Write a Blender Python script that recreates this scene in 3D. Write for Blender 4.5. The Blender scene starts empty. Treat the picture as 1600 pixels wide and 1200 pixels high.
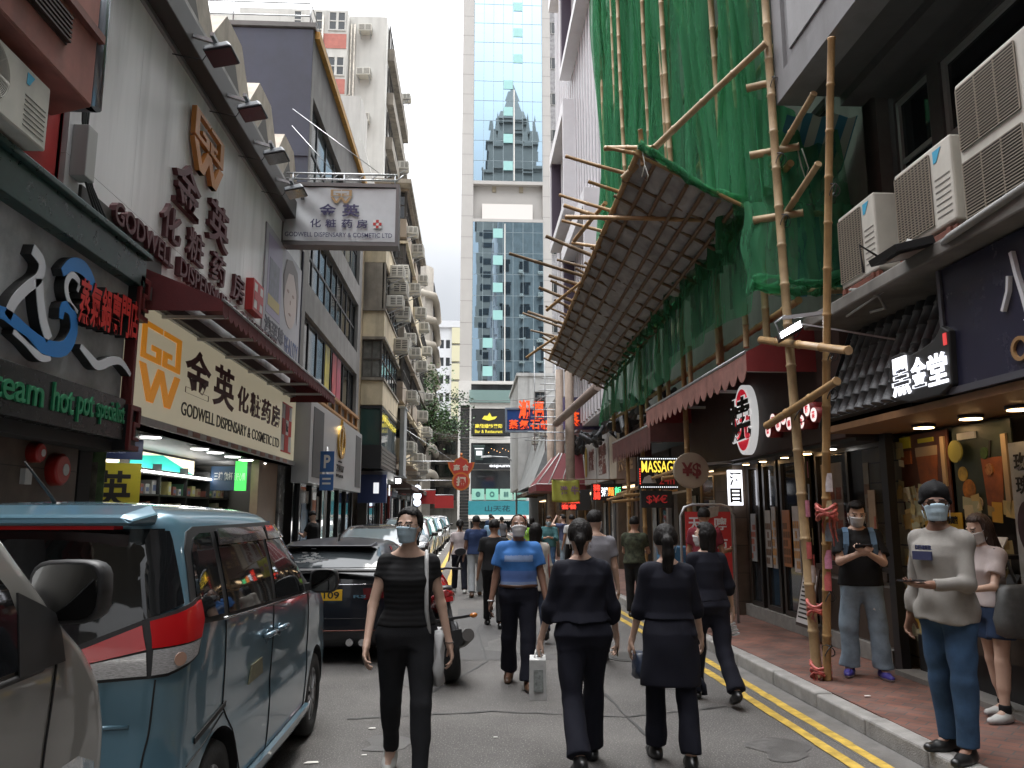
import bpy,bmesh,math,random
import numpy as np
from mathutils import Vector,Matrix
R=math.radians
random.seed(7);rng=np.random.default_rng(7)
SC=bpy.context.scene;COL=SC.collection
# ---- camera
cd=bpy.data.cameras.new("camera");cam=bpy.data.objects.new("camera",cd);COL.objects.link(cam)
cam.location=(0,0,1.65);cam.rotation_euler=(R(90+9.23),0,R(-2.94))
cd.sensor_width=36;cd.lens=28.08;cd.clip_start=.05;cd.clip_end=3000
SC.camera=cam
# ---- sky, sun, exposure
SC.view_settings.view_transform='Standard';SC.view_settings.look='None'
SC.view_settings.exposure=2.6;SC.view_settings.gamma=1
W=bpy.data.worlds.new("World");SC.world=W;W.use_nodes=True
nt=W.node_tree;bg=nt.nodes['Background'];bg.inputs[1].default_value=.1
sky=nt.nodes.new('ShaderNodeTexSky');sky.sky_type='NISHITA';sky.sun_disc=False
sky.sun_elevation=R(62);sky.sun_rotation=R(200)
tc=nt.nodes.new('ShaderNodeTexCoord');sx=nt.nodes.new('ShaderNodeSeparateXYZ')
nt.links.new(tc.outputs['Generated'],sx.inputs[0])
mr=nt.nodes.new('ShaderNodeMapRange');mr.inputs[1].default_value=0;mr.inputs[2].default_value=1
mr.inputs[3].default_value=1.0;mr.inputs[4].default_value=21
pw=nt.nodes.new('ShaderNodeMath');pw.operation='POWER';pw.inputs[1].default_value=3.0;pw.use_clamp=True
nt.links.new(sx.outputs[2],pw.inputs[0]);nt.links.new(pw.outputs[0],mr.inputs[0])
nz=nt.nodes.new('ShaderNodeTexNoise');nz.inputs['Scale'].default_value=3.2;nz.inputs['Detail'].default_value=5
nt.links.new(tc.outputs['Generated'],nz.inputs[0])
m2=nt.nodes.new('ShaderNodeMapRange');m2.inputs[1].default_value=.3;m2.inputs[2].default_value=.7
m2.inputs[3].default_value=.80;m2.inputs[4].default_value=1.14
nt.links.new(nz.outputs[0],m2.inputs[0])
mm=nt.nodes.new('ShaderNodeMath');mm.operation='MULTIPLY'
nt.links.new(mr.outputs[0],mm.inputs[0]);nt.links.new(m2.outputs[0],mm.inputs[1])
cmb=nt.nodes.new('ShaderNodeCombineColor')
for i,k in enumerate((.985,1.0,1.02)):
 q_=nt.nodes.new('ShaderNodeMath');q_.operation='MULTIPLY';q_.inputs[1].default_value=k
 nt.links.new(mm.outputs[0],q_.inputs[0]);nt.links.new(q_.outputs[0],cmb.inputs[i])
mx=nt.nodes.new('ShaderNodeMix');mx.data_type='RGBA';mx.inputs[0].default_value=.96
nt.links.new(sky.outputs[0],mx.inputs[6]);nt.links.new(cmb.outputs[0],mx.inputs[7])
nt.links.new(mx.outputs[2],bg.inputs[0])
sl=bpy.data.lights.new("sun",'SUN');so=bpy.data.objects.new("sun",sl);COL.objects.link(so)
sl.energy=.9;sl.angle=R(25);sl.color=(1,.97,.92);so.rotation_euler=(R(28),0,R(160))
# ---- materials
MATS={}
def mat(name,col=(.5,.5,.5),rough=.6,metal=0.,var=.0,vscale=4.,bump=0.,bscale=40.,emit=0.,ecol=None,coat=0.,spec=.5,alpha=1.,stretch=None,dirt=0.,trans=0.):
 if name in MATS:return MATS[name]
 m=bpy.data.materials.new(name);m.use_nodes=True;MATS[name]=m
 n=m.node_tree;b=n.nodes['Principled BSDF']
 b.inputs['Base Color'].default_value=(*col,1);b.inputs['Roughness'].default_value=rough
 b.inputs['Metallic'].default_value=metal;b.inputs['Specular IOR Level'].default_value=spec
 if coat:b.inputs['Coat Weight'].default_value=coat;b.inputs['Coat Roughness'].default_value=.04
 if trans:b.inputs['Transmission Weight'].default_value=trans
 if alpha<1:b.inputs['Alpha'].default_value=alpha
 if emit:
  b.inputs['Emission Color'].default_value=(*(ecol or col),1);b.inputs['Emission Strength'].default_value=emit
 if var or bump or dirt:
  t=n.nodes.new('ShaderNodeTexCoord');mp=n.nodes.new('ShaderNodeMapping')
  n.links.new(t.outputs['Object'],mp.inputs[0])
  if stretch:mp.inputs['Scale'].default_value=stretch
 if var:
  z=n.nodes.new('ShaderNodeTexNoise');z.inputs['Scale'].default_value=vscale;z.inputs['Detail'].default_value=6
  z.inputs['Roughness'].default_value=.65
  n.links.new(mp.outputs[0],z.inputs[0])
  r=n.nodes.new('ShaderNodeMapRange');r.inputs[1].default_value=.28;r.inputs[2].default_value=.72
  r.inputs[3].default_value=1-var;r.inputs[4].default_value=1+var*.6
  n.links.new(z.outputs[0],r.inputs[0])
  v=n.nodes.new('ShaderNodeMix');v.data_type='RGBA';v.blend_type='MULTIPLY';v.inputs[0].default_value=1
  v.inputs[6].default_value=(*col,1);n.links.new(r.outputs[0],v.inputs[7]);last=v.outputs[2]
  if dirt:
   z2=n.nodes.new('ShaderNodeTexNoise');z2.inputs['Scale'].default_value=1;z2.inputs['Detail'].default_value=8
   mp2=n.nodes.new('ShaderNodeMapping');mp2.inputs['Scale'].default_value=(3.2,3.2,.35)
   n.links.new(t.outputs['Object'],mp2.inputs[0]);n.links.new(mp2.outputs[0],z2.inputs[0])
   r2=n.nodes.new('ShaderNodeMapRange');r2.inputs[1].default_value=.48;r2.inputs[2].default_value=.75
   r2.inputs[3].default_value=0;r2.inputs[4].default_value=dirt;n.links.new(z2.outputs[0],r2.inputs[0])
   v2=n.nodes.new('ShaderNodeMix');v2.data_type='RGBA'
   n.links.new(r2.outputs[0],v2.inputs[0]);n.links.new(last,v2.inputs[6]);v2.inputs[7].default_value=(.055,.048,.04,1)
   last=v2.outputs[2]
  n.links.new(last,b.inputs['Base Color'])
  r3=n.nodes.new('ShaderNodeMapRange');r3.inputs[3].default_value=max(0,rough-.12);r3.inputs[4].default_value=min(1,rough+.12)
  n.links.new(z.outputs[0],r3.inputs[0]);n.links.new(r3.outputs[0],b.inputs['Roughness'])
 if bump:
  z=n.nodes.new('ShaderNodeTexNoise');z.inputs['Scale'].default_value=bscale;z.inputs['Detail'].default_value=4
  n.links.new(mp.outputs[0],z.inputs[0])
  bp=n.nodes.new('ShaderNodeBump');bp.inputs['Strength'].default_value=bump;bp.inputs['Distance'].default_value=.02
  n.links.new(z.outputs[0],bp.inputs['Height']);n.links.new(bp.outputs[0],b.inputs['Normal'])
 return m
def brickmat(name,c1,c2,mortar,sc,bw=.5,rh=.25,ms=.02,rough=.7,rot=(0,0,0),var=.35,offset=.5,bump=.25):
 if name in MATS:return MATS[name]
 m=mat(name,c1,rough);n=m.node_tree;b=n.nodes['Principled BSDF']
 t=n.nodes.new('ShaderNodeTexCoord');mp=n.nodes.new('ShaderNodeMapping');mp.inputs['Rotation'].default_value=rot
 n.links.new(t.outputs['Object'],mp.inputs[0])
 k=n.nodes.new('ShaderNodeTexBrick');k.inputs['Scale'].default_value=sc;k.inputs['Brick Width'].default_value=bw
 k.inputs['Row Height'].default_value=rh;k.inputs['Mortar Size'].default_value=ms;k.offset=offset
 k.inputs['Color1'].default_value=(*c1,1);k.inputs['Color2'].default_value=(*c2,1);k.inputs['Mortar'].default_value=(*mortar,1)
 n.links.new(mp.outputs[0],k.inputs[0])
 z=n.nodes.new('ShaderNodeTexNoise');z.inputs['Scale'].default_value=3;z.inputs['Detail'].default_value=8
 n.links.new(t.outputs['Object'],z.inputs[0])
 r=n.nodes.new('ShaderNodeMapRange');r.inputs[1].default_value=.3;r.inputs[2].default_value=.7
 r.inputs[3].default_value=1-var;r.inputs[4].default_value=1+var*.5;n.links.new(z.outputs[0],r.inputs[0])
 v=n.nodes.new('ShaderNodeMix');v.data_type='RGBA';v.blend_type='MULTIPLY';v.inputs[0].default_value=1
 n.links.new(k.outputs[0],v.inputs[6]);n.links.new(r.outputs[0],v.inputs[7]);n.links.new(v.outputs[2],b.inputs['Base Color'])
 bp=n.nodes.new('ShaderNodeBump');bp.inputs['Strength'].default_value=bump;bp.inputs['Distance'].default_value=.01;bp.invert=True
 n.links.new(k.outputs[1],bp.inputs['Height']);n.links.new(bp.outputs[0],b.inputs['Normal'])
 return m
 # ---- objects
ORG={}
def link(o):
 COL.objects.link(o);return o
def tag(o,label=None,cat=None,group=None,kind=None):
 if label:o['label']=label
 if cat:o['category']=cat
 if group:o['group']=group
 if kind:o['kind']=kind
 return o
def thing(name,label,cat,loc=(0,0,0),rz=0,group=None):
 o=link(bpy.data.objects.new(name,None));o.empty_display_size=.1
 o.location=loc;o.rotation_euler=(0,0,rz);ORG[o.name]=Vector(loc)
 return tag(o,label,cat,group)
class MB:
 """collects shapes and links them as ONE mesh object"""
 def __init__(s):s.v=[];s.f=[];s.m=[];s.s=[]
 def add(s,vs,fs,mi=0,sm=False):
  o=len(s.v);s.v+=[tuple(map(float,p)) for p in vs]
  for f in fs:s.f.append([o+i for i in f]);s.m.append(mi);s.s.append(sm)
  return s
 def box(s,x0,x1,y0,y1,z0,z1,mi=0):
  return s.add([(x0,y0,z0),(x1,y0,z0),(x1,y1,z0),(x0,y1,z0),(x0,y0,z1),(x1,y0,z1),(x1,y1,z1),(x0,y1,z1)],[(0,3,2,1),(4,5,6,7),(0,1,5,4),(1,2,6,5),(2,3,7,6),(3,0,4,7)],mi)
 def hexa(s,p,mi=0):
  return s.add(p,[(0,3,2,1),(4,5,6,7),(0,1,5,4),(1,2,6,5),(2,3,7,6),(3,0,4,7)],mi)
 def bar(s,a,b,w,h=None,mi=0,upv=(0,0,1)):
  a,b=Vector(a),Vector(b);d=(b-a).normalized();u=Vector(upv)
  if abs(d.dot(u))>.98:u=Vector((1,0,0))
  r=d.cross(u).normalized();u=r.cross(d);h=h or w;r*=w/2;u*=h/2
  return s.hexa([a-r-u,a+r-u,b+r-u,b-r-u,a-r+u,a+r+u,b+r+u,b-r+u],mi)
 def loft(s,rings,cap=True,mi=0,sm=True):
  n=len(rings[0]);vs=[p for r in rings for p in r];fs=[]
  for i in range(len(rings)-1):
   for j in range(n):
    k=(j+1)%n;fs.append((i*n+j,i*n+k,(i+1)*n+k,(i+1)*n+j))
  s.add(vs,fs,mi,sm)
  if cap:
   s.add(rings[0],[tuple(range(n))[::-1]],mi);s.add(rings[-1],[tuple(range(n))],mi)
  return s
 def tube(s,pts,r,n=8,mi=0,cap=True,sm=True):
  pts=[Vector(p) for p in pts];rs=r if isinstance(r,(list,tuple)) else[r]*len(pts);rings=[]
  u=None
  for i,p in enumerate(pts):
   d=(pts[min(i+1,len(pts)-1)]-pts[max(i-1,0)]).normalized()
   if u is None:
    u=Vector((0,0,1)) if abs(d.z)<.9 else Vector((1,0,0))
   a=d.cross(u).normalized();u=a.cross(d).normalized()
   rings.append([p+(a*math.cos(t)+u*math.sin(t))*rs[i] for t in[2*math.pi*k/n for k in range(n)]])
  return s.loft(rings,cap,mi,sm)
 def cyl(s,a,b,r0,r1=None,n=16,mi=0,sm=True):return s.tube([a,b],[r0,r0 if r1 is None else r1],n,mi,True,sm)
 def prism(s,pts,d,mi=0):
  n=len(pts);p=[Vector(q) for q in pts];d=Vector(d);t=[q+d for q in p]
  s.add(p+t,[tuple(range(n))[::-1],tuple(range(n,2*n))]+[(i,(i+1)%n,n+(i+1)%n,n+i) for i in range(n)],mi)
  return s
 def quad(s,a,b,c,d,mi=0):return s.add([a,b,c,d],[(0,1,2,3)],mi)
 def build(s,name,mats,parent=None,local=False,bevel=0,fix=True,seg=2):
  me=bpy.data.meshes.new(name);off=Vector()
  if parent and not local:
   p=parent
   while p:off+=ORG.get(p.name,Vector());p=p.parent
  me.from_pydata([(x-off.x,y-off.y,z-off.z) for x,y,z in s.v],[],s.f)
  for m in(mats if isinstance(mats,(list,tuple)) else[mats]):me.materials.append(m)
  me.polygons.foreach_set('material_index',s.m);me.polygons.foreach_set('use_smooth',s.s)
  if fix:
   bm=bmesh.new();bm.from_mesh(me);bmesh.ops.remove_doubles(bm,verts=bm.verts,dist=1e-5)
   bmesh.ops.recalc_face_normals(bm,faces=bm.faces);bm.to_mesh(me);bm.free()
  me.update();o=link(bpy.data.objects.new(name,me))
  if parent:o.parent=parent
  if bevel:
   b=o.modifiers.new('bevel','BEVEL');b.width=bevel;b.segments=seg;b.limit_method='ANGLE'
   b.angle_limit=R(40);b.harden_normals=False
  return o
def single(name,mb,mats,label,cat,group=None,bevel=0,kind=None):
 if kind:return tag(mb.build(name,mats,bevel=bevel),label,cat,group,kind)
 xs,ys,zs=zip(*mb.v);c=Vector(((min(xs)+max(xs))/2,(min(ys)+max(ys))/2,min(zs)))
 mb.v=[(x-c.x,y-c.y,z-c.z) for x,y,z in mb.v]
 o=mb.build(name,mats,bevel=bevel);o.location=c;ORG[o.name]=c
 return tag(o,label,cat,group)
def copy_tree(o,parent=None):
 c=o.copy();link(c);c.parent=parent
 for ch in list(o.children):copy_tree(ch,c)
 return c
class Face:
 def __init__(s,o,n):
  s.o=Vector(o);s.n=Vector(n).normalized();s.u=Vector((0,0,1)).cross(s.n)
 def p(s,u,z,d=0):return s.o+s.u*u+Vector((0,0,z))+s.n*d
 def box(s,mb,u0,u1,z0,z1,d0,d1,mi=0):
  return mb.hexa([s.p(u0,z0,d0),s.p(u1,z0,d0),s.p(u1,z0,d1),s.p(u0,z0,d1),s.p(u0,z1,d0),s.p(u1,z1,d0),s.p(u1,z1,d1),s.p(u0,z1,d1)],mi)
 def poly(s,mb,pts,d0,d1,mi=0):return mb.prism([s.p(u,z,d0) for u,z in pts],s.n*(d1-d0),mi)
 def wall(s,mb,u0,u1,z0,z1,holes,dep=.2,mi=0,d=0):
  us=sorted({u0,u1,*[h[0] for h in holes],*[h[1] for h in holes]});zs=sorted({z0,z1,*[h[2] for h in holes],*[h[3] for h in holes]})
  us=[a for a in us if u0<=a<=u1];zs=[a for a in zs if z0<=a<=z1]
  for a,b in zip(us,us[1:]):
   for e,f in zip(zs,zs[1:]):
    cu,cz=(a+b)/2,(e+f)/2
    if not any(h[0]<cu<h[1] and h[2]<cz<h[3] for h in holes):
     mb.quad(s.p(a,e,d),s.p(b,e,d),s.p(b,f,d),s.p(a,f,d),mi)
  for h in holes:
   a,b,e,f=h[:4]
   for P in((a,e,b,e),(b,e,b,f),(b,f,a,f),(a,f,a,e)):
    mb.quad(s.p(P[0],P[1],d),s.p(P[2],P[3],d),s.p(P[2],P[3],d-dep),s.p(P[0],P[1],d-dep),mi)
  return mb
def text_mesh(body,bold=0.,extrude=.0):
 c=bpy.data.curves.new('t','FONT');c.body=body;c.size=1;c.offset=bold;c.extrude=extrude;c.resolution_u=3
 o=link(bpy.data.objects.new('t',c));bpy.context.view_layer.update()
 me=bpy.data.meshes.new_from_object(o.evaluated_get(bpy.context.evaluated_depsgraph_get()))
 bpy.data.objects.remove(o);bpy.data.curves.remove(c)
 v=np.empty(len(me.vertices)*3);me.vertices.foreach_get('co',v);v=v.reshape(-1,3)
 f=[list(p.vertices) for p in me.polygons];bpy.data.meshes.remove(me)
 return v,f
def text(body,F,u0,u1,z0,z1,d,ext,m,name,parent,bold=.012,slope=0,local=False):
 """writing fitted into the box u0..u1 x z0..z1 of wall face F, standing d..d+ext off it"""
 v,f=text_mesh(body,bold,.5);a,b=v.min(0),v.max(0)
 t=(v-a)/np.maximum(b-a,1e-6);mb=MB()
 mb.add([F.p(u0+(u1-u0)*x,z0+(z1-z0)*y+slope*x,d+ext*zz) for x,y,zz in t],f)
 return mb.build(name,m,parent,local=local,fix=False)
def arc(cx,cy,r,a0,a1,n=16,ry=None):
 return[(cx+r*math.cos(R(a0+(a1-a0)*i/n)),cy+(ry or r)*math.sin(R(a0+(a1-a0)*i/n))) for i in range(n+1)]
def ribbon(pts,w):
 out=[];inn=[];n=len(pts)
 for i,(x,y) in enumerate(pts):
  a=pts[max(i-1,0)];b=pts[min(i+1,n-1)];dx,dy=b[0]-a[0],b[1]-a[1];l=math.hypot(dx,dy) or 1
  k=(w(i/(n-1)) if callable(w) else w)/2;out.append((x-dy/l*k,y+dx/l*k));inn.append((x+dy/l*k,y-dx/l*k))
 return out+inn[::-1]
def rfill(F,mb,pts,w,d0,d1,mi=0):
 o=ribbon(pts,w);n=len(pts)
 for i in range(n-1):F.poly(mb,[o[i],o[i+1],o[2*n-2-i],o[2*n-1-i]],d0,d1,mi)
 return mb
 # ==== common materials
asphalt=mat('asphalt',(.098,.092,.087),.82,var=.45,vscale=.9,bump=.55,bscale=160,spec=.35)
n_=asphalt.node_tree
def speckle(m,col,sc=150,lo=.62,hi=.72):
 n=m.node_tree;b=n.nodes['Principled BSDF'];src=b.inputs['Base Color'].links[0].from_socket
 t=n.nodes.new('ShaderNodeTexCoord');z=n.nodes.new('ShaderNodeTexNoise');z.inputs['Scale'].default_value=sc;z.inputs['Detail'].default_value=1
 n.links.new(t.outputs['Object'],z.inputs[0]);r=n.nodes.new('ShaderNodeMapRange');r.inputs[1].default_value=lo;r.inputs[2].default_value=hi
 n.links.new(z.outputs[0],r.inputs[0]);v=n.nodes.new('ShaderNodeMix');v.data_type='RGBA'
 n.links.new(r.outputs[0],v.inputs[0]);n.links.new(src,v.inputs[6]);v.inputs[7].default_value=(*col,1);n.links.new(v.outputs[2],b.inputs['Base Color'])
speckle(asphalt,(.24,.225,.21),85,.58,.72)
concrete=mat('concrete',(.28,.27,.26),.8,var=.3,vscale=2.5,bump=.2,bscale=60,dirt=.5)
kerbstone=mat('kerbstone',(.27,.26,.245),.8,var=.35,vscale=6,bump=.4,bscale=90)
yellow=mat('road_yellow',(.50,.33,.05),.75,var=.6,vscale=7,bump=.3,bscale=120)
white_road=mat('road_white',(.55,.55,.52),.7,var=.45,vscale=9)
paving=brickmat('paving_brick',(.20,.085,.06),(.13,.075,.062),(.085,.075,.07),1,.21,.105,.006,.75,(0,0,R(45)),.45)
steel=mat('galvanised',(.42,.43,.44),.45,.8,var=.2,vscale=12)
black_metal=mat('black_metal',(.02,.02,.022),.45,.3)
glass=mat('dark_glass',(.018,.022,.026),.06,0,spec=.8)
glass_lt=mat('pale_glass',(.10,.125,.135),.05,0,spec=.9)
white_paint=mat('white_paint',(.62,.62,.61),.55,var=.12,vscale=2,dirt=.25)
black_plastic=mat('black_plastic',(.018,.018,.019),.5)
lamp_white=mat('lamp_white',(1,.98,.95),.5,emit=3)
lamp_warm=mat('lamp_warm',(1,.62,.28),.5,emit=3.2)
FL=lambda x:Face((x,0,0),(1,0,0))
FR=lambda x:Face((x,0,0),(-1,0,0))
FC=lambda y:Face((0,y,0),(0,-1,0))
FB=lambda y:Face((0,y,0),(0,1,0))
# ==== ground
m=MB();m.box(-400,400,-150,600,-.5,-.012);single('ground',m,mat('bare_ground',(.16,.155,.15),.9,var=.2),'grey ground under the whole street',None,kind='structure')
m=MB();m.add([(-3.0+.0*i,0,0) for i in()],[])
def slope_x(y):return 2.95+.012*max(0,9-y)-.028*max(0,min(y,16)-9)
ys=[-12,-4,0,3,5,7,9,11,13,16,24,40,64]
vs=[];fs=[]
for y in ys:vs+=[(-3.05,y,0),(slope_x(y)+.02,y,0)]
for i in range(len(ys)-1):fs.append((2*i,2*i+1,2*i+3,2*i+2))
m=MB();m.add(vs,fs);single('road',m,asphalt,'worn grey asphalt road running down the street',None,kind='structure')
m=MB();m.box(-60,60,64.004,73,-.01,.0);single('cross_street',m,asphalt,'asphalt cross street at the far end',None,kind='structure')
def strip(mb,fx0,fx1,y0,y1,z0,z1):
 yy=[y0]+[y for y in ys if y0<y<y1]+[y1]
 for a,b in zip(yy,yy[1:]):
  mb.hexa([(fx0(a),a,z0),(fx1(a),a,z0),(fx1(b),b,z0),(fx0(b),b,z0),(fx0(a),a,z1),(fx1(a),a,z1),(fx1(b),b,z1),(fx0(b),b,z1)])
m=MB();y=-10.
while y<63:
 l=random.uniform(.8,1.05);e=random.uniform(-.006,.006);dz=random.uniform(-.006,.004)
 strip(m,lambda t:slope_x(t)+e,lambda t:slope_x(t)+.16,y,y+l-.012,-.01,.13+dz);y+=l
tag(m.build('kerb',kerbstone,bevel=.018),kind='structure',label='grey granite kerb of the right pavement')
m=MB();strip(m,lambda t:slope_x(t)+.165,lambda t:4.6,-10,63,-.01,.125)
tag(m.build('pavement',paving),kind='structure',label='red brick pavement on the right')
m=MB();strip(m,lambda t:slope_x(t)-.30,lambda t:slope_x(t)-.001,-10,63,-.005,.004)
tag(m.build('gutter',mat('gutter_concrete',(.135,.128,.12),.85,var=.4,vscale=3,bump=.3,bscale=90)),kind='structure',label='concrete gutter strip along the kerb')
m=MB();m.box(-3.2,-3.05,-10,63,-.01,.13);tag(m.build('kerb',kerbstone,bevel=.015),kind='structure',label='grey kerb of the left pavement')
m=MB();m.box(-5.6,-3.205,-10,63,-.01,.125);tag(m.build('pavement',mat('left_paving',(.2,.19,.18),.8,var=.3,vscale=3,bump=.2)),kind='structure',label='grey pavement on the left')
def worn(mb,x0,x1,y0,y1,z,n):
 for i in range(n):
  a=y0+(y1-y0)*i/n;b=y0+(y1-y0)*(i+1)/n;j=lambda:random.uniform(-.006,.006)
  f=slope_x if callable(x0) else(lambda t:0)
  xa0,xa1,xb0,xb1=(x0(a),x1(a),x0(b),x1(b)) if callable(x0) else(x0,x1,x0,x1)
  mb.quad((xa0+j(),a,z),(xa1+j(),a,z),(xb1+j(),b,z),(xb0+j(),b,z))
for nm,off in(('outer',.20),('inner',.40)):
 m=MB();worn(m,lambda t:slope_x(t)-off-.09,lambda t:slope_x(t)-off,-4,60,.008,160)
 tag(m.build('road_marking',yellow,fix=False),kind='structure',label='yellow no-stopping line along the right kerb, '+nm+' of the pair')
for nm,x in(('left',-.93),('right',-.57)):
 m=MB();worn(m,x,x+.13,19.3,60,.004,60);tag(m.build('road_marking',yellow,fix=False),kind='structure',label='yellow centre line beginning mid street, '+nm+' of the pair')
m=MB()
for k in range(18):worn(m,-1.32,-1.24,17+k*1.9,17.9+k*1.9,.004,2)
tag(m.build('road_marking',white_road,fix=False),kind='structure',label='white dashes edging the left parking bays')
m=MB()
m.quad((-.2,9.5,.004),(1.0,9.5,.004),(1.0,14.5,.004),(-.2,14.5,.004))
tag(m.build('road_patch',mat('asphalt_patch',(.075,.072,.07),.85,var=.25,vscale=5,bump=.5,bscale=150),fix=False),kind='structure',label='darker patch of newer asphalt')
for i,(x,y) in enumerate(((1.9,9.6),(.4,17.5))):
 m=MB();m.cyl((x,y,-.01),(x,y,.01),.31,n=28);m.cyl((x,y,.005),(x,y,.013),.26,n=28)
 single('manhole_cover',m,mat('cast_iron',(.06,.058,.055),.6,.6,var=.3,vscale=20,bump=.4,bscale=80),('round iron manhole cover in the road near the right kerb','round iron manhole cover in mid road beyond the walkers')[i],'manhole cover')
tar=mat('tar_seam',(.032,.031,.03),.6,var=.3,vscale=8)
for k,pts in enumerate(([(-.9,4.2),(-.3,5.6),(-.5,7.4),(.2,9.4),(.1,12),(.5,15)],[(1.0,4.4),(1.35,6.2),(1.2,8.4),(1.6,11),(1.5,14.5)],[(-1.0,6.9),(.2,7.1),(1.3,6.85),(2.3,7.2)],[(-.2,14.5),(1,14.52),(2.2,14.45)])):
 rq=random.Random(k);m=MB();P=[]
 for a,e in zip(pts,pts[1:]):P+=[(a[0]+(e[0]-a[0])*q/12+rq.uniform(-.012,.012),a[1]+(e[1]-a[1])*q/12+rq.uniform(-.012,.012)) for q in range(12)]
 o=ribbon(P,lambda t:.012+.022*rq.random());n=len(P)
 for i in range(n-1):m.quad(*[(x,y,.006) for x,y in(o[i],o[i+1],o[2*n-2-i],o[2*n-1-i])])
 tag(m.build('tar_seam',tar,fix=False),kind='structure',label='dark tar seam in the asphalt')
for k,(x,y,r) in enumerate(((1.1,5.0,.3),(-.5,8.6,.35),(1.9,8.2,.22),(.7,10.6,.5),(-.6,6.2,.16),(2.2,5.9,.2))):
 rq=random.Random(k+9);ph=rq.uniform(0,6);m=MB();m.add([(x+r*(1+.25*math.sin(3*a+ph)+.15*math.sin(7*a))*math.cos(a),y+1.6*r*(1+.2*math.sin(2*a+ph))*math.sin(a),.005) for a in np.linspace(0,6.2832,31)[:-1]],[tuple(range(30))]);tag(m.build('oil_stain',mat('oil_stain',(.078,.074,.07),.55,var=.5,vscale=5,bump=.5,bscale=150),fix=False),kind='structure',label='dark oil stain on the asphalt')
litter=mat('litter',(.6,.58,.54),.8)
for i,(x,y,s) in enumerate(((-1.05,5.75,.05),(-.75,6.6,.03),(.2,6.3,.018),(-.72,5.9,.02),(3.35,6.9,.03))):
 m=MB();z0=.135 if x>3 else .004
 m.prism([(x-s,y-s*.5,z0),(x+s,y-s*.3,z0),(x+s*.8,y+s*.5,z0),(x-s*.6,y+s*.4,z0)],(0,0,.004))
 single('paper_scrap',m,litter,('pale paper scrap on the road by the minivan sill','small pale scrap on the road beyond the minivan','tiny pale fleck on the road among the walkers','tiny scrap beside the larger paper on the road','pale scrap on the red brick pavement')[i],'litter')
def window(par,F,u0,u1,z0,z1,d,nx,nz,fm,gm,bar=.05,dep=.05,outer=None):
 mb=MB();o=outer or bar
 F.box(mb,u0,u1,z0,z0+o,d,d+dep);F.box(mb,u0,u1,z1-o,z1,d,d+dep)
 F.box(mb,u0,u0+o,z0+o,z1-o,d,d+dep);F.box(mb,u1-o,u1,z0+o,z1-o,d,d+dep)
 for i in range(1,nx):u=u0+(u1-u0)*i/nx;F.box(mb,u-bar/2,u+bar/2,z0+o,z1-o,d,d+dep*.9)
 for i in range(1,nz):z=z0+(z1-z0)*i/nz;F.box(mb,u0+o,u1-o,z-bar/2,z+bar/2,d+.002,d+dep*.85)
 w=mb.build('window',fm,par);g=MB();F.box(g,u0+.004,u1-.004,z0+.004,z1-.004,d-.01,d+dep*.35);g.build('pane',gm,w)
 return w
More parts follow.
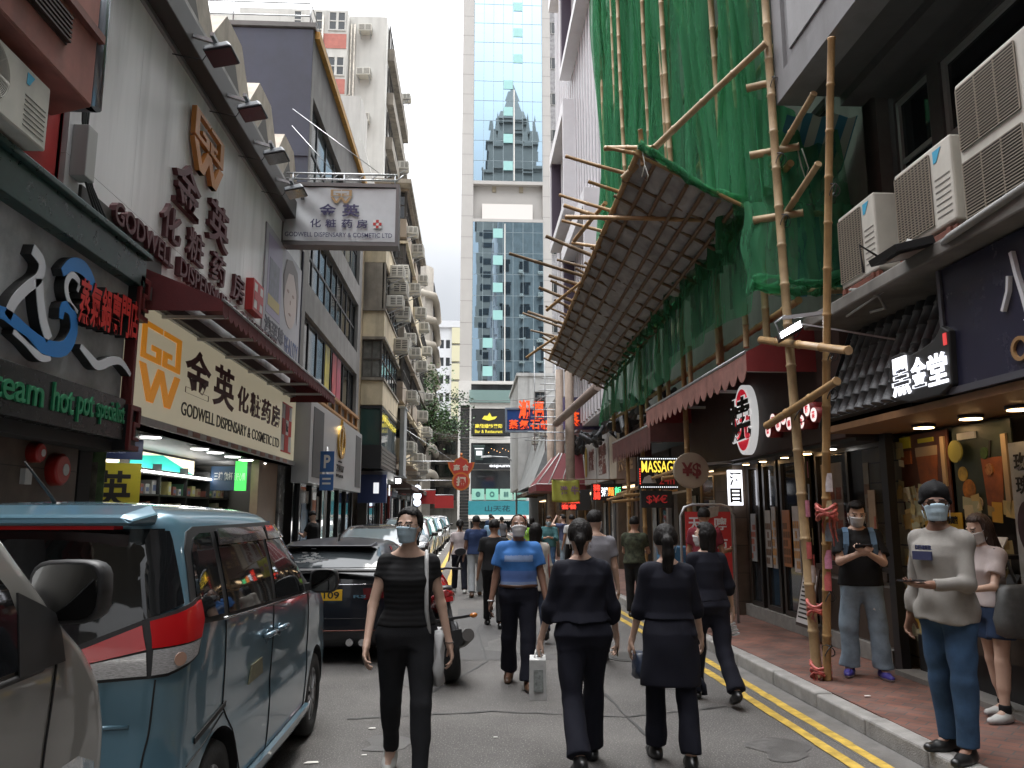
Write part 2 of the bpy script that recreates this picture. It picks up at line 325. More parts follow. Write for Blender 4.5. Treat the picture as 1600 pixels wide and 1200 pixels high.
 # ==== air conditioners
ac_white=mat('ac_white',(.56,.54,.48),.5,var=.12,vscale=3,dirt=.35)
ac_dark=mat('ac_grille_dark',(.035,.033,.03),.7)
ac_wire=mat('ac_wire',(.30,.26,.21),.55,.2)
ac_blue=mat('ac_logo_blue',(.05,.35,.55),.5)
def split_ac(F,u0,u1,z0,z1,d0,d1,label,fan='grid',group=None,side_vents=True,logo_side=1,rows=1):
 """outdoor unit standing off wall F: u0..u1 long, back at d0, grille face at d1"""
 c=F.p((u0+u1)/2,z0,(d0+d1)/2);t=thing('air_conditioner',label,'air conditioner',c,group=group)
 m=MB();F.box(m,u0,u1,z0,z1,d0,d1);m.build('casing',ac_white,t,bevel=.018)
 W=u1-u0;H=z1-z0;gu0,gu1=(u0+.03*W,u0+.66*W) if logo_side>0 else(u1-.66*W,u1-.03*W)
 for k in range(rows):
  a=z0+H*k/rows+.05;b=z0+H*(k+1)/rows-.05
  m=MB()
  if fan=='disc':
   cu,cz,r=(gu0+gu1)/2,(a+b)/2,min(gu1-gu0,b-a)/2
   F.poly(m,[(cu+r*math.cos(t_),cz+r*math.sin(t_)) for t_ in[2*math.pi*i/40 for i in range(40)]],d1+.001,d1+.006)
   g=m.build('fan_opening',ac_dark,t)
   m=MB()
   for rr in np.linspace(.12,1,16):m.tube([F.p(cu+r*rr*math.cos(t_),cz+r*rr*math.sin(t_),d1+.018) for t_ in[2*math.pi*i/32 for i in range(33)]],.0035,4)
   for i in range(8):m.bar(F.p(cu,cz,d1+.014),F.p(cu+r*math.cos(i*math.pi/4),cz+r*math.sin(i*math.pi/4),d1+.014),.008)
   F.poly(m,[(cu+.06*math.cos(t_),cz+.06*math.sin(t_)) for t_ in[2*math.pi*i/16 for i in range(16)]],d1+.012,d1+.024)
   m.build('fan_guard',ac_white,g)
  else:
   F.box(m,gu0,gu1,a,b,d1+.001,d1+.006);g=m.build('fan_opening',ac_dark,t)
   m=MB();n=int((b-a)/.022)
   for i in range(n+1):z=a+(b-a)*i/n;F.box(m,gu0,gu1,z-.0035,z+.0035,d1+.010,d1+.016)
   nu=int((gu1-gu0)/(.05 if fan=='grid' else .2))
   for i in range(nu+1):u=gu0+(gu1-gu0)*i/nu;F.box(m,u-.006,u+.006,a,b,d1+.008,d1+.013)
   m.build('grille',ac_wire,g)
 if side_vents:
  m=MB();v0,v1=(gu1+.06*W,u1-.04*W) if logo_side>0 else(u0+.04*W,gu0-.06*W)
  for i in range(7):z=z0+H*(.12+.075*i);F.box(m,v0,v1,z,z+.008,d1+.0005,d1+.004)
  m.build('vent_slot',mat('ac_slot',(.2,.19,.17),.7),t)
  m=MB();F.poly(m,[(v0,z1-.05),(v0+.11,z1-.05),(v0+.04,z1-.15),(v0,z1-.15)],d1+.001,d1+.004);m.build('logo',ac_blue,t)
 return t
def brackets(F,us,z,d1,m=None,par=None):
 for u in us:
  mb=MB();mb.bar(F.p(u,z,0),F.p(u,z,d1),.035);mb.bar(F.p(u,z-.35,0),F.p(u,z,d1*.9),.03);mb.build('bracket',m or steel,par)
win_ac_proto=None
def window_ac(loc,rz,label,group,s=1.):
 """boxy through-window unit; copies share meshes"""
 global win_ac_proto
 if win_ac_proto is None:
  t=thing('air_conditioner',label,'air conditioner',(0,0,0),0,group)
  m=MB();m.box(-.33,.33,-.45,.1,0,.42);m.build('casing',ac_white,t,True,bevel=.012)
  for sd in(-1,1):
   m=MB();m.box(min(sd*.331,sd*.336),max(sd*.331,sd*.336),-.42,-.06,.06,.36);g=m.build('side_vent',ac_dark,t,True);m=MB()
   for i in range(5):m.box(min(sd*.337,sd*.341),max(sd*.337,sd*.341),-.42,-.06,.07+i*.06,.095+i*.06)
   m.box(min(sd*.337,sd*.342),max(sd*.337,sd*.342),-.26,-.22,.06,.36);m.build('louvre',ac_white,g,True)
  m=MB();m.box(-.29,.29,-.456,-.451,.05,.37);g=m.build('grille',ac_dark,t,True)
  m=MB()
  for i in range(7):m.box(-.29,.29,-.462,-.457,.06+i*.045,.078+i*.045)
  m.box(-.02,.02,-.465,-.458,.05,.37);m.build('louvre',ac_white,g,True)
  m=MB()
  for sx_ in(-.25,.25):m=MB();m.bar((sx_,.1,-.02),(sx_,-.42,-.02),.035);m.bar((sx_,.1,-.3),(sx_,-.38,-.02),.03);m.build('bracket',steel,t,True)
  m;win_ac_proto=t;c=t
 else:c=copy_tree(win_ac_proto)
 s*=random.uniform(.86,1.08);c.location=loc;c.rotation_euler=(random.uniform(-.03,.05),random.uniform(-.03,.03),rz+random.uniform(-.05,.05));c.scale=(s,s,s*random.uniform(.85,1.05));return tag(c,label,'air conditioner',group)
 # ==== LEFT SIDE
red_wall=mat('red_wall',(.50,.04,.042),.55,var=.2,vscale=2,dirt=.3)
red_brown=mat('red_brown_clad',(.33,.125,.10),.6,var=.3,vscale=2.5,dirt=.4)
grey_sign=mat('grey_cement_board',(.46,.465,.47),.6,var=.4,vscale=2.2,bump=.15,bscale=20)
dgreen=mat('dark_green_stone',(.025,.058,.052),.3,var=.4,vscale=8)
F=FL(-4.0)
# ---- hot pot restaurant building
b=thing('restaurant_building','dark red building with a hot pot restaurant at street level, far left','building',(-4.2,5,0))
m=MB();FL(-4.1).wall(m,-6,7.68,4.2,14,[(1.0,3.2,5.6,7.0)],.2);m.box(-12,-4.3,-6,7.62,4.3,14);m.box(-4.4,-4.1,7.62,7.69,4.2,14);m.build('wall',red_wall,b)
m=MB();m.hexa([(-4.1,-6,5.45),(-3.62,-6,5.45),(-3.62,7.25,5.45),(-4.1,7.45,5.45),(-4.1,-6,7.2),(-3.62,-6,7.2),(-3.62,7.25,7.2),(-4.1,7.45,7.2)]);bay=m.build('bay',red_brown,b,bevel=.02)
m=MB();FL(-3.62).box(m,4.4,6.7,5.75,6.05,.0,.015)
for i in range(6):FL(-3.62).box(m,4.4,6.7,5.77+.045*i,5.79+.045*i,.016,.05)
m.build('louvre',mat('dark_brown',(.035,.018,.015),.6),bay)
m=MB();FL(-3.62).box(m,-6,7.28,6.12,6.2,0,.06);m.build('ledge',mat('red_ledge',(.2,.075,.06),.6,var=.4,vscale=6),bay)
m=MB();m.box(-3.98,-3.66,7.30,7.44,5.5,7.2);m.tube([(-3.66,7.37,5.5),(-3.66,7.37,7.2)],.07,12);m.build('corner_panel',mat('shiny_panel',(.25,.28,.31),.2,.7),bay)
m=MB();m.box(-3.7,-3.64,6.9,7.28,6.25,7.2);m.build('blue_panel',mat('navy_panel',(.02,.04,.09),.3),bay)
window(b,FL(-4.1),1.0,3.2,5.6,7.0,-.15,3,1,black_metal,glass)
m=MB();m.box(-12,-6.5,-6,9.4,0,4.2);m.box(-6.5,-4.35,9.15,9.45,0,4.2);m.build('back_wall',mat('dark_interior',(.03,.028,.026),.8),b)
tilew=brickmat('brown_stone_tile',(.13,.095,.072),(.09,.07,.055),(.035,.03,.027),1,.42,.3,.006,.5,(R(90),0,R(90)),.5)
m=MB();FL(-4.3).box(m,7.35,9.0,.12,2.45,-.3,0);FL(-4.3).box(m,-2,5.6,.12,2.45,-.3,0);m.build('tiled_pillar',tilew,b)
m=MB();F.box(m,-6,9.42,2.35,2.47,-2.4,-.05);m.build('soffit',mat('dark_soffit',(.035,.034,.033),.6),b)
m=MB();F.box(m,-6,9.35,4.27,4.62,-.3,.14);F.box(m,-6,9.38,4.62,4.68,-.3,.2);m.build('green_band',dgreen,b,bevel=.01)
sg=thing('restaurant_sign','grey cement shop sign with white and blue wave emblem and red characters','sign',(-4.0,6,2.95))
m=MB();F.box(m,-2,9.22,2.93,4.27,-.25,0);m.build('board',grey_sign,sg)
wh=mat('sign_white',(.62,.63,.66),.45);bl=mat('sign_blue',(.02,.19,.52),.4);dk=mat('letter_side',(.02,.02,.02),.6)
def extr_path(name,pts,w,par,face_m,d0=.0,d1=.10):
 o=MB();rfill(F,o,pts,w,d0,d1-.004);a=o.build(name,dk,par)
 o=MB();rfill(F,o,pts,w,d1-.003,d1+.004);o.build('lit_face',face_m,a);return a
def sm_path(P,n=28):
 P=[P[0]]+P+[P[-1]];out=[]
 for i in range(1,len(P)-2):
  for k in range(max(3,n//(len(P)-3))):
   t=k/max(3,n//(len(P)-3));a,b_,c,d=P[i-1:i+3]
   out.append(tuple(.5*(2*b_[j]+(c[j]-a[j])*t+(2*a[j]-5*b_[j]+4*c[j]-d[j])*t*t+(3*b_[j]-a[j]-3*c[j]+d[j])*t**3) for j in(0,1)))
 out.append(P[-2]);return out
tap=lambda w:(lambda t:w*(.25+.75*math.sin(math.pi*min(1,max(0,.12+.8*t)))))
extr_path('emblem_stroke',sm_path([(7.02,3.97),(7.18,3.9),(7.16,3.75),(6.98,3.6),(6.82,3.44),(6.74,3.28)]),.105,sg,wh)
extr_path('emblem_stroke',sm_path([(7.16,3.74),(7.22,3.55),(7.3,3.38),(7.42,3.24)]),.12,sg,wh)
extr_path('emblem_wave',sm_path([(6.2,3.25),(6.7,3.30),(7.1,3.2),(7.4,3.16),(7.72,3.22),(7.86,3.42),(7.78,3.6),(7.62,3.6),(7.6,3.48)]),tap(.15),sg,bl)
extr_path('emblem_wave',sm_path([(7.55,3.92),(7.72,4.05),(7.95,4.08),(8.15,3.98),(8.22,3.82)]),tap(.15),sg,bl)
extr_path('emblem_curl',sm_path([(7.9,3.62),(7.72,3.68),(7.64,3.82),(7.72,3.95),(7.88,3.92),(7.86,3.82)]),tap(.07),sg,wh)
extr_path('emblem_wave',sm_path([(6.85,3.18),(7.05,3.14),(7.3,3.05),(7.48,3.07)]),tap(.08),sg,wh)
extr_path('emblem_wave',sm_path([(8.02,3.3),(8.2,3.24),(8.42,3.18),(8.7,3.28),(8.95,3.32),(9.22,3.22)]),tap(.1),sg,wh)
red_l=mat('sign_red',(.55,.03,.025),.45)
for i,ch in enumerate('蒸氣鍋專門店'):
 u=7.88+i*.235;z=3.52+.02*i
 a=text(ch,F,u,u+.22,z,z+.46,0,.12,dk,'character',sg,.03);text(ch,F,u,u+.22,z,z+.46,.121,.004,red_l,'lit_face',a,.02)
g=thing('fascia_strip','dark stone fascia strip with green old style lettering','sign',(-3.95,7,2.5))
m=MB();F.box(m,-2,9.18,2.47,2.93,-.2,.09);m.build('board',mat('dark_granite',(.022,.024,.024),.25,var=.4,vscale=14),g,bevel=.008)
gl=mat('neon_green_letters',(.015,.20,.085),.5)
text('Steam',F,6.45,7.42,2.60,2.86,.09,.02,gl,'word',g,.01);text('hot',F,7.58,7.98,2.60,2.87,.09,.02,gl,'word',g,.01)
text('pot',F,8.06,8.4,2.55,2.84,.09,.02,gl,'word',g,.01);text('specialist',F,8.48,9.14,2.58,2.86,.09,.02,gl,'word',g,.008)
for i,(u,z) in enumerate(((9.36,4.15),(9.36,2.62))):
 t=thing('sign_bracket',('dark red key pattern bracket at the top corner of the hot pot sign','dark red key pattern bracket at the bottom corner of the hot pot sign')[i],'bracket',(-3.9,u,z))
 rd=mat('maroon_metal',(.12,.016,.016),.45);m=MB();F.box(m,u-.13,u+.13,z-.26,z+.26,-.05,.10);m.build('plate',black_plastic,t)
 m=MB()
 for q_ in((u-.14,u+.14,z+.2,z+.26),(u-.14,u+.14,z-.26,z-.2),(u-.14,u-.08,z-.2,z+.2),(u+.08,u+.14,z+.02,z+.2),(u-.03,u+.08,z+.02,z+.07),(u-.03,u+.02,z-.1,z+.02),(u-.03,u+.14,z-.14,z-.1)):F.box(m,*q_,.10,.14)
 m.build('key_pattern',rd,t,bevel=.006)
m=MB();F.box(m,9.24,9.30,2.85,3.9,0,.12);single('sign_post',m,mat('maroon_metal'),'dark red upright edging the hot pot sign','post')
split_ac(FL(-4.1),5.35,6.66,4.72,5.30,.05,.42,'white outdoor air conditioner with round fan on the red wall',fan='disc')
for i,(u,z,r) in enumerate(((8.05,2.24,.10),(8.5,2.1,.17))):
 t=thing('fire_bell',('small red fire bell, upper left of the pair on brown tiles','large red fire hose reel disc on the brown tiled pillar')[i],'fire bell',(-4.3,u,z-r))
 m=MB();m.cyl((-4.3,u,z),(-4.3+.09,u,z),r,r*.96,28);m.cyl((-4.21,u,z),(-4.19,u,z),r*.96,r*.8,28);m.build('dome',mat('fire_red',(.42,.02,.015),.35,coat=.4),t)
 m=MB();m.cyl((-4.19,u+r*.2,z),(-4.183,u+r*.2,z),r*.36,n=20);m.build('label_disc',white_paint,t)
m=MB();FL(-4.3).box(m,7.9,8.02,1.93,2.08,0,.05);single('call_point',m,white_paint,'small white fire call point box under the red bell','call point')
# ---- cosmetic pharmacy building
panel_w=mat('white_alu_panel',(.74,.735,.74),.33,.0,var=.2,vscale=.8,stretch=(1,1,.12),dirt=.32)
b=thing('pharmacy_building','pharmacy building clad in pale panels with tall wall lettering','building',(-4.3,13,0))
m=MB();y=7.7
for k in range(7):
 e=7.7+(18.45-7.7)*(k+1)/7
 FL(-4.05).box(m,y+.003,e-.003,4.3,5.2,-.1,0);FL(-4.05).box(m,y+.003,e-.003,5.206,7.85,-.1,0);y=e
m.build('wall_panel',panel_w,b)
m=MB();m.box(-12,-4.16,7.7,18.45,4.25,9.0);m.build('wall',concrete,b)
m=MB();FL(-4.05).box(m,7.72,18.5,7.86,8.26,-.2,.28);m.build('dark_eave',mat('eave_bronze',(.052,.046,.042),.5,.3),b,bevel=.015)
m=MB();FL(-4.05).box(m,7.72,18.5,7.79,7.855,-.1,.05);m.build('trim',mat('trim_alu',(.3,.3,.3),.4,.6),b)
par=mat('parapet_stone',(.33,.285,.23),.8,var=.35,vscale=2,dirt=.4)
m=MB()
for k in range(5):
 u=7.75+k*2.14;FL(-4.2).poly(m,[(u,8.27),(u+2.1,8.27),(u+2.1,9.3),(u+1.5,10.0),(u+.6,10.0),(u,9.3)],-.3,0)
m.build('parapet',par,b)
for k in range(5):m=MB();u=7.75+k*2.14;FL(-4.2).poly(m,[(u+.55,8.3),(u+1.5,8.3),(u+1.5,9.0),(u+1.05,9.55),(u+.55,9.0)],0.001,.012);m.build('recess',mat('dark_recess',(.04,.035,.03),.7),b)
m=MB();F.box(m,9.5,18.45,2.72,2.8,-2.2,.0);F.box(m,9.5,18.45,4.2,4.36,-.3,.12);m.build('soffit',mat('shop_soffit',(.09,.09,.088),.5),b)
m=MB();m.box(-12,-6.6,9.46,18.5,0,4.3);m.box(-6.6,-4.35,18.3,18.5,0,4.3);m.build('back_wall',mat('shop_back',(.16,.155,.14),.8),b)
m=MB();m.box(-4.40,-4.25,16.35,17.9,.12,2.72);m.build('pillar',mat('tan_stone',(.29,.20,.135),.5,var=.2,vscale=5),b)
m=MB();m.box(-4.5,-4.2,17.95,18.45,.12,2.72);m.build('marble_pillar',mat('grey_marble',(.2,.2,.2),.25,var=.5,vscale=5),b)
m=MB();m.box(-4.28,-4.02,8.0,10.2,4.62,5.0);m.build('box_beam',mat('bronze_duct',(.055,.05,.045),.5,var=.3),b,bevel=.01)
m=MB();FL(-4.05).box(m,7.78,7.98,5.0,5.55,0,.16);m.build('meter_box',mat('meter_grey',(.4,.4,.39),.6),b,bevel=.01)
m=MB()
for k in range(4):m.tube([(-3.98+.02*k,7.74+.03*k,6.3),(-3.97,7.8+.03*k,5.6-.1*k),(-3.96,7.95+.05*k,5.0),(-3.9,8.1+.1*k,4.7)],.012,6)
m.build('cable',black_plastic,b)
for k in range(6):
 u=(11.1,13.1,13.9,14.9,15.8,16.8)[k];m=MB();m.cyl((-4.36,u,2.68),(-4.36,u,2.722),.15,n=20);a=single('ceiling_lamp',m,steel,'round white downlight under the pharmacy soffit, '+('nearest','second','third','fourth','fifth','farthest')[k]+' of the row','lamp','downlights under the pharmacy soffit')
 m=MB();m.cyl((-4.36,u,2.672),(-4.36,u,2.679),.13,n=20);m.build('lens',lamp_white,a)
sh=thing('display_shelf','long tall black shelf of boxed goods inside the pharmacy','shelf',(-5.5,14,.12))
m=MB();m.box(-5.78,-5.7,10.2,18.2,.12,2.5)
for z in(.5,.9,1.25,1.6,1.95,2.3):m.box(-5.7,-5.35,10.2,18.2,z,z+.03)
for k in range(7):m.box(-5.7,-5.35,10.2+k*1.32,10.24+k*1.32,.12,2.5)
m.build('rack',mat('shelf_dark',(.03,.03,.03),.5),sh)
m=MB();m.box(-5.4,-5.33,10.3,18.1,2.33,2.36);m.build('strip_light',lamp_white,sh)
boxcols=[mat('box%d'%i,c,.5) for i,c in enumerate(((.5,.45,.35),(.3,.1,.08),(.1,.25,.15),(.55,.5,.2),(.12,.16,.3),(.5,.5,.48),(.35,.25,.15)))]
protos=[]
for c in boxcols:
 m=MB();m.box(-.12,.12,-.085,.085,0,.2);o=m.build('product_box',c,bevel=.004);m=MB();m.box(.121,.123,-.06,.06,.05,.13);m.build('product_label',random.choice(boxcols),o);protos.append(o)
BL='small product box on the pharmacy display shelf'
ready=list(protos)
for z in(1.63,1.98,1.28):
 y=10.4
 while y<18:
  if random.random()<.85:
   o=ready.pop() if ready else copy_tree(random.choice(protos));s=random.uniform(.7,1.25)
   o.location=(-5.53,y,z);o.scale=(1,s,random.uniform(.6,1.3));tag(o,BL,'box','boxed goods on the pharmacy shelf')
  y+=random.uniform(.2,.32)
t=thing('lightbox','lit teal and cream advertising lightbox above the pharmacy shelf','sign',(-6.3,14,2.42))
m=MB();FL(-5.6).box(m,11.6,16.3,2.40,2.70,0,.1);m.build('frame',black_metal,t)
m=MB();FL(-5.6).poly(m,[(12.7,2.42),(16.2,2.42),(14.6,2.68),(13.4,2.6)],.104,.106);m.build('teal_area',mat('teal_lit',(.02,.35,.28),.5,emit=.2),t)
m=MB();FL(-5.6).box(m,11.65,16.25,2.42,2.68,.1,.103);m.build('panel',mat('cream_lit',(.8,.7,.45),.5,emit=.25),t)
def board(name,F,u0,u1,z0,z1,d0,d1,bm,label,cat='sign',frame=None,parts=(),bevel=.004):
 """a sign board with writing: parts = (text, u0,u1,z0,z1, material, bold)"""
 t=thing(name,label,cat,F.p((u0+u1)/2,z0,d0));m=MB();F.box(m,u0,u1,z0,z1,d0,d1);m.build('panel',bm,t,bevel=bevel)
 if frame:
  m=MB();w=.035
  for q_ in((u0-w,u1+w,z1,z1+w),(u0-w,u1+w,z0-w,z0),(u0-w,u0,z0,z1),(u1,u1+w,z0,z1)):F.box(m,*q_,d0-.01,d1+.02)
  m.build('frame',frame,t)
 for p in parts:text(p[0],F,p[1],p[2],p[3],p[4],d1+.001,.006,p[5],'lettering',t,p[6] if len(p)>6 else .012)
 return t
ylw=mat('banner_yellow',(.55,.47,.03),.6,var=.1);blk=mat('ink_black',(.015,.013,.012),.6);navy=mat('navy_board',(.02,.035,.11),.4)
Fd=Face((-5.2,11.3,0),(.45,-.89,0))
board('yellow_banner',Fd,-.62,.62,1.2,2.35,0,.02,ylw,'yellow banner with big black characters at the pharmacy entrance','banner',None,[('金英',-.5,.52,1.72,2.25,blk,.02),('正牌大藥房',-.5,.55,1.3,1.58,blk,.02)])
board('shop_sign',Fd,-.62,.62,2.4,2.68,0,.05,navy,'navy blue sign above the yellow banner','sign',None,[('旅行用品 優惠',-.4,.4,2.48,2.6,mat('pale_blue_ink',(.3,.35,.5),.5),.01)])
Fe=Face((-4.6,9.62,0),(.35,-.94,0))
pm=mat('photo_print',(.16,.14,.1),.4,var=.9,vscale=5)
t=board('poster',Fe,-.28,.3,1.55,2.45,0,.02,mat('poster_leaf',(.1,.17,.06),.4,var=.7,vscale=6),'tall green and dark poster of a drinker by the pharmacy entrance','poster')
m=MB();Fe.box(m,-.02,.22,1.62,2.25,.021,.025);m.build('figure_print',pm,t)
m=MB();Fe.box(m,-.3,.02,1.0,1.5,.0,.05);single('cigarette_notice',m,mat('notice_pale',(.36,.35,.3),.6),'pale standing notice below the green poster','notice')
Fp=FL(-4.24)
t=board('shop_sign',FC(16.9),-5.35,-4.62,2.12,2.62,0,.06,mat('blue_board',(.03,.075,.16),.4),'blue sign with white characters deep in the pharmacy shop','sign',None,[('三樓 飲杯 商事',-5.28,-4.7,2.32,2.5,mat('white_ink',(.62,.63,.65),.5),.02)])
t=board('led_sign',FC(16.2),-4.66,-4.44,2.1,2.68,0,.06,mat('led_green',(.05,.5,.08),.4,emit=.3),'small bright green lit sign by the tan pillar','sign')
text('好心情',FC(16.2),-4.64,-4.46,2.3,2.45,.061,.004,mat('white_ink'),'lettering',t)
board('notice',FL(-4.25),17.0,17.35,1.25,1.5,.005,.015,mat('notice_blue',(.05,.13,.3),.5),'small blue notice on the tan pillar','notice')
# ---- pharmacy signs
gold=mat('logo_gold',(.45,.18,.04),.4);gold2=mat('logo_orange',(.66,.25,.02),.45,emit=.06);maroon=mat('letters_maroon',(.085,.022,.026),.5)
def gw_logo(F,u0,u1,z0,z1,d0,d1,m_,par,w=.13):
 """square interlocked G, G over a W"""
 W_,H=u1-u0,z1-z0;U=lambda x:u0+W_*x;Z=lambda y:z0+H*y;t=w
 segs=[(0,.48,.93,1),(0,t,.52,.93),(t,.48,.52,.59),(.36,.48,.59,.73),(.24,.36,.66,.73),(.52,1,.93,1),(.87,1,.52,.93),(.52,.87,.52,.59),(.52,.64,.59,.73),(.64,.76,.66,.73)]
 mb=MB()
 for a,b_,c,d in segs:F.box(mb,U(a),U(b_),Z(c),Z(d),d0,d1)
 hw=.075
 for(xa,xb) in((.06,.28),(.28,.5),(.5,.72),(.72,.94)):
  ya,yb=(.46,0) if xa in(.06,.5) else(0,.46)
  F.poly(mb,[(U(xa-hw),Z(ya)),(U(xa+hw),Z(ya)),(U(xb+hw),Z(yb)),(U(xb-hw),Z(yb))],d0+(.001 if xa in(.28,.72) else 0),d1+(.001 if xa in(.28,.72) else 0))
 return mb.build('logo',m_,par)
Fw=FL(-4.05)
t=thing('wall_lettering','tall maroon and gold standing letters on the pale pharmacy wall','sign',(-4.0,12,4.9))
gw_logo(Fw,10.85,12.15,6.55,7.42,.03,.1,gold,t)
for ch,u,s,z in(('金',10.35,1.0,5.80),('英',11.75,1.0,5.78)):text(ch,Fw,u,u+s,z,z+.70,.0,.07,maroon,'character',t,.016)
for ch,u in(('化',10.05),('粧',11.0),('药',12.05),('房',13.15)):text(ch,Fw,u,u+.66,5.22,5.70,.0,.06,maroon,'character',t,.012)
text('GODWELL',Fw,8.68,10.45,4.86,5.12,0,.08,maroon,'word',t,.015);text('DISPENSARY',Fw,10.7,13.0,4.86,5.12,0,.08,maroon,'word',t,.012)
text('& COSMETIC LTD',Fw,13.2,16.2,4.86,5.12,0,.08,maroon,'word',t,.012)
m=MB();Fw.box(m,14.05,14.75,5.25,5.83,0,.14);a=m.build('cross_box',mat('cross_red',(.42,.03,.03),.45),t)
m=MB();Fw.box(m,14.12,14.68,5.31,5.77,.141,.146);m.build('cross_white',white_paint,a)
m=MB();Fw.box(m,14.31,14.49,5.31,5.77,.147,.15);Fw.box(m,14.12,14.31,5.46,5.62,.147,.15);Fw.box(m,14.49,14.68,5.46,5.62,.147,.15);m.build('cross',mat('cross_red'),a)
cream=mat('lightbox_cream',(.62,.56,.40),.35,var=.06,vscale=1.2,stretch=(1,1,.1),emit=.05)
t=thing('lightbox_sign','long cream lightbox sign with orange logo over the pharmacy shop','sign',(-3.9,13.9,2.8))
m=MB();F.box(m,9.5,18.3,2.82,4.18,-.3,0);m.build('panel',cream,t)
m=MB();F.box(m,9.46,18.36,4.18,4.3,-.32,.05);F.box(m,9.46,18.36,2.72,2.82,-.32,.02);m.build('frame',mat('alu_trim2',(.36,.36,.35),.4,.5,var=.2,vscale=6),t)
m=MB()
for k in range(11):m=MB();F.box(m,11.0+k*.62,11.3+k*.62+random.uniform(-.1,.2),2.74,2.81,.021,.024);m.build('rust_patch',mat('old_pink_paint',(.36,.2,.16),.7,var=.3),t)
gw_logo(F,9.68,11.0,3.02,4.0,.001,.012,gold2,t,.11)
for ch,u,s in(('金',11.2,1.1),('英',12.45,1.1)):text(ch,F,u,u+s,3.33,4.0,.001,.012,maroon,'character',t,.022)
for ch,u in(('化',13.75),('粧',14.55),('药',15.35),('房',16.12)):text(ch,F,u,u+.68,3.4,3.85,.001,.012,maroon,'character',t,.02)
text('GODWELL DISPENSARY & COSMETIC LTD',F,11.15,16.85,3.0,3.19,.001,.008,blk,'lettering',t,.004)
m=MB();F.box(m,17.0,17.95,2.95,4.0,.001,.004);a=m.build('cross_panel',white_paint,t)
m=MB();F.box(m,17.3,17.65,2.98,3.97,.005,.012);F.box(m,17.05,17.3,3.32,3.66,.005,.012);F.box(m,17.65,17.9,3.32,3.66,.005,.012)
F.box(m,17.02,17.93,3.97,4.0,.005,.011);F.box(m,17.02,17.93,2.95,2.98,.005,.011);m.build('red_cross',mat('cross_red2',(.55,.04,.03),.45),a)
m=MB();F.box(m,17.36,17.59,3.33,3.65,.013,.016);m.build('rx_panel',white_paint,a);text('Rx',F,17.39,17.56,3.4,3.58,.017,.004,blk,'lettering',a,.02)
aw=mat('awning_maroon',(.125,.018,.02),.75,var=.25,vscale=3,bump=.1);awd=mat('awning_inside',(.05,.012,.013),.8)
def awning(F,u0,u1,zw,dw,zf,df,val,label,m_top,m_val,ribs,ends=True,scal=.22,name='awning'):
 """cloth awning from the wall line (dw, zw) out to the front bar (df, zf) with a scalloped valance"""
 t=thing(name,label,'awning',F.p((u0+u1)/2,min(zf,zw)-val,df))
 m=MB();n=int((u1-u0)/.5)+2;vs=[];fs=[]
 for i in range(n):
  u=u0+(u1-u0)*i/(n-1)
  for j in range(6):
   k=j/5;sag=-.035*math.sin(math.pi*k)*(1 if i%2 else .3);vs.append(F.p(u,zw+(zf-zw)*k+sag,dw+(df-dw)*k))
 for i in range(n-1):
  for j in range(5):fs.append((i*6+j,i*6+j+1,i*6+j+7,i*6+j+6))
 m.add(vs,fs,0,True);o=m.build('cloth',m_top,t);s_=o.modifiers.new('s','SOLIDIFY');s_.thickness=.006
 m=MB();w=scal;nn=max(1,int((u1-u0)/w));w=(u1-u0)/nn
 for i in range(nn):
  a=u0+i*w;top=zf-.01;pts=[(a,top)]+[(a+w*k/6,top-val+.35*val*(abs(k-3)/3)**2) for k in range(7)]+[(a+w,top)]
  F.poly(m,pts,df+.002*(i%2),df+.006+.002*(i%2))
 m.build('valance',m_val,t)
 m=MB();m.tube([F.p(u0,zf,df),F.p(u1,zf,df)],.022,8);m.build('front_bar',steel,t)
 if ends:
  for u in(u0,u1):
   m=MB();m.prism([F.p(u,zw,dw),F.p(u,zf,df),F.p(u,zf-val*.7,df),F.p(u,zf-val*.7,dw)],F.u*.006);m.build('side_cloth',m_top,t)
 for i in range(ribs):
  u=u0+(u1-u0)*(i+.5)/ribs;m=MB();m.bar(F.p(u,zf-.06,dw),F.p(u,zf-.05,df),.05,.04);m.build('arm',mat('awning_arm',(.45,.45,.44),.5),t)
 return t
awning(FL(-4.05),9.6,17.7,4.62,.03,4.22,1.02,.2,'long maroon scalloped awning above the cream pharmacy lightbox',aw,aw,6)
for k in range(5):
 y=8.5+k*1.55;X=-3.36;z=7.74
 t=thing('floodlight','grey floodlight on an arm above the pharmacy wall, '+('nearest','second','third','fourth','farthest')[k]+' of five','floodlight',(X,y,z),group='floodlights above the pharmacy wall')
 m=MB();m.bar((-3.8,y,8.0),(X-.1,y,7.9),.05);m.bar((X-.1,y-.2,7.9),(X-.1,y+.2,7.9),.05);m.build('arm',steel,t)
 m=MB();c=Vector((X,y+.05,z));m.hexa([c+Vector(p) for p in((-.22,-.24,-.06),(.16,-.24,.02),(.16,.24,.02),(-.22,.24,-.06),(-.24,-.17,.04),(.08,-.17,.13),(.08,.17,.13),(-.24,.17,.04))])
 h=m.build('housing',mat('flood_grey',(.03,.037,.045),.5,.2),t,bevel=.03)
 m=MB();m.hexa([c+Vector(p) for p in((-.2,-.2,-.065),(.13,-.2,.005),(.13,.2,.005),(-.2,.2,-.065),(-.2,-.2,-.058),(.13,-.2,.012),(.13,.2,.012),(-.2,.2,-.058))]);m.build('glass',mat('flood_glass',(.03,.032,.035),.15),h)
 m=MB();m.tube([(X-.12,y,7.9),(X-.3,y+.1,7.7),(X-.7,y+.05,7.75),(X-.95,y,7.95)],.009,5);m.build('cable',black_plastic,t)
t=thing('billboard','tall advertising billboard with a pale portrait on the pharmacy wall','billboard',(-4.0,16.8,5.0))
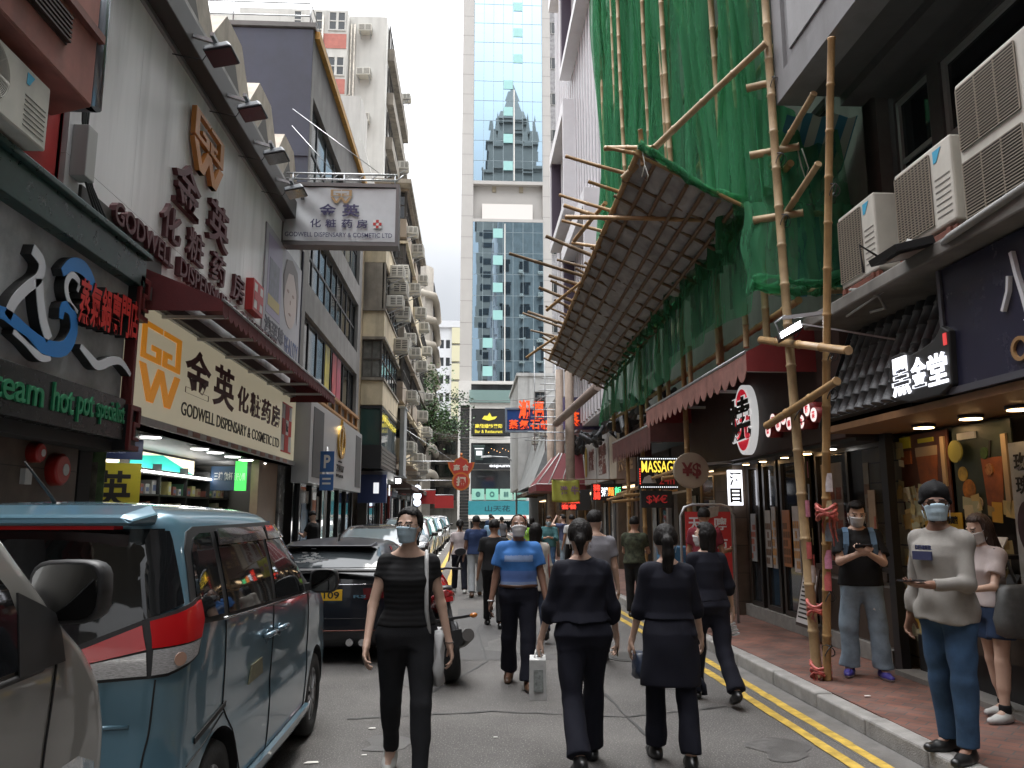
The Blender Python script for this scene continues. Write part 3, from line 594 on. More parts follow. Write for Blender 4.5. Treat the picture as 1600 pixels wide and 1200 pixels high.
m=MB();Fw.box(m,15.15,18.42,4.95,7.3,.0,.03);m.build('print',mat('poster_grey',(.34,.33,.36),.4,var=.2,vscale=1.2),t)
m=MB();Fw.box(m,15.35,16.5,5.55,7.15,.031,.034);a=m.build('purple_panel',mat('poster_purple',(.26,.22,.33),.4),t)
m=MB();Fw.box(m,15.5,16.3,5.95,6.7,.035,.038);m.build('fruit_print',mat('poster_fruit',(.12,.12,.16),.4,var=.8,vscale=5),a)
m=MB();Fw.box(m,15.45,16.4,5.72,5.95,.035,.038);m.build('yellow_strip',mat('poster_gold',(.4,.3,.06),.4),a)
m=MB();Fw.poly(m,[(17.35+.62*math.cos(x),6.35+.68*math.sin(x)) for x in np.linspace(0,2*math.pi,30)[:-1]],.031,.036);a=m.build('portrait',mat('portrait_skin',(.43,.34,.30),.4,var=.1),t)
m=MB();Fw.poly(m,[(16.75,6.2),(16.65,6.7),(16.9,7.1),(17.4,7.22),(17.95,7.1),(18.15,6.6),(18.05,5.9),(17.95,6.6),(17.6,6.95),(17.1,6.85),(16.85,6.5)],.037,.040);m.build('hair_print',mat('portrait_hair',(.17,.145,.14),.5),a)
m=MB()
for u,z,w,h in((17.12,6.45,.1,.035),(17.62,6.45,.1,.035),(17.36,6.25,.03,.05),(17.36,5.98,.12,.03)):Fw.poly(m,[(u+w*math.cos(x),z+h*math.sin(x)) for x in np.linspace(0,2*math.pi,12)[:-1]],.0365,.0395)
m.build('face_features',mat('portrait_lines',(.27,.17,.145),.5),a)
text('澳至尊',Fw,15.3,16.9,5.15,5.5,.031,.006,mat('ink_grey',(.07,.07,.09),.5),'lettering',t,.03)
text('BEAUTY',Fw,17.0,18.3,5.05,5.45,.031,.006,mat('ink_blue',(.1,.13,.25),.5),'lettering',t,.01)
Fh=FC(16.5)
t=thing('hanging_sign','white crumpled banner sign of the pharmacy jutting over the street','sign',(-2.84,16.5,7.3))
m=MB();nx,nz_=40,20;vs=[];fs=[]
for j in range(nz_+1):
 for i in range(nx+1):
  x,z=-4.02+2.36*i/nx,7.38+1.2*j/nz_;k=math.exp(-((i/nx)*4));d=.03+.035*k*math.sin(22*(i/nx+.55*j/nz_))+.006*math.sin(9*i/nx+5*j/nz_)
  vs.append(Fh.p(x,z,d))
for j in range(nz_):
 for i in range(nx):a=j*(nx+1)+i;fs.append((a,a+1,a+nx+2,a+nx+1))
m.add(vs,fs,0,True);m.build('banner_cloth',mat('banner_white',(.50,.51,.53),.5,var=.08),t,fix=False)
m=MB();Fh.box(m,-4.08,-1.60,7.3,8.66,-.28,-.03);m.build('box',mat('sign_box_grey',(.2,.2,.2),.6),t)
m=MB()
for q_ in((-4.09,-1.59,8.6,8.68),(-4.09,-1.59,7.28,7.36),(-4.09,-4.02,7.36,8.6),(-1.66,-1.59,7.36,8.6)):Fh.box(m,*q_,-.29,.06)
m.build('frame',mat('sign_frame',(.13,.12,.12),.5,.4),t)
gw_logo(Fh,-3.05,-2.6,8.22,8.52,.062,.068,mat('logo_tan',(.32,.2,.09),.5),t,.12)
ind=mat('ink_indigo',(.03,.025,.09),.5)
text('金',Fh,-3.28,-2.92,7.92,8.2,.062,.006,ind,'character',t,.02);text('英',Fh,-2.80,-2.42,7.92,8.2,.062,.006,ind,'character',t,.02)
for ch,u in(('化',-3.46),('粧',-3.14),('药',-2.80),('房',-2.48)):text(ch,Fh,u,u+.23,7.67,7.86,.062,.006,ind,'character',t,.012)
text('GODWELL DISPENSARY & COSMETIC LTD',Fh,-3.98,-1.72,7.46,7.56,.062,.006,ind,'lettering',t,.003)
m=MB();Fh.box(m,-2.13,-1.95,7.67,7.86,.06,.063);a=m.build('cross_tile',white_paint,t);m=MB()
for i,j in((1,0),(0,1),(2,1),(1,2)):Fh.box(m,-2.13+.06*i,-2.07+.06*i,7.67+.063*j,7.733+.063*j,.064,.068)
m.build('cross',mat('cross_red'),a)
m=MB();Fh.box(m,-3.68,-3.6,8.28,8.35,.06,.07);m.build('black_mark',blk,t)
m=MB()
for z in(8.82,8.95):m.tube([(-4.05,16.6,z),(-1.65,16.6,z)],.022,6)
for k in range(9):m.tube([(-3.9+.28*k,16.6,8.82),(-3.76+.28*k,16.6,8.95)],.014,5)
for x in(-3.9,-1.7,-2.8):m.tube([(x,16.6,8.66),(x,16.6,8.95)],.02,6)
m.tube([(-4.05,16.9,10.6),(-2.0,16.6,8.95)],.008,5);m.tube([(-4.05,16.9,10.2),(-3.0,16.6,8.95)],.008,5)
m.build('support_truss',steel,t)
# ---- dark grey building with gold emblem shop
plaster=mat('grey_plaster',(.17,.165,.16),.8,var=.3,vscale=1.5,bump=.15,dirt=.35);slate=mat('slate_paint',(.055,.06,.085),.75,var=.25,vscale=1.2,dirt=.15)
F=FL(-4.0)
b=thing('office_building','dark grey building with long ribbon windows beyond the pharmacy','building',(-4.2,23.5,0))
rows=[(18.75,27.6,9.6,11.9),(19.1,27.6,7.2,8.9),(18.85,27.7,4.95,6.45)]
m=MB();F.wall(m,18.5,28.3,4.4,13.6,rows,.22);m.box(-14,-4.23,18.52,28.3,4.2,13.6);m.build('wall',plaster,b)
m=MB();FC(18.5).box(m,-14,-4.004,4.2,13.55,0,.06);FC(18.5).box(m,-14,-4.0,10.2,10.24,.06,.09);FC(18.5).box(m,-14,-4.0,8.3,8.33,.06,.09);m.build('side_wall',slate,b)
m=MB();m.box(-14,-3.95,18.4,28.4,13.6,13.72);m.build('roof',plaster,b)
m=MB()
for z in(13.95,14.3):m.tube([(-14,18.5,z),(-4.1,18.5,z),(-4.1,28,z)],.02,6)
for x in(-12,-10,-8,-6,-4.1):m.tube([(x,18.5,13.7),(x,18.5,14.3)],.018,6)
m.build('railing',steel,b)
for k,(a,e,z0,z1) in enumerate(rows):window(b,F,a,e,z0,z1,-.16,(7,9,8)[k],(2,2,1)[k],black_metal,glass if k else glass_lt,.07)
for a,c_ in((22.3,(.5,.42,.06)),(23.5,(.45,.05,.06)),(24.3,(.4,.06,.1))):
 m=MB();F.box(m,a,a+.7,5.0,6.4,-.118,-.112);m.build('window_poster',mat('wp%d'%int(a*10),c_,.5,var=.5,vscale=3),b)
wood=mat('orange_wood',(.33,.17,.06),.6,var=.3);m=MB();F.box(m,18.85,27.8,4.87,4.95,0,.12);F.box(m,18.85,27.8,4.5,4.56,0,.1)
for k in range(8):F.box(m,19.5+k*1.15,19.62+k*1.15,4.56,4.87,.0,.08)
m.build('timber_sill',wood,b)
m=MB();m.bar((-3.93,18.6,13.5),(-3.93,28.2,13.5),.12,.2);m.build('orange_duct',mat('ochre_strip',(.45,.24,.04),.6,var=.4,vscale=8),b)
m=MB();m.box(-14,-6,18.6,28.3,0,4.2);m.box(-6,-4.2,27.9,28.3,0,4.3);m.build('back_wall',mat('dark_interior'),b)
fas=mat('fascia_alu',(.36,.365,.375),.35,.35,var=.1,vscale=2,stretch=(1,1,.2))
Fs=FL(-3.7)
t=thing('shop_fascia','pale metal fascia box with round gold emblem on the grey building','sign',(-3.85,23,2.35))
m=MB();Fs.box(m,18.55,27.3,2.35,4.3,-.4,0);m.build('panel',fas,t,bevel=.01)
pf=mat('perforated_grey',(.05,.05,.05),.6,var=.5,vscale=60);m=MB();Fs.box(m,18.9,20.2,2.5,4.15,.002,.01);m.build('mesh_panel',pf,t);m=MB();Fs.box(m,25.9,27.1,2.5,4.15,.002,.01);m.build('mesh_panel',pf,t)
go=mat('emblem_gold',(.55,.33,.08),.25,.8)
m=MB();rfill(Fs,m,arc(22.9,3.66,.52,0,360,36,.42),.12,.0,.06);Fs.poly(m,[(22.75,3.3),(22.9,3.3),(23.15,3.9),(22.95,4.2),(22.85,4.2),(22.95,3.85)],0,.05);Fs.poly(m,[(22.8,4.1),(23.0,4.1),(22.95,4.3),(22.85,4.3)],0,.05);m.build('emblem',go,t)
text('ZBW',Fs,22.3,23.5,2.82,3.0,0,.03,blk,'lettering',t,.03);text('DA BAR',Fs,22.3,23.5,2.66,2.74,0,.02,blk,'lettering',t,.01);text('est',Fs,22.6,23.2,3.08,3.13,0,.02,blk,'lettering',t,.01)
m=MB()
for y in np.arange(19,27.5,1.4):m.box(-4.05,-3.98,y,y+.09,.12,2.35)
FL(-4.05).box(m,18.6,27.3,.12,.35,-.04,.05)
sf=thing('shopfront','dark framed glass shopfront under the gold emblem fascia','shopfront',(-4.05,23,.12));m.build('frame',black_metal,sf)
m=MB();FL(-4.05).box(m,18.6,27.3,.35,2.35,-.01,.0);m.build('pane',glass,sf)
for k,(y,c_) in enumerate(((19.6,(.12,.2,.3)),(20.6,(.45,.13,.04)),(21.5,(.3,.3,.28)),(20.1,(.4,.38,.35)))):
 m=MB();FL(-4.05).box(m,y,y+.8,1.0+.25*k,1.9+.1*k,.003,.008);m.build('window_poster',mat('sfp%d'%k,c_,.5,var=.6,vscale=5),sf)
t=thing('parking_sign','blue parking sign on a slim grey pole by the left kerb','sign',(-3.15,17.7,.12));m=MB();m.cyl((-3.15,17.7,.12),(-3.15,17.7,3.1),.035,n=10);m.build('pole',steel,t)
sb=mat('traffic_blue',(.025,.10,.30),.45);m=MB();FC(17.66).box(m,-3.28,-2.98,2.55,3.0,0,.015);FC(17.66).box(m,-3.28,-2.98,2.15,2.5,0,.015);m.build('plate',sb,t,bevel=.004)
text('P',FC(17.66),-3.2,-3.06,2.63,2.92,.016,.003,white_paint,'lettering',t,.03)
m=MB();FC(17.66).box(m,-3.22,-3.04,2.38,2.42,.016,.019);FC(17.66).box(m,-3.22,-3.04,2.28,2.32,.016,.019);m.build('small_print',white_paint,t)
# ---- beige tenement with bay windows
beige=mat('beige_render',(.54,.46,.32),.8,var=.25,vscale=1.3,dirt=.45);stain=mat('stained_render',(.22,.195,.16),.85,var=.45,vscale=1.2,dirt=.7);bsteel=mat('rusty_frame',(.06,.052,.045),.7,var=.3,vscale=10)
b=thing('tenement','old beige tenement with projecting bay windows and rusty frames','building',(-4.4,33,0))
m=MB();m.box(-14,-4.1,29.0,36.2,3.9,14.2);m.box(-14,-6,29.2,36.2,0,3.9);m.build('wall',beige,b)
B0,B1,X1=29.5,33.2,-3.29
levels=[(3.95,4.2,'d'),(4.2,5.6,'b'),(5.6,6.65,'s'),(5.9,6.65,'w'),(6.65,8.1,'W'),(8.1,8.45,'s'),(8.45,9.75,'x'),(9.75,11.0,'w')]
m=MB();m.box(-4.1,X1,B0,B1+2.5,5.62,6.55);m.box(-4.1,X1,B0,B1+2.5,8.2,9.2);m.box(-4.1,X1,B0,B1+2.5,11.1,12.0);m.build('bay_spandrel',beige,b,bevel=.02)
m=MB();m.box(-4.1,X1+.05,B0-.08,B1+2.6,9.2,9.28);m.box(-4.1,X1+.05,B0-.08,B1+2.6,6.55,6.65);m.box(-4.1,X1+.05,B0-.08,B1+2.6,8.1,8.2);m.box(-4.1,X1+.05,B0-.08,B1+2.6,12,12.1);m.build('bay_slab',stain,b)
m=MB();m.box(-4.1,X1,B0,B0+.1,9.28,11.1);m.build('bay_end_wall',stain,b)
for z0,z1 in((6.65,8.1),(9.28,11.1)):
 window(b,FL(X1-.06),B0,B1+2.4,z0,z1,-.05,6,2,bsteel,glass)
window(b,FC(B0+.06),-4.1,X1-.07,6.65,8.1,-.04,2,2,bsteel,mat('curtain_glass',(.14,.14,.13),.12,var=.5,vscale=4),.06)
m=MB();m.box(-4.1,X1,B0,B1+2.4,5.5,5.6);m.box(-4.1,X1,B0,B1+2.4,3.3,4.15);m.box(X1-.08,X1,B0,B0+.08,4.15,5.5);m.build('dark_bay',black_metal,b)
m=MB();m.box(-4.08,X1-.02,B0+.03,B0+.05,4.15,5.5);m.build('pane',mat('green_glass',(.03,.06,.055),.08),b);m=MB();m.box(X1-.05,X1-.03,B0+.1,B1+2.3,4.15,5.5);m.build('pane',glass_lt,b)
m=MB()
for k in range(5):m.box(X1+.001,X1+.02,B0,B1+2.4,3.4+.15*k,3.5+.15*k)
m.build('louvre_band',mat('brown_louvre',(.09,.08,.07),.6),b)
fit=text('MASSAGE 2/F',FL(X1),B0+.3,B1+1.8,5.1,5.3,.002,.01,mat('yellow_lit',(.6,.5,.05),.5,emit=.1),'window_lettering',b,.02)
GA='air conditioners on the beige tenement'
for k,(y,z,xx) in enumerate(((31.2,9.72,X1),(33.6,8.45,X1),(31.5,11.0,X1),(34.6,10.1,X1),(33.5,11.6,X1),(35.5,9.0,X1),(32.6,10.6,X1))):
 window_ac((xx,y,z),R(90),'boxy window air conditioner jutting from the beige tenement bays',GA,1.25)
brown=mat('brown_render',(.27,.22,.17),.85,var=.35,vscale=1.3,dirt=.5)
b=thing('tenement','brown weathered tenement with stacked balconies, beyond the beige one','building',(-4.4,43,0))
m=MB();m.box(-14,-3.9,36.25,49,4,17.2);m.box(-14,-6,36.25,49,0,4);m.build('wall',brown,b)
for k in range(5):
 z=4.2+k*2.65;m=MB();m.box(-3.9,-3.2,37,42.2,z,z+.9);m.box(-3.9,-3.1,36.9,42.3,z+2.3,z+2.42);m.box(-3.9,-3.2,43.6,48.8,z,z+.9);m.box(-3.9,-3.1,43.5,48.9,z+2.3,z+2.42);m.build('balcony',(beige,brown,stain)[k%3],b)
 window(b,FL(-3.26),37,42.2,z+.9,z+2.3,-.05,7,2,bsteel,glass);window(b,FL(-3.26),43.6,48.8,z+.9,z+2.3,-.05,7,2,bsteel,glass)
 window(b,FC(37.04),-3.9,-3.2,z+.9,z+2.3,-.03,2,2,bsteel,glass)
m=MB();m.box(-14,-2.95,36.2,49.1,17.2,17.4);m.build('roof',stain,b)
for k in range(16):
 y=(37.6,39.2,40.8,44.2,46,47.6)[(k*5+k//6)%6];z=4.4+(k%5)*2.65+random.uniform(-.1,.3)
 window_ac((-3.15,y,z),R(90),'boxy window air conditioner on the brown tenement balconies','air conditioners on the brown tenement',1.2)
m=MB()
for k in range(4):y=36.8+.35*k;m.tube([(-3.95+.05*k,36.2,4.1),(-3.95+.05*k,36.2,16)],.04,6)
m.build('drainpipe',mat('pipe_grey',(.25,.24,.22),.6),b)
m=MB();m.box(-3.15,-2.95,35.4,36.7,3.3,6.3);t=single('vertical_sign',m,mat('faded_board',(.24,.245,.25),.6,var=.3,vscale=2),'tall faded grey sign panel standing off the tenements','sign',bevel=.02)
m=MB()
for q_ in((-3.2,-2.9,35.36,36.74,3.24,3.3),(-3.2,-2.9,35.36,36.74,6.3,6.36)):m.box(*q_)
m.build('frame',steel,t)
b=thing('tenement','lower brown tenement with long canopies further down the left side','building',(-4.4,55,0))
m=MB();m.box(-14,-3.9,49.1,60,3.5,14.4);m.box(-14,-6,49.1,60,0,3.5);m.build('wall',mat('pale_brown_render',(.3,.25,.19),.85,var=.35,vscale=1,dirt=.5),b)
for k in range(4):
 z=4+k*2.6;m=MB();m.box(-3.9,-3.3,49.5,59.6,z,z+.95);m.build('balcony',(stain,beige)[k%2],b);window(b,FL(-3.4),49.5,59.6,z+.95,z+2.4,-.05,11,2,bsteel,glass);window(b,FC(49.54),-3.9,-3.3,z+.95,z+2.4,-.03,1,2,bsteel,glass)
for k in range(8):window_ac((-3.25,50.5+(k*2.7)%8.5,4.3+(k%4)*2.6),R(90),'boxy air conditioner on the lower brown tenement','air conditioners on the lower tenement',1.2)
tw=mat('tower_white',(.50,.49,.46),.8,var=.12,vscale=.5,dirt=.2);pink=mat('pink_band',(.42,.15,.12),.8,var=.2)
b=thing('apartment_tower','tall white apartment tower with pink bands rising over the left side','building',(-9,50,0))
m=MB();m.box(-26,-5.15,43.4,56,0,30.6);m.box(-13.5,-7.3,42.6,43.4,0,30.4);m.build('wall',tw,b)
for k in range(9):
 z=6.2+k*2.8;m=MB();FC(42.6).box(m,-10.6,-9.4,z-.6,z+.3,0,.03);m.build('pink_panel',pink,b);m=MB();FC(42.6).box(m,-9.0,-7.35,z-.6,z+.3,0,.03);m.build('pink_panel',pink,b)
 for u in(-10.4,-9.2,-8.4,-7.9):window(b,FC(42.6),u,u+.5,z+.5,z+1.7,.005,1,2,tw,glass,.07)
 window_ac((-6.35,43.4,z+.8),0,'boxy air conditioner on the blank end of the white tower','air conditioners on the white tower',1.2)
 m=MB();m.box(-5.15,-4.75,44+.2,55,z-.3,z+.45);m.build('balcony',stain,b);window(b,FL(-5.1),44.3,55,z+.5,z+2.1,.005,8,1,bsteel,glass)
 if k%2==0:window_ac((-4.75,45+k*.7,z+.6),R(90),'boxy air conditioner on the street side of the white tower','air conditioners on the white tower street side',1.2)
m=MB()
for x in(-7.0,-7.2,-8.7):m.tube([(x,43.3 if x>-7.3 else 42.5,4),(x,43.3 if x>-7.3 else 42.5,30)],.06,6)
for k in range(7):m.tube([(-9.4,42.5,8+2.8*k),(-7.0,42.5,8.3+2.8*k)],.04,5)
m.build('drainpipe',mat('pipe_white',(.42,.38,.32),.6,var=.5,vscale=6),b)
b=thing('annex_building','small white annex with dark shutter below the white tower','building',(-6,30,0));m=MB();m.box(-9.6,-4.3,28.6,30.5,13.5,17.4);m.hexa([(-4.3,28.6,13.5),(-3.6,28.6,13.5),(-3.6,30.5,13.5),(-4.3,30.5,13.5),(-4.3,28.6,15.6),(-4.2,28.6,15.6),(-4.2,30.5,15.6),(-4.3,30.5,15.6)]);m.build('wall',tw,b)
window(b,FC(28.6),-5.2,-4.5,13.9,15.3,.005,2,1,black_metal,mat('shutter_dark',(.06,.06,.065),.6),.06)
b=thing('apartment_tower','distant beige tower block with balconies on the left skyline','building',(-7,78,0));m=MB();m.box(-16,-4.6,76,90,0,26.2);m.cyl((-5.6,78,0),(-5.6,78,26),1.7,n=20);m.build('wall',mat('far_beige',(.36,.33,.29),.8,var=.15),b)
for k in range(9):
 z=3+k*2.5;m=MB();m.tube([(-7,75.6,z),(-5,75.9,z),(-3.8,77.2,z),(-3.7,80,z),(-3.8,88,z)],.38,8);m.build('balcony',mat('far_balcony',(.42,.38,.32),.8),b);window(b,FC(76),-11,-7,z+.6,z+1.9,.02,5,1,bsteel,glass);window(b,FL(-3.95),79,89,z+.7,z+1.9,.02,6,1,bsteel,glass)
b=thing('office_building','distant white office block with grid windows and cream column','building',(-4,125,0));m=MB();Fz=FC(118);hs=[]
for k in range(9):
 for j in range(7):hs.append((-9.4+j*.92,-8.8+j*.92,4.6+k*2.7,5.9+k*2.7))
Fz.wall(m,-9.8,-3.0,0,30,hs,.3);m.box(-9.8,-1.3,118.32,130,0,30);m.box(-9.8,-1.3,117.7,118.3,29.4,30.4);m.build('wall',mat('far_white',(.55,.56,.58),.7),b);m=MB();m.box(-9.7,-3.1,118.25,118.31,3,29);m.build('pane',glass,b)
m=MB()
for k in range(10):m.box(-3.0,-1.35,117.7,118.31,2.2+k*2.75,4.6+k*2.75)
m.build('cream_column',mat('far_cream',(.55,.52,.36),.7),b)
m=MB();m.box(-9.2,-1.2,88,98,0,11.5);b=thing('low_block','weathered grey low block closing the left end of the street','building',(-4,92,0));m.build('wall',mat('far_grey',(.33,.32,.29),.85,var=.3,vscale=.8,dirt=.4),b)
for k in range(4):m=MB();FC(88).box(m,-6,-1.3,2.2+k*2.5,3.0+k*2.5,0,.5);m.build('balcony',stain,b);window(b,FC(88),-5.6,-1.6,3.1+k*2.5,4.5+k*2.5,.01,6,1,bsteel,glass)
# ---- left street-level shops beyond the grey building
Fq=FC(29.2)
t=board('shop_sign',FC(30.6),-4.2,-3.15,2.05,3.1,0,.35,mat('shop_navy',(.025,.04,.12),.4),'navy blue box sign with white logo in front of the tenement','sign')
m=MB();FL(-3.15).box(m,31.2,31.6,2.35,2.75,0,.01);m.box(-3.62,-3.42,30.235,30.245,2.4,2.8);m.build('logo',mat('lit_white',(.7,.72,.75),.5,emit=.18),t)
m=MB();m.box(-4.3,-3.15,30.6,36,2.95,3.25);m.box(-3.6,-2.9,30.2,30.25,3.2,3.24);single('canopy',m,mat('canopy_grey',(.25,.25,.25),.6),'thin grey concrete canopy below the dark bay','canopy')
shops_l=[(31,35.8,(.05,.045,.04),'dark shopfront below the beige tenement'),(36.4,40,(.28,.035,.025),'bright red shopfront below the brown tenement'),(40.2,44.8,(.05,.06,.06),'black tiled shopfront below the brown tenement'),(45,49,(.10,.055,.03),'brown timber shopfront below the brown tenement'),(49.3,54.5,(.05,.05,.05),'dark grey shopfront under the lower tenement'),(54.7,60,(.12,.1,.08),'tan shopfront under the lower tenement')]
for a,e,c_,lb in shops_l:
 t=thing('shopfront',lb,'shopfront',(-4.2,(a+e)/2,.12));m=MB();Fk=FL(-4.0);Fk.box(m,a,e,2.5,3.4,-.3,.12);Fk.box(m,a,a+.25,.12,2.5,-.3,.05);Fk.box(m,e-.25,e,.12,2.5,-.3,.05);m.build('surround',mat('shopc%d'%int(a),c_,.5,var=.3,vscale=4),t)
 window(t,Fk,a+.25,e-.25,.2,2.5,-.1,3,1,black_metal,glass)
 m=MB();Fk.box(m,a+.5,e-.5,2.75,3.15,.121,.15);m.build('name_board',random.choice((mat('nb_w',(.5,.5,.48),.5),mat('nb_r',(.4,.03,.03),.5),mat('nb_y',(.5,.36,.05),.5))),t)
 text(random.choice(('茶餐廳','時裝','藥房','電器','鮮果')),Fk,a+1.0,e-1.0,2.8,3.1,.151,.02,blk,'lettering',t,.02)
awning(FL(-4.0),37,42,3.55,0,2.95,1.3,.2,'dark brown shop awning on the left, nearer of two',mat('awning_brown',(.06,.035,.03),.8,var=.3),mat('awning_brown'),3)
awning(FL(-4.0),43,49.5,3.5,0,2.85,1.5,.2,'dark brown shop awning on the left, farther of two',mat('awning_brown'),mat('awning_brown'),3)
m=MB();m.cyl((-3.0,41,.12),(-3.0,41,3.0),.05,n=10);single('post',m,steel,'grey steel post on the left pavement','post')
for k,(y,x,z,w) in enumerate(((46,-2.9,2.2,.9),(50,-2.2,2.0,1.15))):
 t=board('banner',FC(y),x,x+w,z,z+.75,0,.04,mat('banner_red',(.45,.03,.03),.6),('plain red hanging banner on the left, smaller','plain red hanging banner on the left, larger')[k],'banner')
 m=MB();m.tube([(-3.9,y+.02,z+.8),(x+w,y+.02,z+.8)],.02,5);m.build('rod',steel,t)
t=thing('neon_sign','white lit blob neon shop sign low on the left','sign',(-2.9,43.4,2.0));m=MB()
for i,(dz,rr) in enumerate(((0,.2),(.36,.22),(.75,.18))):FC(43.4).poly(m,[(-2.85+rr*math.cos(a),2.25+dz+rr*math.sin(a)) for a in np.linspace(0,2*math.pi,18)[:-1]],0,.06)
m.build('lit_disc',mat('lit_bluewhite',(.7,.8,1),.5,emit=.45),t);m=MB();m.bar((-3.9,43.45,2.6),(-2.85,43.45,2.6),.05);m.build('bracket',steel,t)
t=thing('floodlight','bright lit floodlight on the canopy below the dark bay','floodlight',(-2.9,33,2.9));m=MB();m.box(-3.1,-2.8,32.95,33.2,2.85,3.1);m.tube([(-3.9,33.1,3.2),(-2.95,33.1,3.12)],.03,6);m.build('housing',black_metal,t);m=MB();m.box(-3.05,-2.85,32.93,32.945,2.88,3.06);m.build('lens',lamp_white,t)
def tree(base,crown_c,rad,n,label):
 t=thing('tree',label,'tree',base);b0=Vector(base);c=Vector(crown_c)
 m=MB();m.tube([b0,b0+(c-b0)*.4+Vector((-.2,.2,.8)),b0+(c-b0)*.75+Vector((0,0,.6)),c],[.22,.17,.12,.07],8);rs=random.Random(5)
 tips=[]
 for k in range(26):
  d=Vector((rs.gauss(0,1)*rad[0],rs.gauss(0,1)*rad[1],rs.gauss(0,.8)*rad[2]))*.6;tips.append(c+d);m.tube([c+d*.05-Vector((0,0,.8)),c+d*.5+Vector((0,0,rs.uniform(-.2,.4))),c+d],[.05,.03,.012],5)
 m.build('trunk',mat('bark',(.07,.055,.045),.9,var=.4,vscale=12),t)
 lm=[mat('leaf_a',(.045,.105,.03),.6),mat('leaf_b',(.075,.135,.04),.6),mat('leaf_c',(.028,.07,.024),.6)];m=MB()
 for tp in tips:
  mi=rs.choice((0,0,1,2));nn=int(n/26*rs.uniform(.5,1.4));sp=rs.uniform(.35,.75)
  for _ in range(nn):
   p=tp+Vector((rs.gauss(0,sp),rs.gauss(0,sp),rs.gauss(0,sp*.7)));a=Vector((rs.gauss(0,1),rs.gauss(0,1),rs.gauss(0,.6))).normalized();e=a.cross(Vector((rs.gauss(0,1),rs.gauss(0,1),rs.gauss(0,1)))).normalized();L=rs.uniform(.13,.26)
   m.add([p,p+a*L*.5+e*L*.28,p+a*L,p+a*L*.5-e*L*.28],[(0,1,2,3)],mi if rs.random()<.75 else rs.choice((0,1,2)))
 m.build('crown',lm,t,fix=False)
tree((-4.3,61.5,.1),(-2.9,58,8.4),(1.5,2.2,2.4),4200,'leafy green street tree leaning over the far left side')
# ---- glass tower at the end
stone_w=mat('tower_stone',(.38,.36,.34),.6,var=.06,vscale=.6)
mir=mat('mirror_glass',(.37,.50,.60),.015,1.0,bump=.012,bscale=.35)
grn=mat('vent_green',(.28,.50,.48),.25)
b=thing('glass_tower','tall narrow glass tower closing the street, pale blue mirror facade','building',(3.2,80,0))
X0,X1t,Yt=-1.15,7.75,75.;Fg=FC(Yt)
m=MB();m.box(X0,.02,Yt,Yt+12,13.9,78);m.box(6.9,X1t,Yt,Yt+12,13.9,78);m.box(.02,6.9,Yt+.6,Yt+12,13.9,78);m.box(.02,6.9,Yt-.05,Yt+.5,33.9,34.25);m.box(.02,6.9,Yt-.05,Yt+.5,30.0,30.3);m.build('frame_wall',stone_w,b)
for z in np.arange(15.5,78,2.15):
 m=MB();Fg.box(m,X0-.002,.022,z,z+.035,0,.004);m.build('joint',mat('joint_grey',(.18,.17,.16),.8),b)
 m=MB();Fg.box(m,6.898,X1t+.002,z,z+.035,0,.004);m.build('joint',mat('joint_grey'),b)
def mirror(z0,z1):
 m=MB();xs=np.linspace(.02,6.9,8);nzp=max(1,int(round((z1-z0)/1.075)));zs=np.linspace(z0,z1,nzp+1);rs=random.Random(3)
 for i in range(7):
  for j in range(nzp):
   a,c2,e,f=xs[i],xs[i+1],zs[j],zs[j+1];t1,t2=rs.uniform(-.0012,.0012),rs.uniform(-.0012,.0012)
   m.quad((a,Yt-t1-t2,e),(c2,Yt+t1-t2,e),(c2,Yt+t1+t2,f),(a,Yt-t1+t2,f))
 g=m.build('mirror_glazing',mir,b,fix=False);m=MB()
 for x in xs:Fg.box(m,x-.018,x+.018,z0,z1,.004,.03)
 for j,z in enumerate(zs):Fg.box(m,.02,6.9,z-.015,z+.015,.003,.025) if j%2==0 else None
 m.build('mullion',mat('mullion_grey',(.22,.27,.29),.5),b)
mirror(34.25,77);mirror(13.95,30.0)
m=MB();Fg.box(m,4.0,4.12,34.3,44,.03,.1);Fg.box(m,3.1,3.2,14,29.8,.03,.1);m.build('rail',mat('rail_white',(.6,.58,.54),.5),b)
for k in range(13):
 z=35.4+k*2.9;x=3.0 if k<4 else 4.0;m=MB();Fg.box(m,x,x+.93,z,z+.95,.03,.06);m.build('vent_window',grn,b)
for k in range(6):z=14.6+k*2.75;x=1.05 if k<2 else 2.0;m=MB();Fg.box(m,x,x+.93,z,z+.95,.03,.06);m.build('vent_window',grn,b)
m=MB();m.box(.02,6.9,Yt+2.5,Yt+2.6,30.3,33.9);m.box(.9,5.9,Yt+.2,Yt+.35,30.35,31.95);m.build('sky_garden',mat('garden_tan',(.30,.26,.19),.8,var=.2),b)
m=MB();m.box(.9,5.9,Yt+.1,Yt+.19,30.35,31.9);m.build('parapet_panel',mat('panel_pale',(.6,.56,.53),.6),b)
m=MB();m.box(1.9,2.3,Yt+.5,Yt+2.5,33.3,33.9);m.box(4.6,5.0,Yt+.5,Yt+2.5,33.3,33.9);m.build('beam',mat('garden_tan'),b)
pod=mat('podium_white',(.55,.53,.5),.6,var=.08)
m=MB();Yp=73.6;Fp2=FC(Yp)
Fp2.wall(m,-1.2,8,0,13.9,[(.0,5.2,8.7,11.3),(.0,5.2,6.2,8.1),(.0,5.2,3.4,5.6),(.0,5.2,0,2.6),(-1.0,-.15,.0,11.6),(-.02,5.2,12.0,13.6)],.35);m.box(-1.2,8,Yp+.36,75,0,13.9);p_=m.build('podium',pod,b)
m=MB()
for z in np.arange(.2,11.5,.28):Fp2.box(m,-1.0,-.15,z,z+.2,-.34,-.22)
m.build('louvre',mat('louvre_black',(.03,.03,.03),.5),p_)
m=MB()
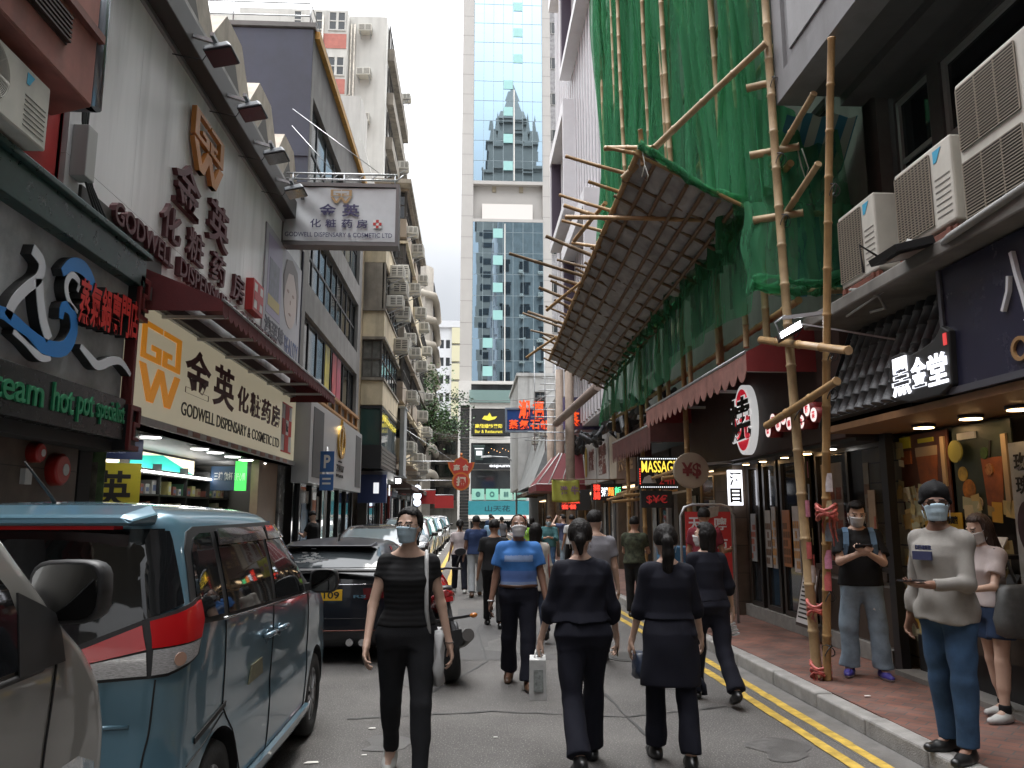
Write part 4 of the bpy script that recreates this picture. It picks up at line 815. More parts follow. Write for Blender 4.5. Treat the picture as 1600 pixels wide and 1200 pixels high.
for q_ in((.0,5.2,8.7,11.3),(.0,5.2,6.2,8.1),(.0,5.2,3.4,5.6),(.0,5.2,0,2.6),(-.02,5.2,12.0,13.6)):Fp2.box(m,*q_,-.33,-.31)
m.build('pane',glass,p_)
def podium_sign(u0,u1,z0,z1,bm,label,txts,d=.0,frame=None):return board('shop_sign',FC(Yp-.02),u0,u1,z0,z1,d,d+.12,bm,label,'sign',frame,txts)
yl=mat('yellow_lit');lit=mat('lit_white')
podium_sign(.1,3.1,8.8,11.2,mat('sign_black',(.02,.02,.022),.4),'black window sign with yellow bird emblem on the glass tower podium',[('高級婚紗攝影',.35,2.9,9.45,9.85,yl,.03),('Bar & Restaurant',.35,2.9,9.0,9.3,yl,.02)])
t=SC.objects.get('shop_sign.003') or None
m=MB();FC(Yp-.14).poly(m,[(1.0,10.3),(1.6,10.15),(2.2,10.3),(2.4,10.55),(1.9,10.5),(1.7,10.9),(1.5,10.6),(1.2,10.6)],.0,.03);single('bird_emblem',m,yl,'yellow bird emblem on the black podium window','emblem')
podium_sign(0,5.2,5.65,6.18,mat('sign_black'),'dark coffee shop strip sign with pale letters on the podium',[('espuma',1.7,3.9,5.78,6.08,lit,.02)])
m=MB();Fc=FC(Yp-.1);Fc.poly(m,[(.25,7.7),(1.25,7.7),(1.1,6.5),(.4,6.5)],0,.05);Fc.box(m,.2,1.3,7.72,7.9,0,.06);o=single('cup_emblem',m,mat('cup_dark',(.03,.05,.045),.5),'white outlined coffee cup emblem on the podium glass','emblem');m=MB()
Fc.box(m,.48,1.02,6.95,7.35,.052,.06);Fc.box(m,.35,1.15,7.52,7.6,.052,.06);m.build('cup_lines',lit,o)
for k in range(14):
 u=1.6+.26*k;m=MB();Fc.box(m,u,u+.04,7.2+.12*((k*7)%4),7.24+.12*((k*7)%4),-.1,-.06);tag(single('hanging_bulb',m,mat('bulb_warm',(1,.5,.2),.5,emit=.8),'tiny warm bulb hanging behind the coffee shop window','bulb','bulbs behind the coffee shop window'))
for k,(ch,c_) in enumerate((('Ⓜ',(.25,.5,.4)),('◎',(.2,.5,.38)),('囍',(.3,.5,.4)),('▤',(.25,.45,.36)))):
 u=.1+1.28*k;t=board('window_sign',FC(Yp-.03),u,u+1.15,2.9,3.9,0,.08,mat('mint_sign%d'%(k),c_,.5,emit=.03),('pale green square sign with dark badge, leftmost on the podium','pale green square sign with ring badge on the podium','pale green square sign with paired character on the podium','pale green square sign with lined badge, rightmost on the podium')[k],'sign',None,[(ch,u+.35,u+.8,3.15,3.65,mat('badge_green',(.03,.12,.12),.5),.01)])
teal=mat('teal_board',(.03,.22,.26),.5,var=.1)
podium_sign(-.2,5.3,1.55,2.8,teal,'teal shop board with curling dark script at the street end',[('山天花',1.3,3.6,1.85,2.4,mat('script_teal',(.01,.06,.08),.5),.02)],.3)
awning(FC(Yp-.3),-.2,5.3,1.55,.12,1.2,1.0,.2,'pale awning under the teal board at the street end',mat('awning_pale',(.4,.36,.32),.8),mat('awning_pale'),2)
m=MB();Fp2.box(m,-.2,5.2,11.9,13.0,.2,.25);m.box(-.2,5.2,Yp-.22,Yp-.02,11.82,11.9);t=single('balustrade',m,mat('glass_green',(.25,.36,.34),.1,alpha=.6),'greenish glass balustrade on the podium roof','balustrade')
b=thing('mosaic_tower','grey mosaic tiled tower just behind the glass tower','building',(9,84,0));m=MB();m.box(7.2,11.5,80,92,0,80);m.build('wall',mat('mosaic_grey',(.38,.37,.38),.8,var=.5,vscale=3),b)
for k in range(12):window(b,FC(80),7.9,8.9,20+k*4.2,21.4+k*4.2,.01,2,1,tw,glass)
# ==== RIGHT SIDE  (u = -y on these walls)
PI_=math.pi
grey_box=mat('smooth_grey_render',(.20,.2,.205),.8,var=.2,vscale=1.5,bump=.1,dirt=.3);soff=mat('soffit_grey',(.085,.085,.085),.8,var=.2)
b=thing('corner_building','grey building with an overhanging upper storey, near right','building',(5,2,0))
m=MB();m.box(3.34,12,-9,7.96,6.3,40);m.build('upper_storeys',grey_box,b)
Fx=FR(3.3);m=MB();Fx.box(m,-7.96,9,6.05,6.34,-.3,0);Fx.box(m,-7.96,-7.72,6.34,40,-.04,.0);m.build('edge_beam',grey_box,b)
m=MB();Fx.box(m,-7.6,3,6.5,11,-.038,-.02);m.build('recessed_panel',mat('panel_grey',(.27,.27,.275),.75,var=.2,vscale=2,dirt=.2),b)
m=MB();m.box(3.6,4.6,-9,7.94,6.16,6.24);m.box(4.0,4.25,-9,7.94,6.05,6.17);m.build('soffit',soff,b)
m=MB();Fy=FR(4.6);Fy.wall(m,-8.05,9,3.5,6.2,[(-7.95,-7.3,4.7,6.1),(-7.1,3,4.5,6.08)],.12);m.box(4.73,12,-9,8.05,0,6.25);m.build('wall',mat('dark_render',(.09,.09,.09),.85,var=.2),b)
fr_g=mat('window_frame_grey',(.30,.31,.30),.5)
window(b,Fy,-7.95,-7.3,4.7,6.1,-.08,1,2,fr_g,glass,.05);window(b,Fy,-7.1,3,4.5,6.08,-.08,5,2,fr_g,glass,.06)
m=MB();m.box(3.42,4.6,-9,7.9,3.52,3.64);m.build('canopy_slab',mat('canopy_dirty',(.16,.15,.135),.85,var=.4,vscale=2,dirt=.5),b,bevel=.015)
m=MB();m.box(4.75,12,-9,8.0,.1,3.4);
split_ac(FR(4.6),-7.36,-6.66,3.80,4.52,.62,1.0,'beige outdoor air conditioner with slatted grille, farthest of three on the right ledge')
split_ac(FR(4.6),-6.3,-5.5,3.82,4.5,.62,1.0,'beige outdoor air conditioner with slatted grille, middle of three on the right ledge')
split_ac(FR(4.6),-5.36,-4.35,3.64,4.8,.62,1.02,'big double outdoor air conditioner with fine wire grille, nearest on the right',fan='wire',rows=2,side_vents=False)
for k,(a,e) in enumerate(((-7.36,-6.66),(-6.3,-5.5))):
 t=thing('bracket',('rusty steel bracket under the farthest right air conditioner','rusty steel bracket under the middle right air conditioner')[k],'bracket',(4.2,-a,3.66));m=MB();Fb_=FR(4.6)
 for u in(a+.08,e-.08):m.bar(Fb_.p(u,3.76,0),Fb_.p(u,3.76,1.02),.05,.05)
 Fb_.box(m,a,e,3.735,3.785,.96,1.0);m.build('angle_iron',mat('rust_red',(.16,.05,.03),.8,var=.4,vscale=12),t)
m=MB()
m.tube([(3.5,7.0,3.7),(3.45,6.7,3.62),(3.5,6.5,3.5),(3.6,6.6,3.42),(3.6,6.85,3.45)],.014,6);m.tube([(3.35,5.75,3.72),(3.5,5.6,3.62),(3.4,5.3,3.6),(3.42,4.4,3.66)],.03,7);m.tube([(3.55,7.2,3.5),(3.5,6.2,3.54),(3.6,5.8,3.54)],.012,6)
single('cable_bundle',m,mat('cable_grey',(.25,.25,.24),.6),'looping grey cables and pipes on the right ledge','cable')
t=thing('floodlight','black unlit floodlight clamped under the right ledge','floodlight',(3.45,6.15,3.6));m=MB();m.hexa([Vector((3.3,5.72,3.62))+Vector(p) for p in((-.16,-.2,-.05),(.14,-.2,.02),(.14,.2,.02),(-.16,.2,-.05),(-.18,-.2,0),(.12,-.2,.08),(.12,.2,.08),(-.18,.2,0))]);m.tube([(3.3,5.95,3.62),(3.1,6.0,3.78),(3.12,6.0,3.55)],.012,5);m.build('housing',black_metal,t,bevel=.01)
m=MB();m.hexa([Vector((3.3,5.72,3.615))+Vector(p) for p in((-.1,-.12,-.045),(.1,-.12,.005),(.1,.12,.005),(-.1,.12,-.045),(-.1,-.12,-.04),(.1,-.12,.01),(.1,.12,.01),(-.1,.12,-.04))]);m.build('lens',mat('lens_tan',(.25,.2,.17),.3),t)
tilem=mat('roof_tile_dark',(.085,.087,.092),.5,var=.35,vscale=8,bump=.2,bscale=60)
t=thing('tile_canopy','dark grey barrel tile canopy over the drink shop on the right','canopy',(3.8,6.9,2.5))
m=MB();y0,y1=5.8,7.98;n=13;rows_=6
for k in range(n):
 y=y0+(y1-y0)*(k+.5)/n
 if 1:
  P=lambda s:Vector((4.05-.42*s,y,3.58-1.04*s+.07*s*s))
  w=.062
  ring=lambda c,rr:[c+Vector((-rr*math.sin(x)*.9,rr*math.cos(x),rr*math.sin(x)*.3)) for x in np.linspace(0,math.pi,7)]+[c+Vector((.02,-rr,0)),c+Vector((.02,rr,0))]
  m.loft([ring(P((r_+f_)/rows_),w*g_) for r_ in range(rows_) for f_,g_ in((0,.93),(.9,1.0),(.94,1.08),(.995,1.08))],True)
m.hexa([(4.12,y0,3.6),(4.05,y0,3.6),(4.05,y1,3.6),(4.12,y1,3.6),(4.12,y0,3.62),(4.04,y0,3.62),(4.04,y1,3.62),(4.12,y1,3.62)])
m.prism([(4.06,y0,3.58),(3.64,y0,2.60),(3.70,y0,2.58),(4.11,y0,3.58)],(0,y1-y0,0));m.build('tile',tilem,t)
m=MB();m.box(3.98,4.06,y0,y1,3.6,3.7);m.prism([(4.1,y1+.02,3.62),(3.62,y1+.02,2.5),(4.1,y1+.02,2.5)],(0,.04,0));m.prism([(4.12,y1+.07,3.7),(4.04,y1+.07,3.7),(3.6,y1+.07,2.56),(3.6,y1+.07,2.5)],(0,.012,0));m.build('frame',black_metal,t)
m=MB();m.tube([(3.95,7.2,3.66),(3.9,7.2,3.72),(3.9,6.8,3.74),(3.95,6.8,3.68)],.012,6);m.build('handle',steel,t)
Fn=FR(3.55);t=thing('lit_sign','glowing white brush characters on a black cut-out board over the tiles','sign',(3.55,5.8,2.55))
m=MB();Fn.poly(m,[(-6.5,2.60),(-6.25,2.54),(-5.82,2.54),(-5.66,2.6),(-5.64,3.0),(-5.74,3.06),(-5.84,2.97),(-6.0,2.94),(-6.2,2.92),(-6.3,2.97),(-6.48,2.96),(-6.54,2.8)],-.16,0);m.build('board',black_plastic,t,bevel=.01)
gw=mat('glow_white',(.8,.82,.9),.5,emit=.42)
for ch,u,s,z in(('黑',-6.47,.27,2.61),('金',-6.17,.2,2.64),('堂',-5.94,.25,2.62)):text(ch,Fn,u,u+s,z,z+(.32 if s>.25 else .24),.001,.012,gw,'lit_character',t,.014)
m=MB();Fn.box(m,-5.71,-5.67,2.9,2.99,.001,.008);m.build('seal',mat('seal_red',(.6,.05,.05),.5,emit=.15),t)
Fv=FR(3.6);t=thing('shop_board','big dark navy sign board with white brush strokes, nearest right','sign',(3.6,3.5,2.55))
m=MB();Fv.box(m,-5.75,2,2.58,3.50,-.3,0);m.build('panel',mat('navy_gloss',(.025,.026,.05),.25,var=.1),t)
m=MB();Fv.box(m,-5.78,2,2.53,2.58,-.3,.02);Fv.box(m,-5.79,-5.75,2.53,3.5,-.3,.02);m.build('frame',mat('frame_grey',(.1,.1,.12),.4,.4),t)
m=MB();rfill(Fv,m,[(-4.93,3.37),(-4.90,3.2),(-4.86,3.05),(-4.83,2.9),(-4.86,2.88)],.03,0,.03);rfill(Fv,m,[(-4.98,3.22),(-5.0,3.12),(-5.07,3.0)],.025,0,.03);rfill(Fv,m,[(-4.78,3.22),(-4.72,3.1),(-4.6,3.0)],.03,0,.03);m.build('stroke',mat('sign_white'),t)
m=MB();rfill(Fv,m,arc(-4.95,2.72,.07,0,360,20),.025,0,.02);m.build('emblem',mat('emblem_brown',(.3,.17,.07),.5),t)
t=thing('drink_shop','open drink shop with warm lights, posters and note-covered walls','shop',(4.6,6,.12));Fs_=FR(4.45)
m=MB();m.box(3.62,4.7,2,8.0,2.46,2.52);m.build('timber_soffit',mat('warm_timber',(.25,.13,.06),.5,var=.3,vscale=6),t)
m=MB();m.box(4.5,4.72,2,8.0,.12,2.46);m.build('back_wall',mat('brown_wall',(.05,.04,.03),.7,var=.3),t)
m=MB();m.box(4.2,4.28,7.9,8.02,.12,2.5);m.bar((4.24,7.92,.12),(4.3,8.1,2.48),.09);m.build('door_post',black_metal,t)
m=MB();Fs_.box(m,-7.8,-2,.16,.5,-.05,.12);m.build('plinth',black_plastic,t);m=MB();m.box(4.1,4.5,2,7.85,.10,.17);m.build('step',mat('granite_step',(.2,.19,.175),.7,var=.3,vscale=8),t)
for k,y in enumerate((7.1,6.4,5.8)):
 m=MB();m.cyl((4.15,y,2.43),(4.15,y,2.462),.1,n=20);a=single('ceiling_lamp',m,black_metal,'round warm downlight in the drink shop soffit, '+('farthest of three','middle of three','nearest of three')[k],'lamp','warm downlights of the drink shop')
 m=MB();m.cyl((4.15,y,2.424),(4.15,y,2.429),.085,n=20);m.build('lens',lamp_warm,a)
drink=mat('tea_amber',(.30,.085,.02),.4,var=.5,vscale=6);foam=mat('foam_cream',(.45,.33,.2),.5)
def poster(u0,u1,z0,z1,c,label,F=Fs_,d=.06,n='poster',items=()):
 t=thing(n,label,n,F.p((u0+u1)/2,z0,d));m=MB();F.box(m,u0,u1,z0,z1,d,d+.012);m.build('print',mat('pr_%s'%label[:24].replace(' ','_'),c,.35,var=.3,vscale=7),t)
 for i,(nm,pts,mm_) in enumerate(items):m=MB();F.poly(m,pts,d+.0125,d+.016+.002*i);m.build(nm,mm_,t)
 return t
crc=lambda u,z,r:[(u+r*math.cos(x),z+r*math.sin(x)) for x in np.linspace(0,6.2832,17)[:-1]]
rect=lambda a,b_,c,d:[(a,c),(b_,c),(b_,d),(a,d)]
poster(-7.95,-7.12,1.62,2.42,(.10,.035,.02),'dark poster with a tall glass of amber tea, left in the drink shop',items=[('glass_print',[(-7.58,1.70),(-7.36,1.70),(-7.3,2.2),(-7.66,2.2)],drink),('foam_print',[(-7.66,2.2),(-7.3,2.2),(-7.295,2.29),(-7.665,2.29)],foam),('cup_print',[(-7.88,1.78),(-7.74,1.75),(-7.68,1.84),(-7.68,1.9),(-7.92,1.9),(-7.92,1.84)],foam),('caption_print',rect(-7.6,-7.34,2.33,2.37),ylw),('caption_print',rect(-7.55,-7.38,1.64,1.68),white_paint),('tag_print',rect(-7.93,-7.74,2.3,2.41),ylw),('tag_print',rect(-7.93,-7.74,2.14,2.27),drink),('column_print',rect(-7.22,-7.16,1.9,2.36),foam)])
poster(-7.05,-6.25,1.62,2.42,(.035,.045,.03),'dark poster with an iced tea cup and lemon, right in the drink shop',items=[('cup_print',[(-6.62,1.68),(-6.42,1.68),(-6.38,2.12),(-6.66,2.12)],drink),('fruit_print',crc(-6.86,1.86,.09),mat('orange_fruit',(.42,.17,.03),.5,var=.6,vscale=18)),('fruit_print',crc(-6.93,2.0,.065),mat('lemon',(.5,.36,.08),.5,var=.4,vscale=18)),('fruit_print',crc(-6.74,1.74,.055),mat('pale_fruit',(.5,.42,.32),.5,var=.3,vscale=18)),('straw_print',[(-6.55,2.12),(-6.53,2.12),(-6.5,2.26),(-6.52,2.26)],blk),('mint_print',crc(-6.6,2.16,.05),mat('mint_leaf',(.04,.09,.02),.6,var=.6,vscale=30)),('ice_print',crc(-6.55,2.02,.05),mat('ice_amber',(.38,.17,.06),.3,var=.5,vscale=30)),('caption_print',rect(-6.95,-6.7,2.3,2.36),white_paint),('caption_print',rect(-6.36,-6.3,1.75,2.3),foam)])
pv=poster(-6.1,-5.75,1.0,2.2,(.42,.42,.4),'tall white poster with two black characters at the far right',d=.2)
for i,ch in enumerate('玫瑰'):text(ch,Fs_,-6.05,-5.9,1.98-.18*i,2.12-.18*i,.213,.004,blk,'character',pv,.02)
m=MB();Fs_.poly(m,[(-5.95+.12*math.cos(x),1.55+.2*math.sin(x)) for x in np.linspace(0,6.28,20)[:-1]],.213,.218);m.build('rose_print',mat('rose_dark',(.06,.03,.035),.5,var=.6,vscale=9),pv)
bo=board('notice',Fs_,-7.3,-6.98,1.42,1.66,.08,.09,mat('notice_yellow',(.6,.38,.03),.5),'bright yellow notice with black writing above the turban','notice',None,[('奇珍異寶',-7.25,-7.04,1.56,1.63,blk,.03),('嘩化為茶',-7.25,-7.04,1.45,1.52,blk,.03)])
t=thing('emblem_disc','round yellow-green disc hanging in the drink shop','emblem',Fs_.p(-6.95,2.1,.12));m=MB();Fs_.poly(m,[(-6.93+.1*math.cos(x),2.2+.1*math.sin(x)) for x in np.linspace(0,6.28,24)[:-1]],.12,.135);m.build('disc',mat('disc_olive',(.3,.28,.06),.5),t)
cc=[(.62,.5,.22),(.5,.42,.2),(.62,.56,.38),(.42,.31,.12),(.6,.34,.05),(.48,.5,.33)]
np_=[]
for i,c_ in enumerate(cc):m=MB();m.add([(-.04,0,-.04),(.04,0,-.042),(.042,-.006,.04),(-.038,-.004,.042)],[(0,1,2,3)]);np_.append(m.build('paper_note',mat('note%d'%i,c_,.7,var=.15),fix=False))
NL='small yellowed paper note stuck among many on the drink shop wall';first=list(np_)
def note(u,z,d,F):
 o=first.pop() if first else random.choice(np_).copy()
 if o.name not in COL.objects:link(o)
 o.location=F.p(u,z,d);o.rotation_euler=(random.uniform(-.1,.1),random.uniform(-.25,.25),R(-90)+random.uniform(-.15,.15));s=random.uniform(.8,1.7);o.scale=(s,1,s*random.uniform(.8,1.3));tag(o,NL,'note','paper notes on the drink shop walls')
for k in range(175):note(random.uniform(-7.85,-7.25),random.uniform(.45,1.9) if k>30 else random.uniform(1.6,2.4),.075+.001*k%.03,Fs_) if k>30 else note(random.uniform(-7.95,-7.82),random.uniform(.5,2.3),.08+.001*k,Fs_)
for k in range(95):note(random.uniform(-7.25,-6.4),random.uniform(.55,1.45),.075+.0003*k,Fs_)
for k in range(10):note(random.uniform(-7.1,-6.3),random.uniform(1.63,1.75),.085,Fs_)
menus=thing('menu_rack','black rack with two tiers of black and white menus','rack',Fs_.p(-6.6,1.0,.3));m=MB();Fs_.box(m,-7.02,-6.15,1.3,1.33,.05,.3);Fs_.box(m,-7.0,-6.0,1.02,1.05,.05,.3);Fs_.box(m,-7.02,-6.98,.3,1.4,.05,.1);m.build('tray',black_metal,menus)
for r_,(z,us) in enumerate(((1.33,(-6.97,-6.8,-6.66,-6.5,-6.36)),(1.05,(-6.9,-6.45,-6.25)))):
 for i,u in enumerate(us):
  m=MB();a=[Fs_.p(u,z,.28),Fs_.p(u+.14,z,.28),Fs_.p(u+.14,z+.13,.2),Fs_.p(u,z+.13,.2)];m.prism(a,(-.006,0,.006));single('menu',m,(white_paint if(i+r_)%2==0 else black_plastic),('white' if(i+r_)%2==0 else'black')+' menu card on the %s tier of the rack, %s from the left'%(('upper','lower')[r_],('first','second','third','fourth','fifth')[i]),'menu')
m=MB();Fs_.box(m,-7.0,-2,.5,.98,.02,.25);single('counter',m,mat('counter_dark',(.05,.035,.025),.5,var=.4,vscale=4),'dark counter below the menu rack of the drink shop','counter')
Fw2=FR(4.3);brk=brickmat('tan_brick',(.28,.22,.13),(.18,.15,.10),(.05,.045,.04),1,.22,.09,.008,.7,(R(90),0,R(90)),.3)
t=thing('restaurant_building','brown fronted grill restaurant with dark glass doors on the right','building',(4.6,10.5,.12))
m=MB();m.box(4.5,4.7,8.05,9.0,.12,2.45);m.build('brick_panel',brk,t)
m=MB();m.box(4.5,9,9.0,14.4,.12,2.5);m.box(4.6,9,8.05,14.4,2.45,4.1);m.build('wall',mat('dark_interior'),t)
bf=mat('brown_fascia',(.035,.014,.010),.62,var=.25,vscale=3);Ff=FR(3.9);m=MB();Ff.box(m,-14.3,-8.12,2.44,3.75,-.6,0);m.build('fascia',bf,t)
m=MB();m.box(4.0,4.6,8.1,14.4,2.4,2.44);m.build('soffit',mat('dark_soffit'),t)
door=mat('door_bronze',(.03,.026,.022),.35,.3)
m=MB();Fw2.box(m,-12.4,-8.1,.13,.3,-.1,.08);Fw2.box(m,-9.9,-8.1,.3,.95,-.05,.02);m.build('sill',mat('granite_step'),t)
m=MB();Fw2.box(m,-9.85,-8.15,.96,1.05,-.05,.05);Fw2.box(m,-9.85,-8.15,.32,.9,.021,.03);m.build('kick_panel',mat('bronze_panel',(.06,.045,.035),.4,.4),t)
for k,(a,e) in enumerate(((-12.25,-11.75),(-11.6,-11.05),(-10.95,-10.05))):
 w=window(t,Fw2,a,e,.3,2.4,-.03,1,1,door,glass,.07,.06);w.name='door'
window(t,Fw2,-9.8,-8.1,1.05,2.4,-.03,2,1,door,mat('clear_dark',(.02,.02,.02),.06,alpha=.35),.05)
tr=brickmat('brown_stone_tile',(0,0,0),(0,0,0),(0,0,0),1);m=MB();m.box(4.1,4.5,12.4,13.3,.12,2.5);m.build('stone_pillar',tr,t)
for k,y in enumerate((9.0,9.75,10.4,11.2,11.9)):
 m=MB();m.cyl((4.15,y,2.385),(4.15,y,2.402),.07,n=16);a=single('ceiling_lamp',m,black_metal,'small downlight under the brown restaurant fascia, '+('nearest','second','third','fourth','farthest')[k],'lamp','downlights under the restaurant fascia');m=MB();m.cyl((4.15,y,2.378),(4.15,y,2.383),.05+.03*(k==1),n=16);m.build('lens',lamp_warm if k else lamp_white,a)
t=thing('oval_sign','red and white upright oval sign with a big black brush character','sign',(3.85,10.95,2.5));ov=lambda a,c_:[(-10.95+a*math.cos(x),2.95+c_*math.sin(x)) for x in np.linspace(0,2*math.pi,40)[:-1]]
m=MB();Ff.poly(m,ov(.36,.49),0,.1);m.build('rim',mat('sign_lit_white',(.7,.7,.7),.5,emit=.1),t);m=MB();Ff.poly(m,ov(.30,.43),.101,.11);m.build('red_disc',mat('sign_lit_red',(.55,.012,.03),.5,emit=.1),t)
m=MB();rfill(Ff,m,arc(-10.95,3.02,.14,-60,250,18,.2),.05,.111,.114);m.build('swirl',mat('sign_lit_white'),t)
a=text('燒',Ff,-11.42,-10.52,2.64,3.28,.118,.012,mat('sign_lit_white'),'character_edge',t,.05);text('燒',Ff,-11.40,-10.54,2.66,3.26,.133,.012,blk,'character',t,.02)
for k in range(9):
 y=9.85-k*.17;z=2.68+.1*(k%2)+.02*(k%3);r_=.085;o=thing('round_lantern','small round lit sign with a red mark, '+('first','second','third','fourth','fifth','sixth','seventh','eighth','ninth')[k]+' of the cluster by the bamboo posts','sign',(3.8,y,z-r_),0,'cluster of round lit signs');m=MB();m.cyl((3.9,y,z),(3.74,y,z),r_,n=20);m.build('drum',mat('drum_red',(.3,.03,.03),.5),o);m=MB();m.cyl((3.739,y,z),(3.733,y,z),r_*.9,n=20);m.build('lit_face',mat('lit_pinkwhite',(.75,.62,.6),.5,emit=.22),o)
 text('燒酒串焼鍋魚肉野菜'[k],FR(3.733),-y-.04,-y+.04,z-.04,z+.04,.001,.003,mat('sign_lit_red'),'mark',o,.02)
t=thing('vertical_sign','small white vertical sign with black grid-like characters by the doors','sign',(4.1,12.75,1.85));FX=FC(12.3);m=MB();FX.box(m,3.98,4.2,1.78,2.32,0,.05);m.build('panel',gw,t)
text('酒',FX,4.0,4.18,2.08,2.29,.051,.003,blk,'character',t,.03);text('目',FX,4.0,4.18,1.82,2.04,.051,.003,blk,'character',t,.03)
for k,(u0,u1,z0,z1,c_,lb,d) in enumerate(((-9.75,-9.2,.98,2.25,(.3,.24,.19),'tall cream poster of dishes inside the grill window',-.05),(-11.5,-11.3,.9,1.7,(.3,.28,.26),'narrow pale menu poster on the grill door, left',.04),(-11.25,-11.1,.9,1.75,(.35,.3,.28),'narrow pale menu poster on the grill door, right',.04),(-12.1,-11.9,.95,1.65,(.25,.27,.28),'bluish poster on the farthest dark door',.04),(-10.85,-10.6,.95,1.7,(.28,.1,.03),'orange food poster on the nearest dark door',.04),(-10.5,-10.3,.9,1.75,(.4,.37,.35),'white food poster on the nearest dark door',.04),(-8.45,-8.3,.7,1.9,(.3,.2,.12),'strip of coloured stickers on the window edge',.03),(-8.62,-8.5,1.2,2.2,(.12,.1,.07),'dark hanging strip of cards in the window',-.02))):
 p_=poster(u0,u1,z0,z1,c_,lb,Fw2,d);m=MB()
 for i in range(3):
  for j in range(5):
   if random.random()<.8:Fw2.box(m,u0+(u1-u0)*(i*.32+.06),u0+(u1-u0)*(i*.32+.3),z0+(z1-z0)*(j*.15+.06),z0+(z1-z0)*(j*.15+.17),d+.013,d+.016)
 m.build('dish_print',mat('dish%d'%(k%3),((.32,.08,.04),(.12,.06,.03),(.4,.2,.06))[k%3],.5,var=.6,vscale=25),p_)
t=thing('menu_board','leaning framed menu board beside the bamboo foot','board',(4.0,9.7,.13));m=MB();m.prism([(4.02,10.02,.3),(4.02,9.55,.3),(4.16,9.55,1.0),(4.16,10.02,1.0)],(.02,0,.0));m.build('frame',mat('dark_frame',(.04,.025,.02),.5),t);m=MB();m.prism([(4.017,9.99,.34),(4.017,9.58,.34),(4.155,9.58,.97),(4.155,9.99,.97)],(.002,0,0));m.build('sheet',mat('paper_grey',(.42,.4,.39),.6),t)
m=MB()
for k in range(11):z=.4+.05*k;x=4.016+(z-.34)*.219;m.prism([(x-.004,9.95,z),(x-.004,9.62+.05*(k%3),z),(x-.001,9.62+.05*(k%3),z+.02),(x-.001,9.95,z+.02)],(.002,0,0))
m.build('print_line',blk,t)
aw_r=mat('awning_red',(.22,.022,.024),.6,var=.2);aw_s=mat('awning_salmon',(.31,.15,.125),.75,var=.4,vscale=4)
awning(FR(4.2),-13.9,-8.72,4.0,.05,3.46,1.1,.32,'faded salmon awning with scalloped edge over the grill restaurant',aw_r,aw_s,3,scal=.3)
awning(FR(4.2),-18.2,-14.3,3.8,.05,3.25,.95,.45,'dull dark red fringed awning beyond the salmon one',mat('awning_dull',(.13,.05,.045),.8,var=.4,vscale=5),mat('awning_dull'),2,scal=.2)
t=thing('standing_sign','red standing sign with white characters in a rounded tube frame','sign',(3.4,11.5,.13));FS=FC(11.5);m=MB();m.tube([(3.02,11.52,.13),(3.02,11.52,1.62),(3.08,11.52,1.74),(3.2,11.52,1.78),(3.62,11.52,1.78),(3.74,11.52,1.74),(3.8,11.52,1.62),(3.8,11.52,.13)],.02,8);m.build('frame',steel,t);m=MB();FS.box(m,3.08,3.74,.7,1.68,0,.02);m.build('panel',mat('banner_red'),t)
for i,ch in enumerate('天晚'):text(ch,FS,3.12,3.3,1.42-.28*i,1.6-.28*i,.021,.004,mat('white_ink'),'character',t,.02)
for i,ch in enumerate('嚀市'):text(ch,FS,3.5,3.68,1.42-.28*i,1.6-.28*i,.021,.004,mat('white_ink'),'character',t,.02)
m=MB();FS.poly(m,[(3.28,1.55),(3.55,1.62),(3.58,1.76),(3.33,1.72)],.025,.03);single('paper_sheet',m,mat('paper_dirty',(.3,.26,.22),.8,var=.3,vscale=20),'speckled brown paper tacked over the red standing sign','paper')
m=MB();m.box(3.25,3.75,13.6,14.1,.13,1.1);single('crate',m,mat('crate_blue',(.04,.14,.26),.6,var=.3,vscale=10),'blue plastic crate stack behind the walking women','crate',bevel=.02)
def lettering_board(F,u0,u1,z0,z1,label,body,bm=black_plastic,th=.12,name='led_sign',hang=None):
 t=thing(name,label,'sign',F.p((u0+u1)/2,z0,0));m=MB();F.box(m,u0,u1,z0,z1,-th,0);m.build('panel',bm,t,bevel=.006)
 for(tx,a,e,c_,d_,mm_) in body:text(tx,F,a,e,c_,d_,.001,.008,mm_,'lettering',t,.006)
 if hang:m=MB();m.bar(F.p(u1,z1-.05,-th/2),F.p(hang,z1+.02,-th/2),.04);m.build('bracket',steel,t)
 return t
ly=mat('led_yellow',(.75,.55,.06),.5,emit=.3);lr=mat('led_red',(.8,.05,.03),.5,emit=.4);lrd=mat('led_red_dim',(.3,.02,.02),.5,emit=.08);lg=mat('led_mint',(.1,.8,.3),.5,emit=.4);lw=mat('led_white',(.8,.85,.9),.5,emit=.35);lo=mat('led_orange',(.9,.25,.04),.5,emit=.4)
Fm=FC(15.0);t=lettering_board(Fm,3.16,3.92,2.12,2.72,'black MASSAGE 24h sign with yellow letters and dotted lamps',[('MASSAGE',3.22,3.9,2.42,2.64,ly),('24h',3.55,3.84,2.2,2.36,lrd)],hang=4.2)
m=MB();Fm.poly(m,[(3.22,2.22),(3.5,2.22),(3.46,2.32),(3.36,2.37),(3.27,2.33)],.001,.006);Fm.box(m,3.46,3.52,2.34,2.4,.001,.006);m.build('reclining_figure',mat('dim_white',(.5,.48,.45),.5),t)
m=MB()
for k in range(18):Fm.box(m,3.2+.04*k,3.218+.04*k,2.67,2.69,.001,.006);Fm.box(m,3.2+.04*k,3.218+.04*k,2.14,2.155,.001,.006)
m.build('dot_lamp',lw,t);m=MB()
for k in range(7):Fm.box(m,3.18,3.195,2.2+.045*k,2.225+.045*k,.001,.006)
m.build('dot_lamp',lr,t)
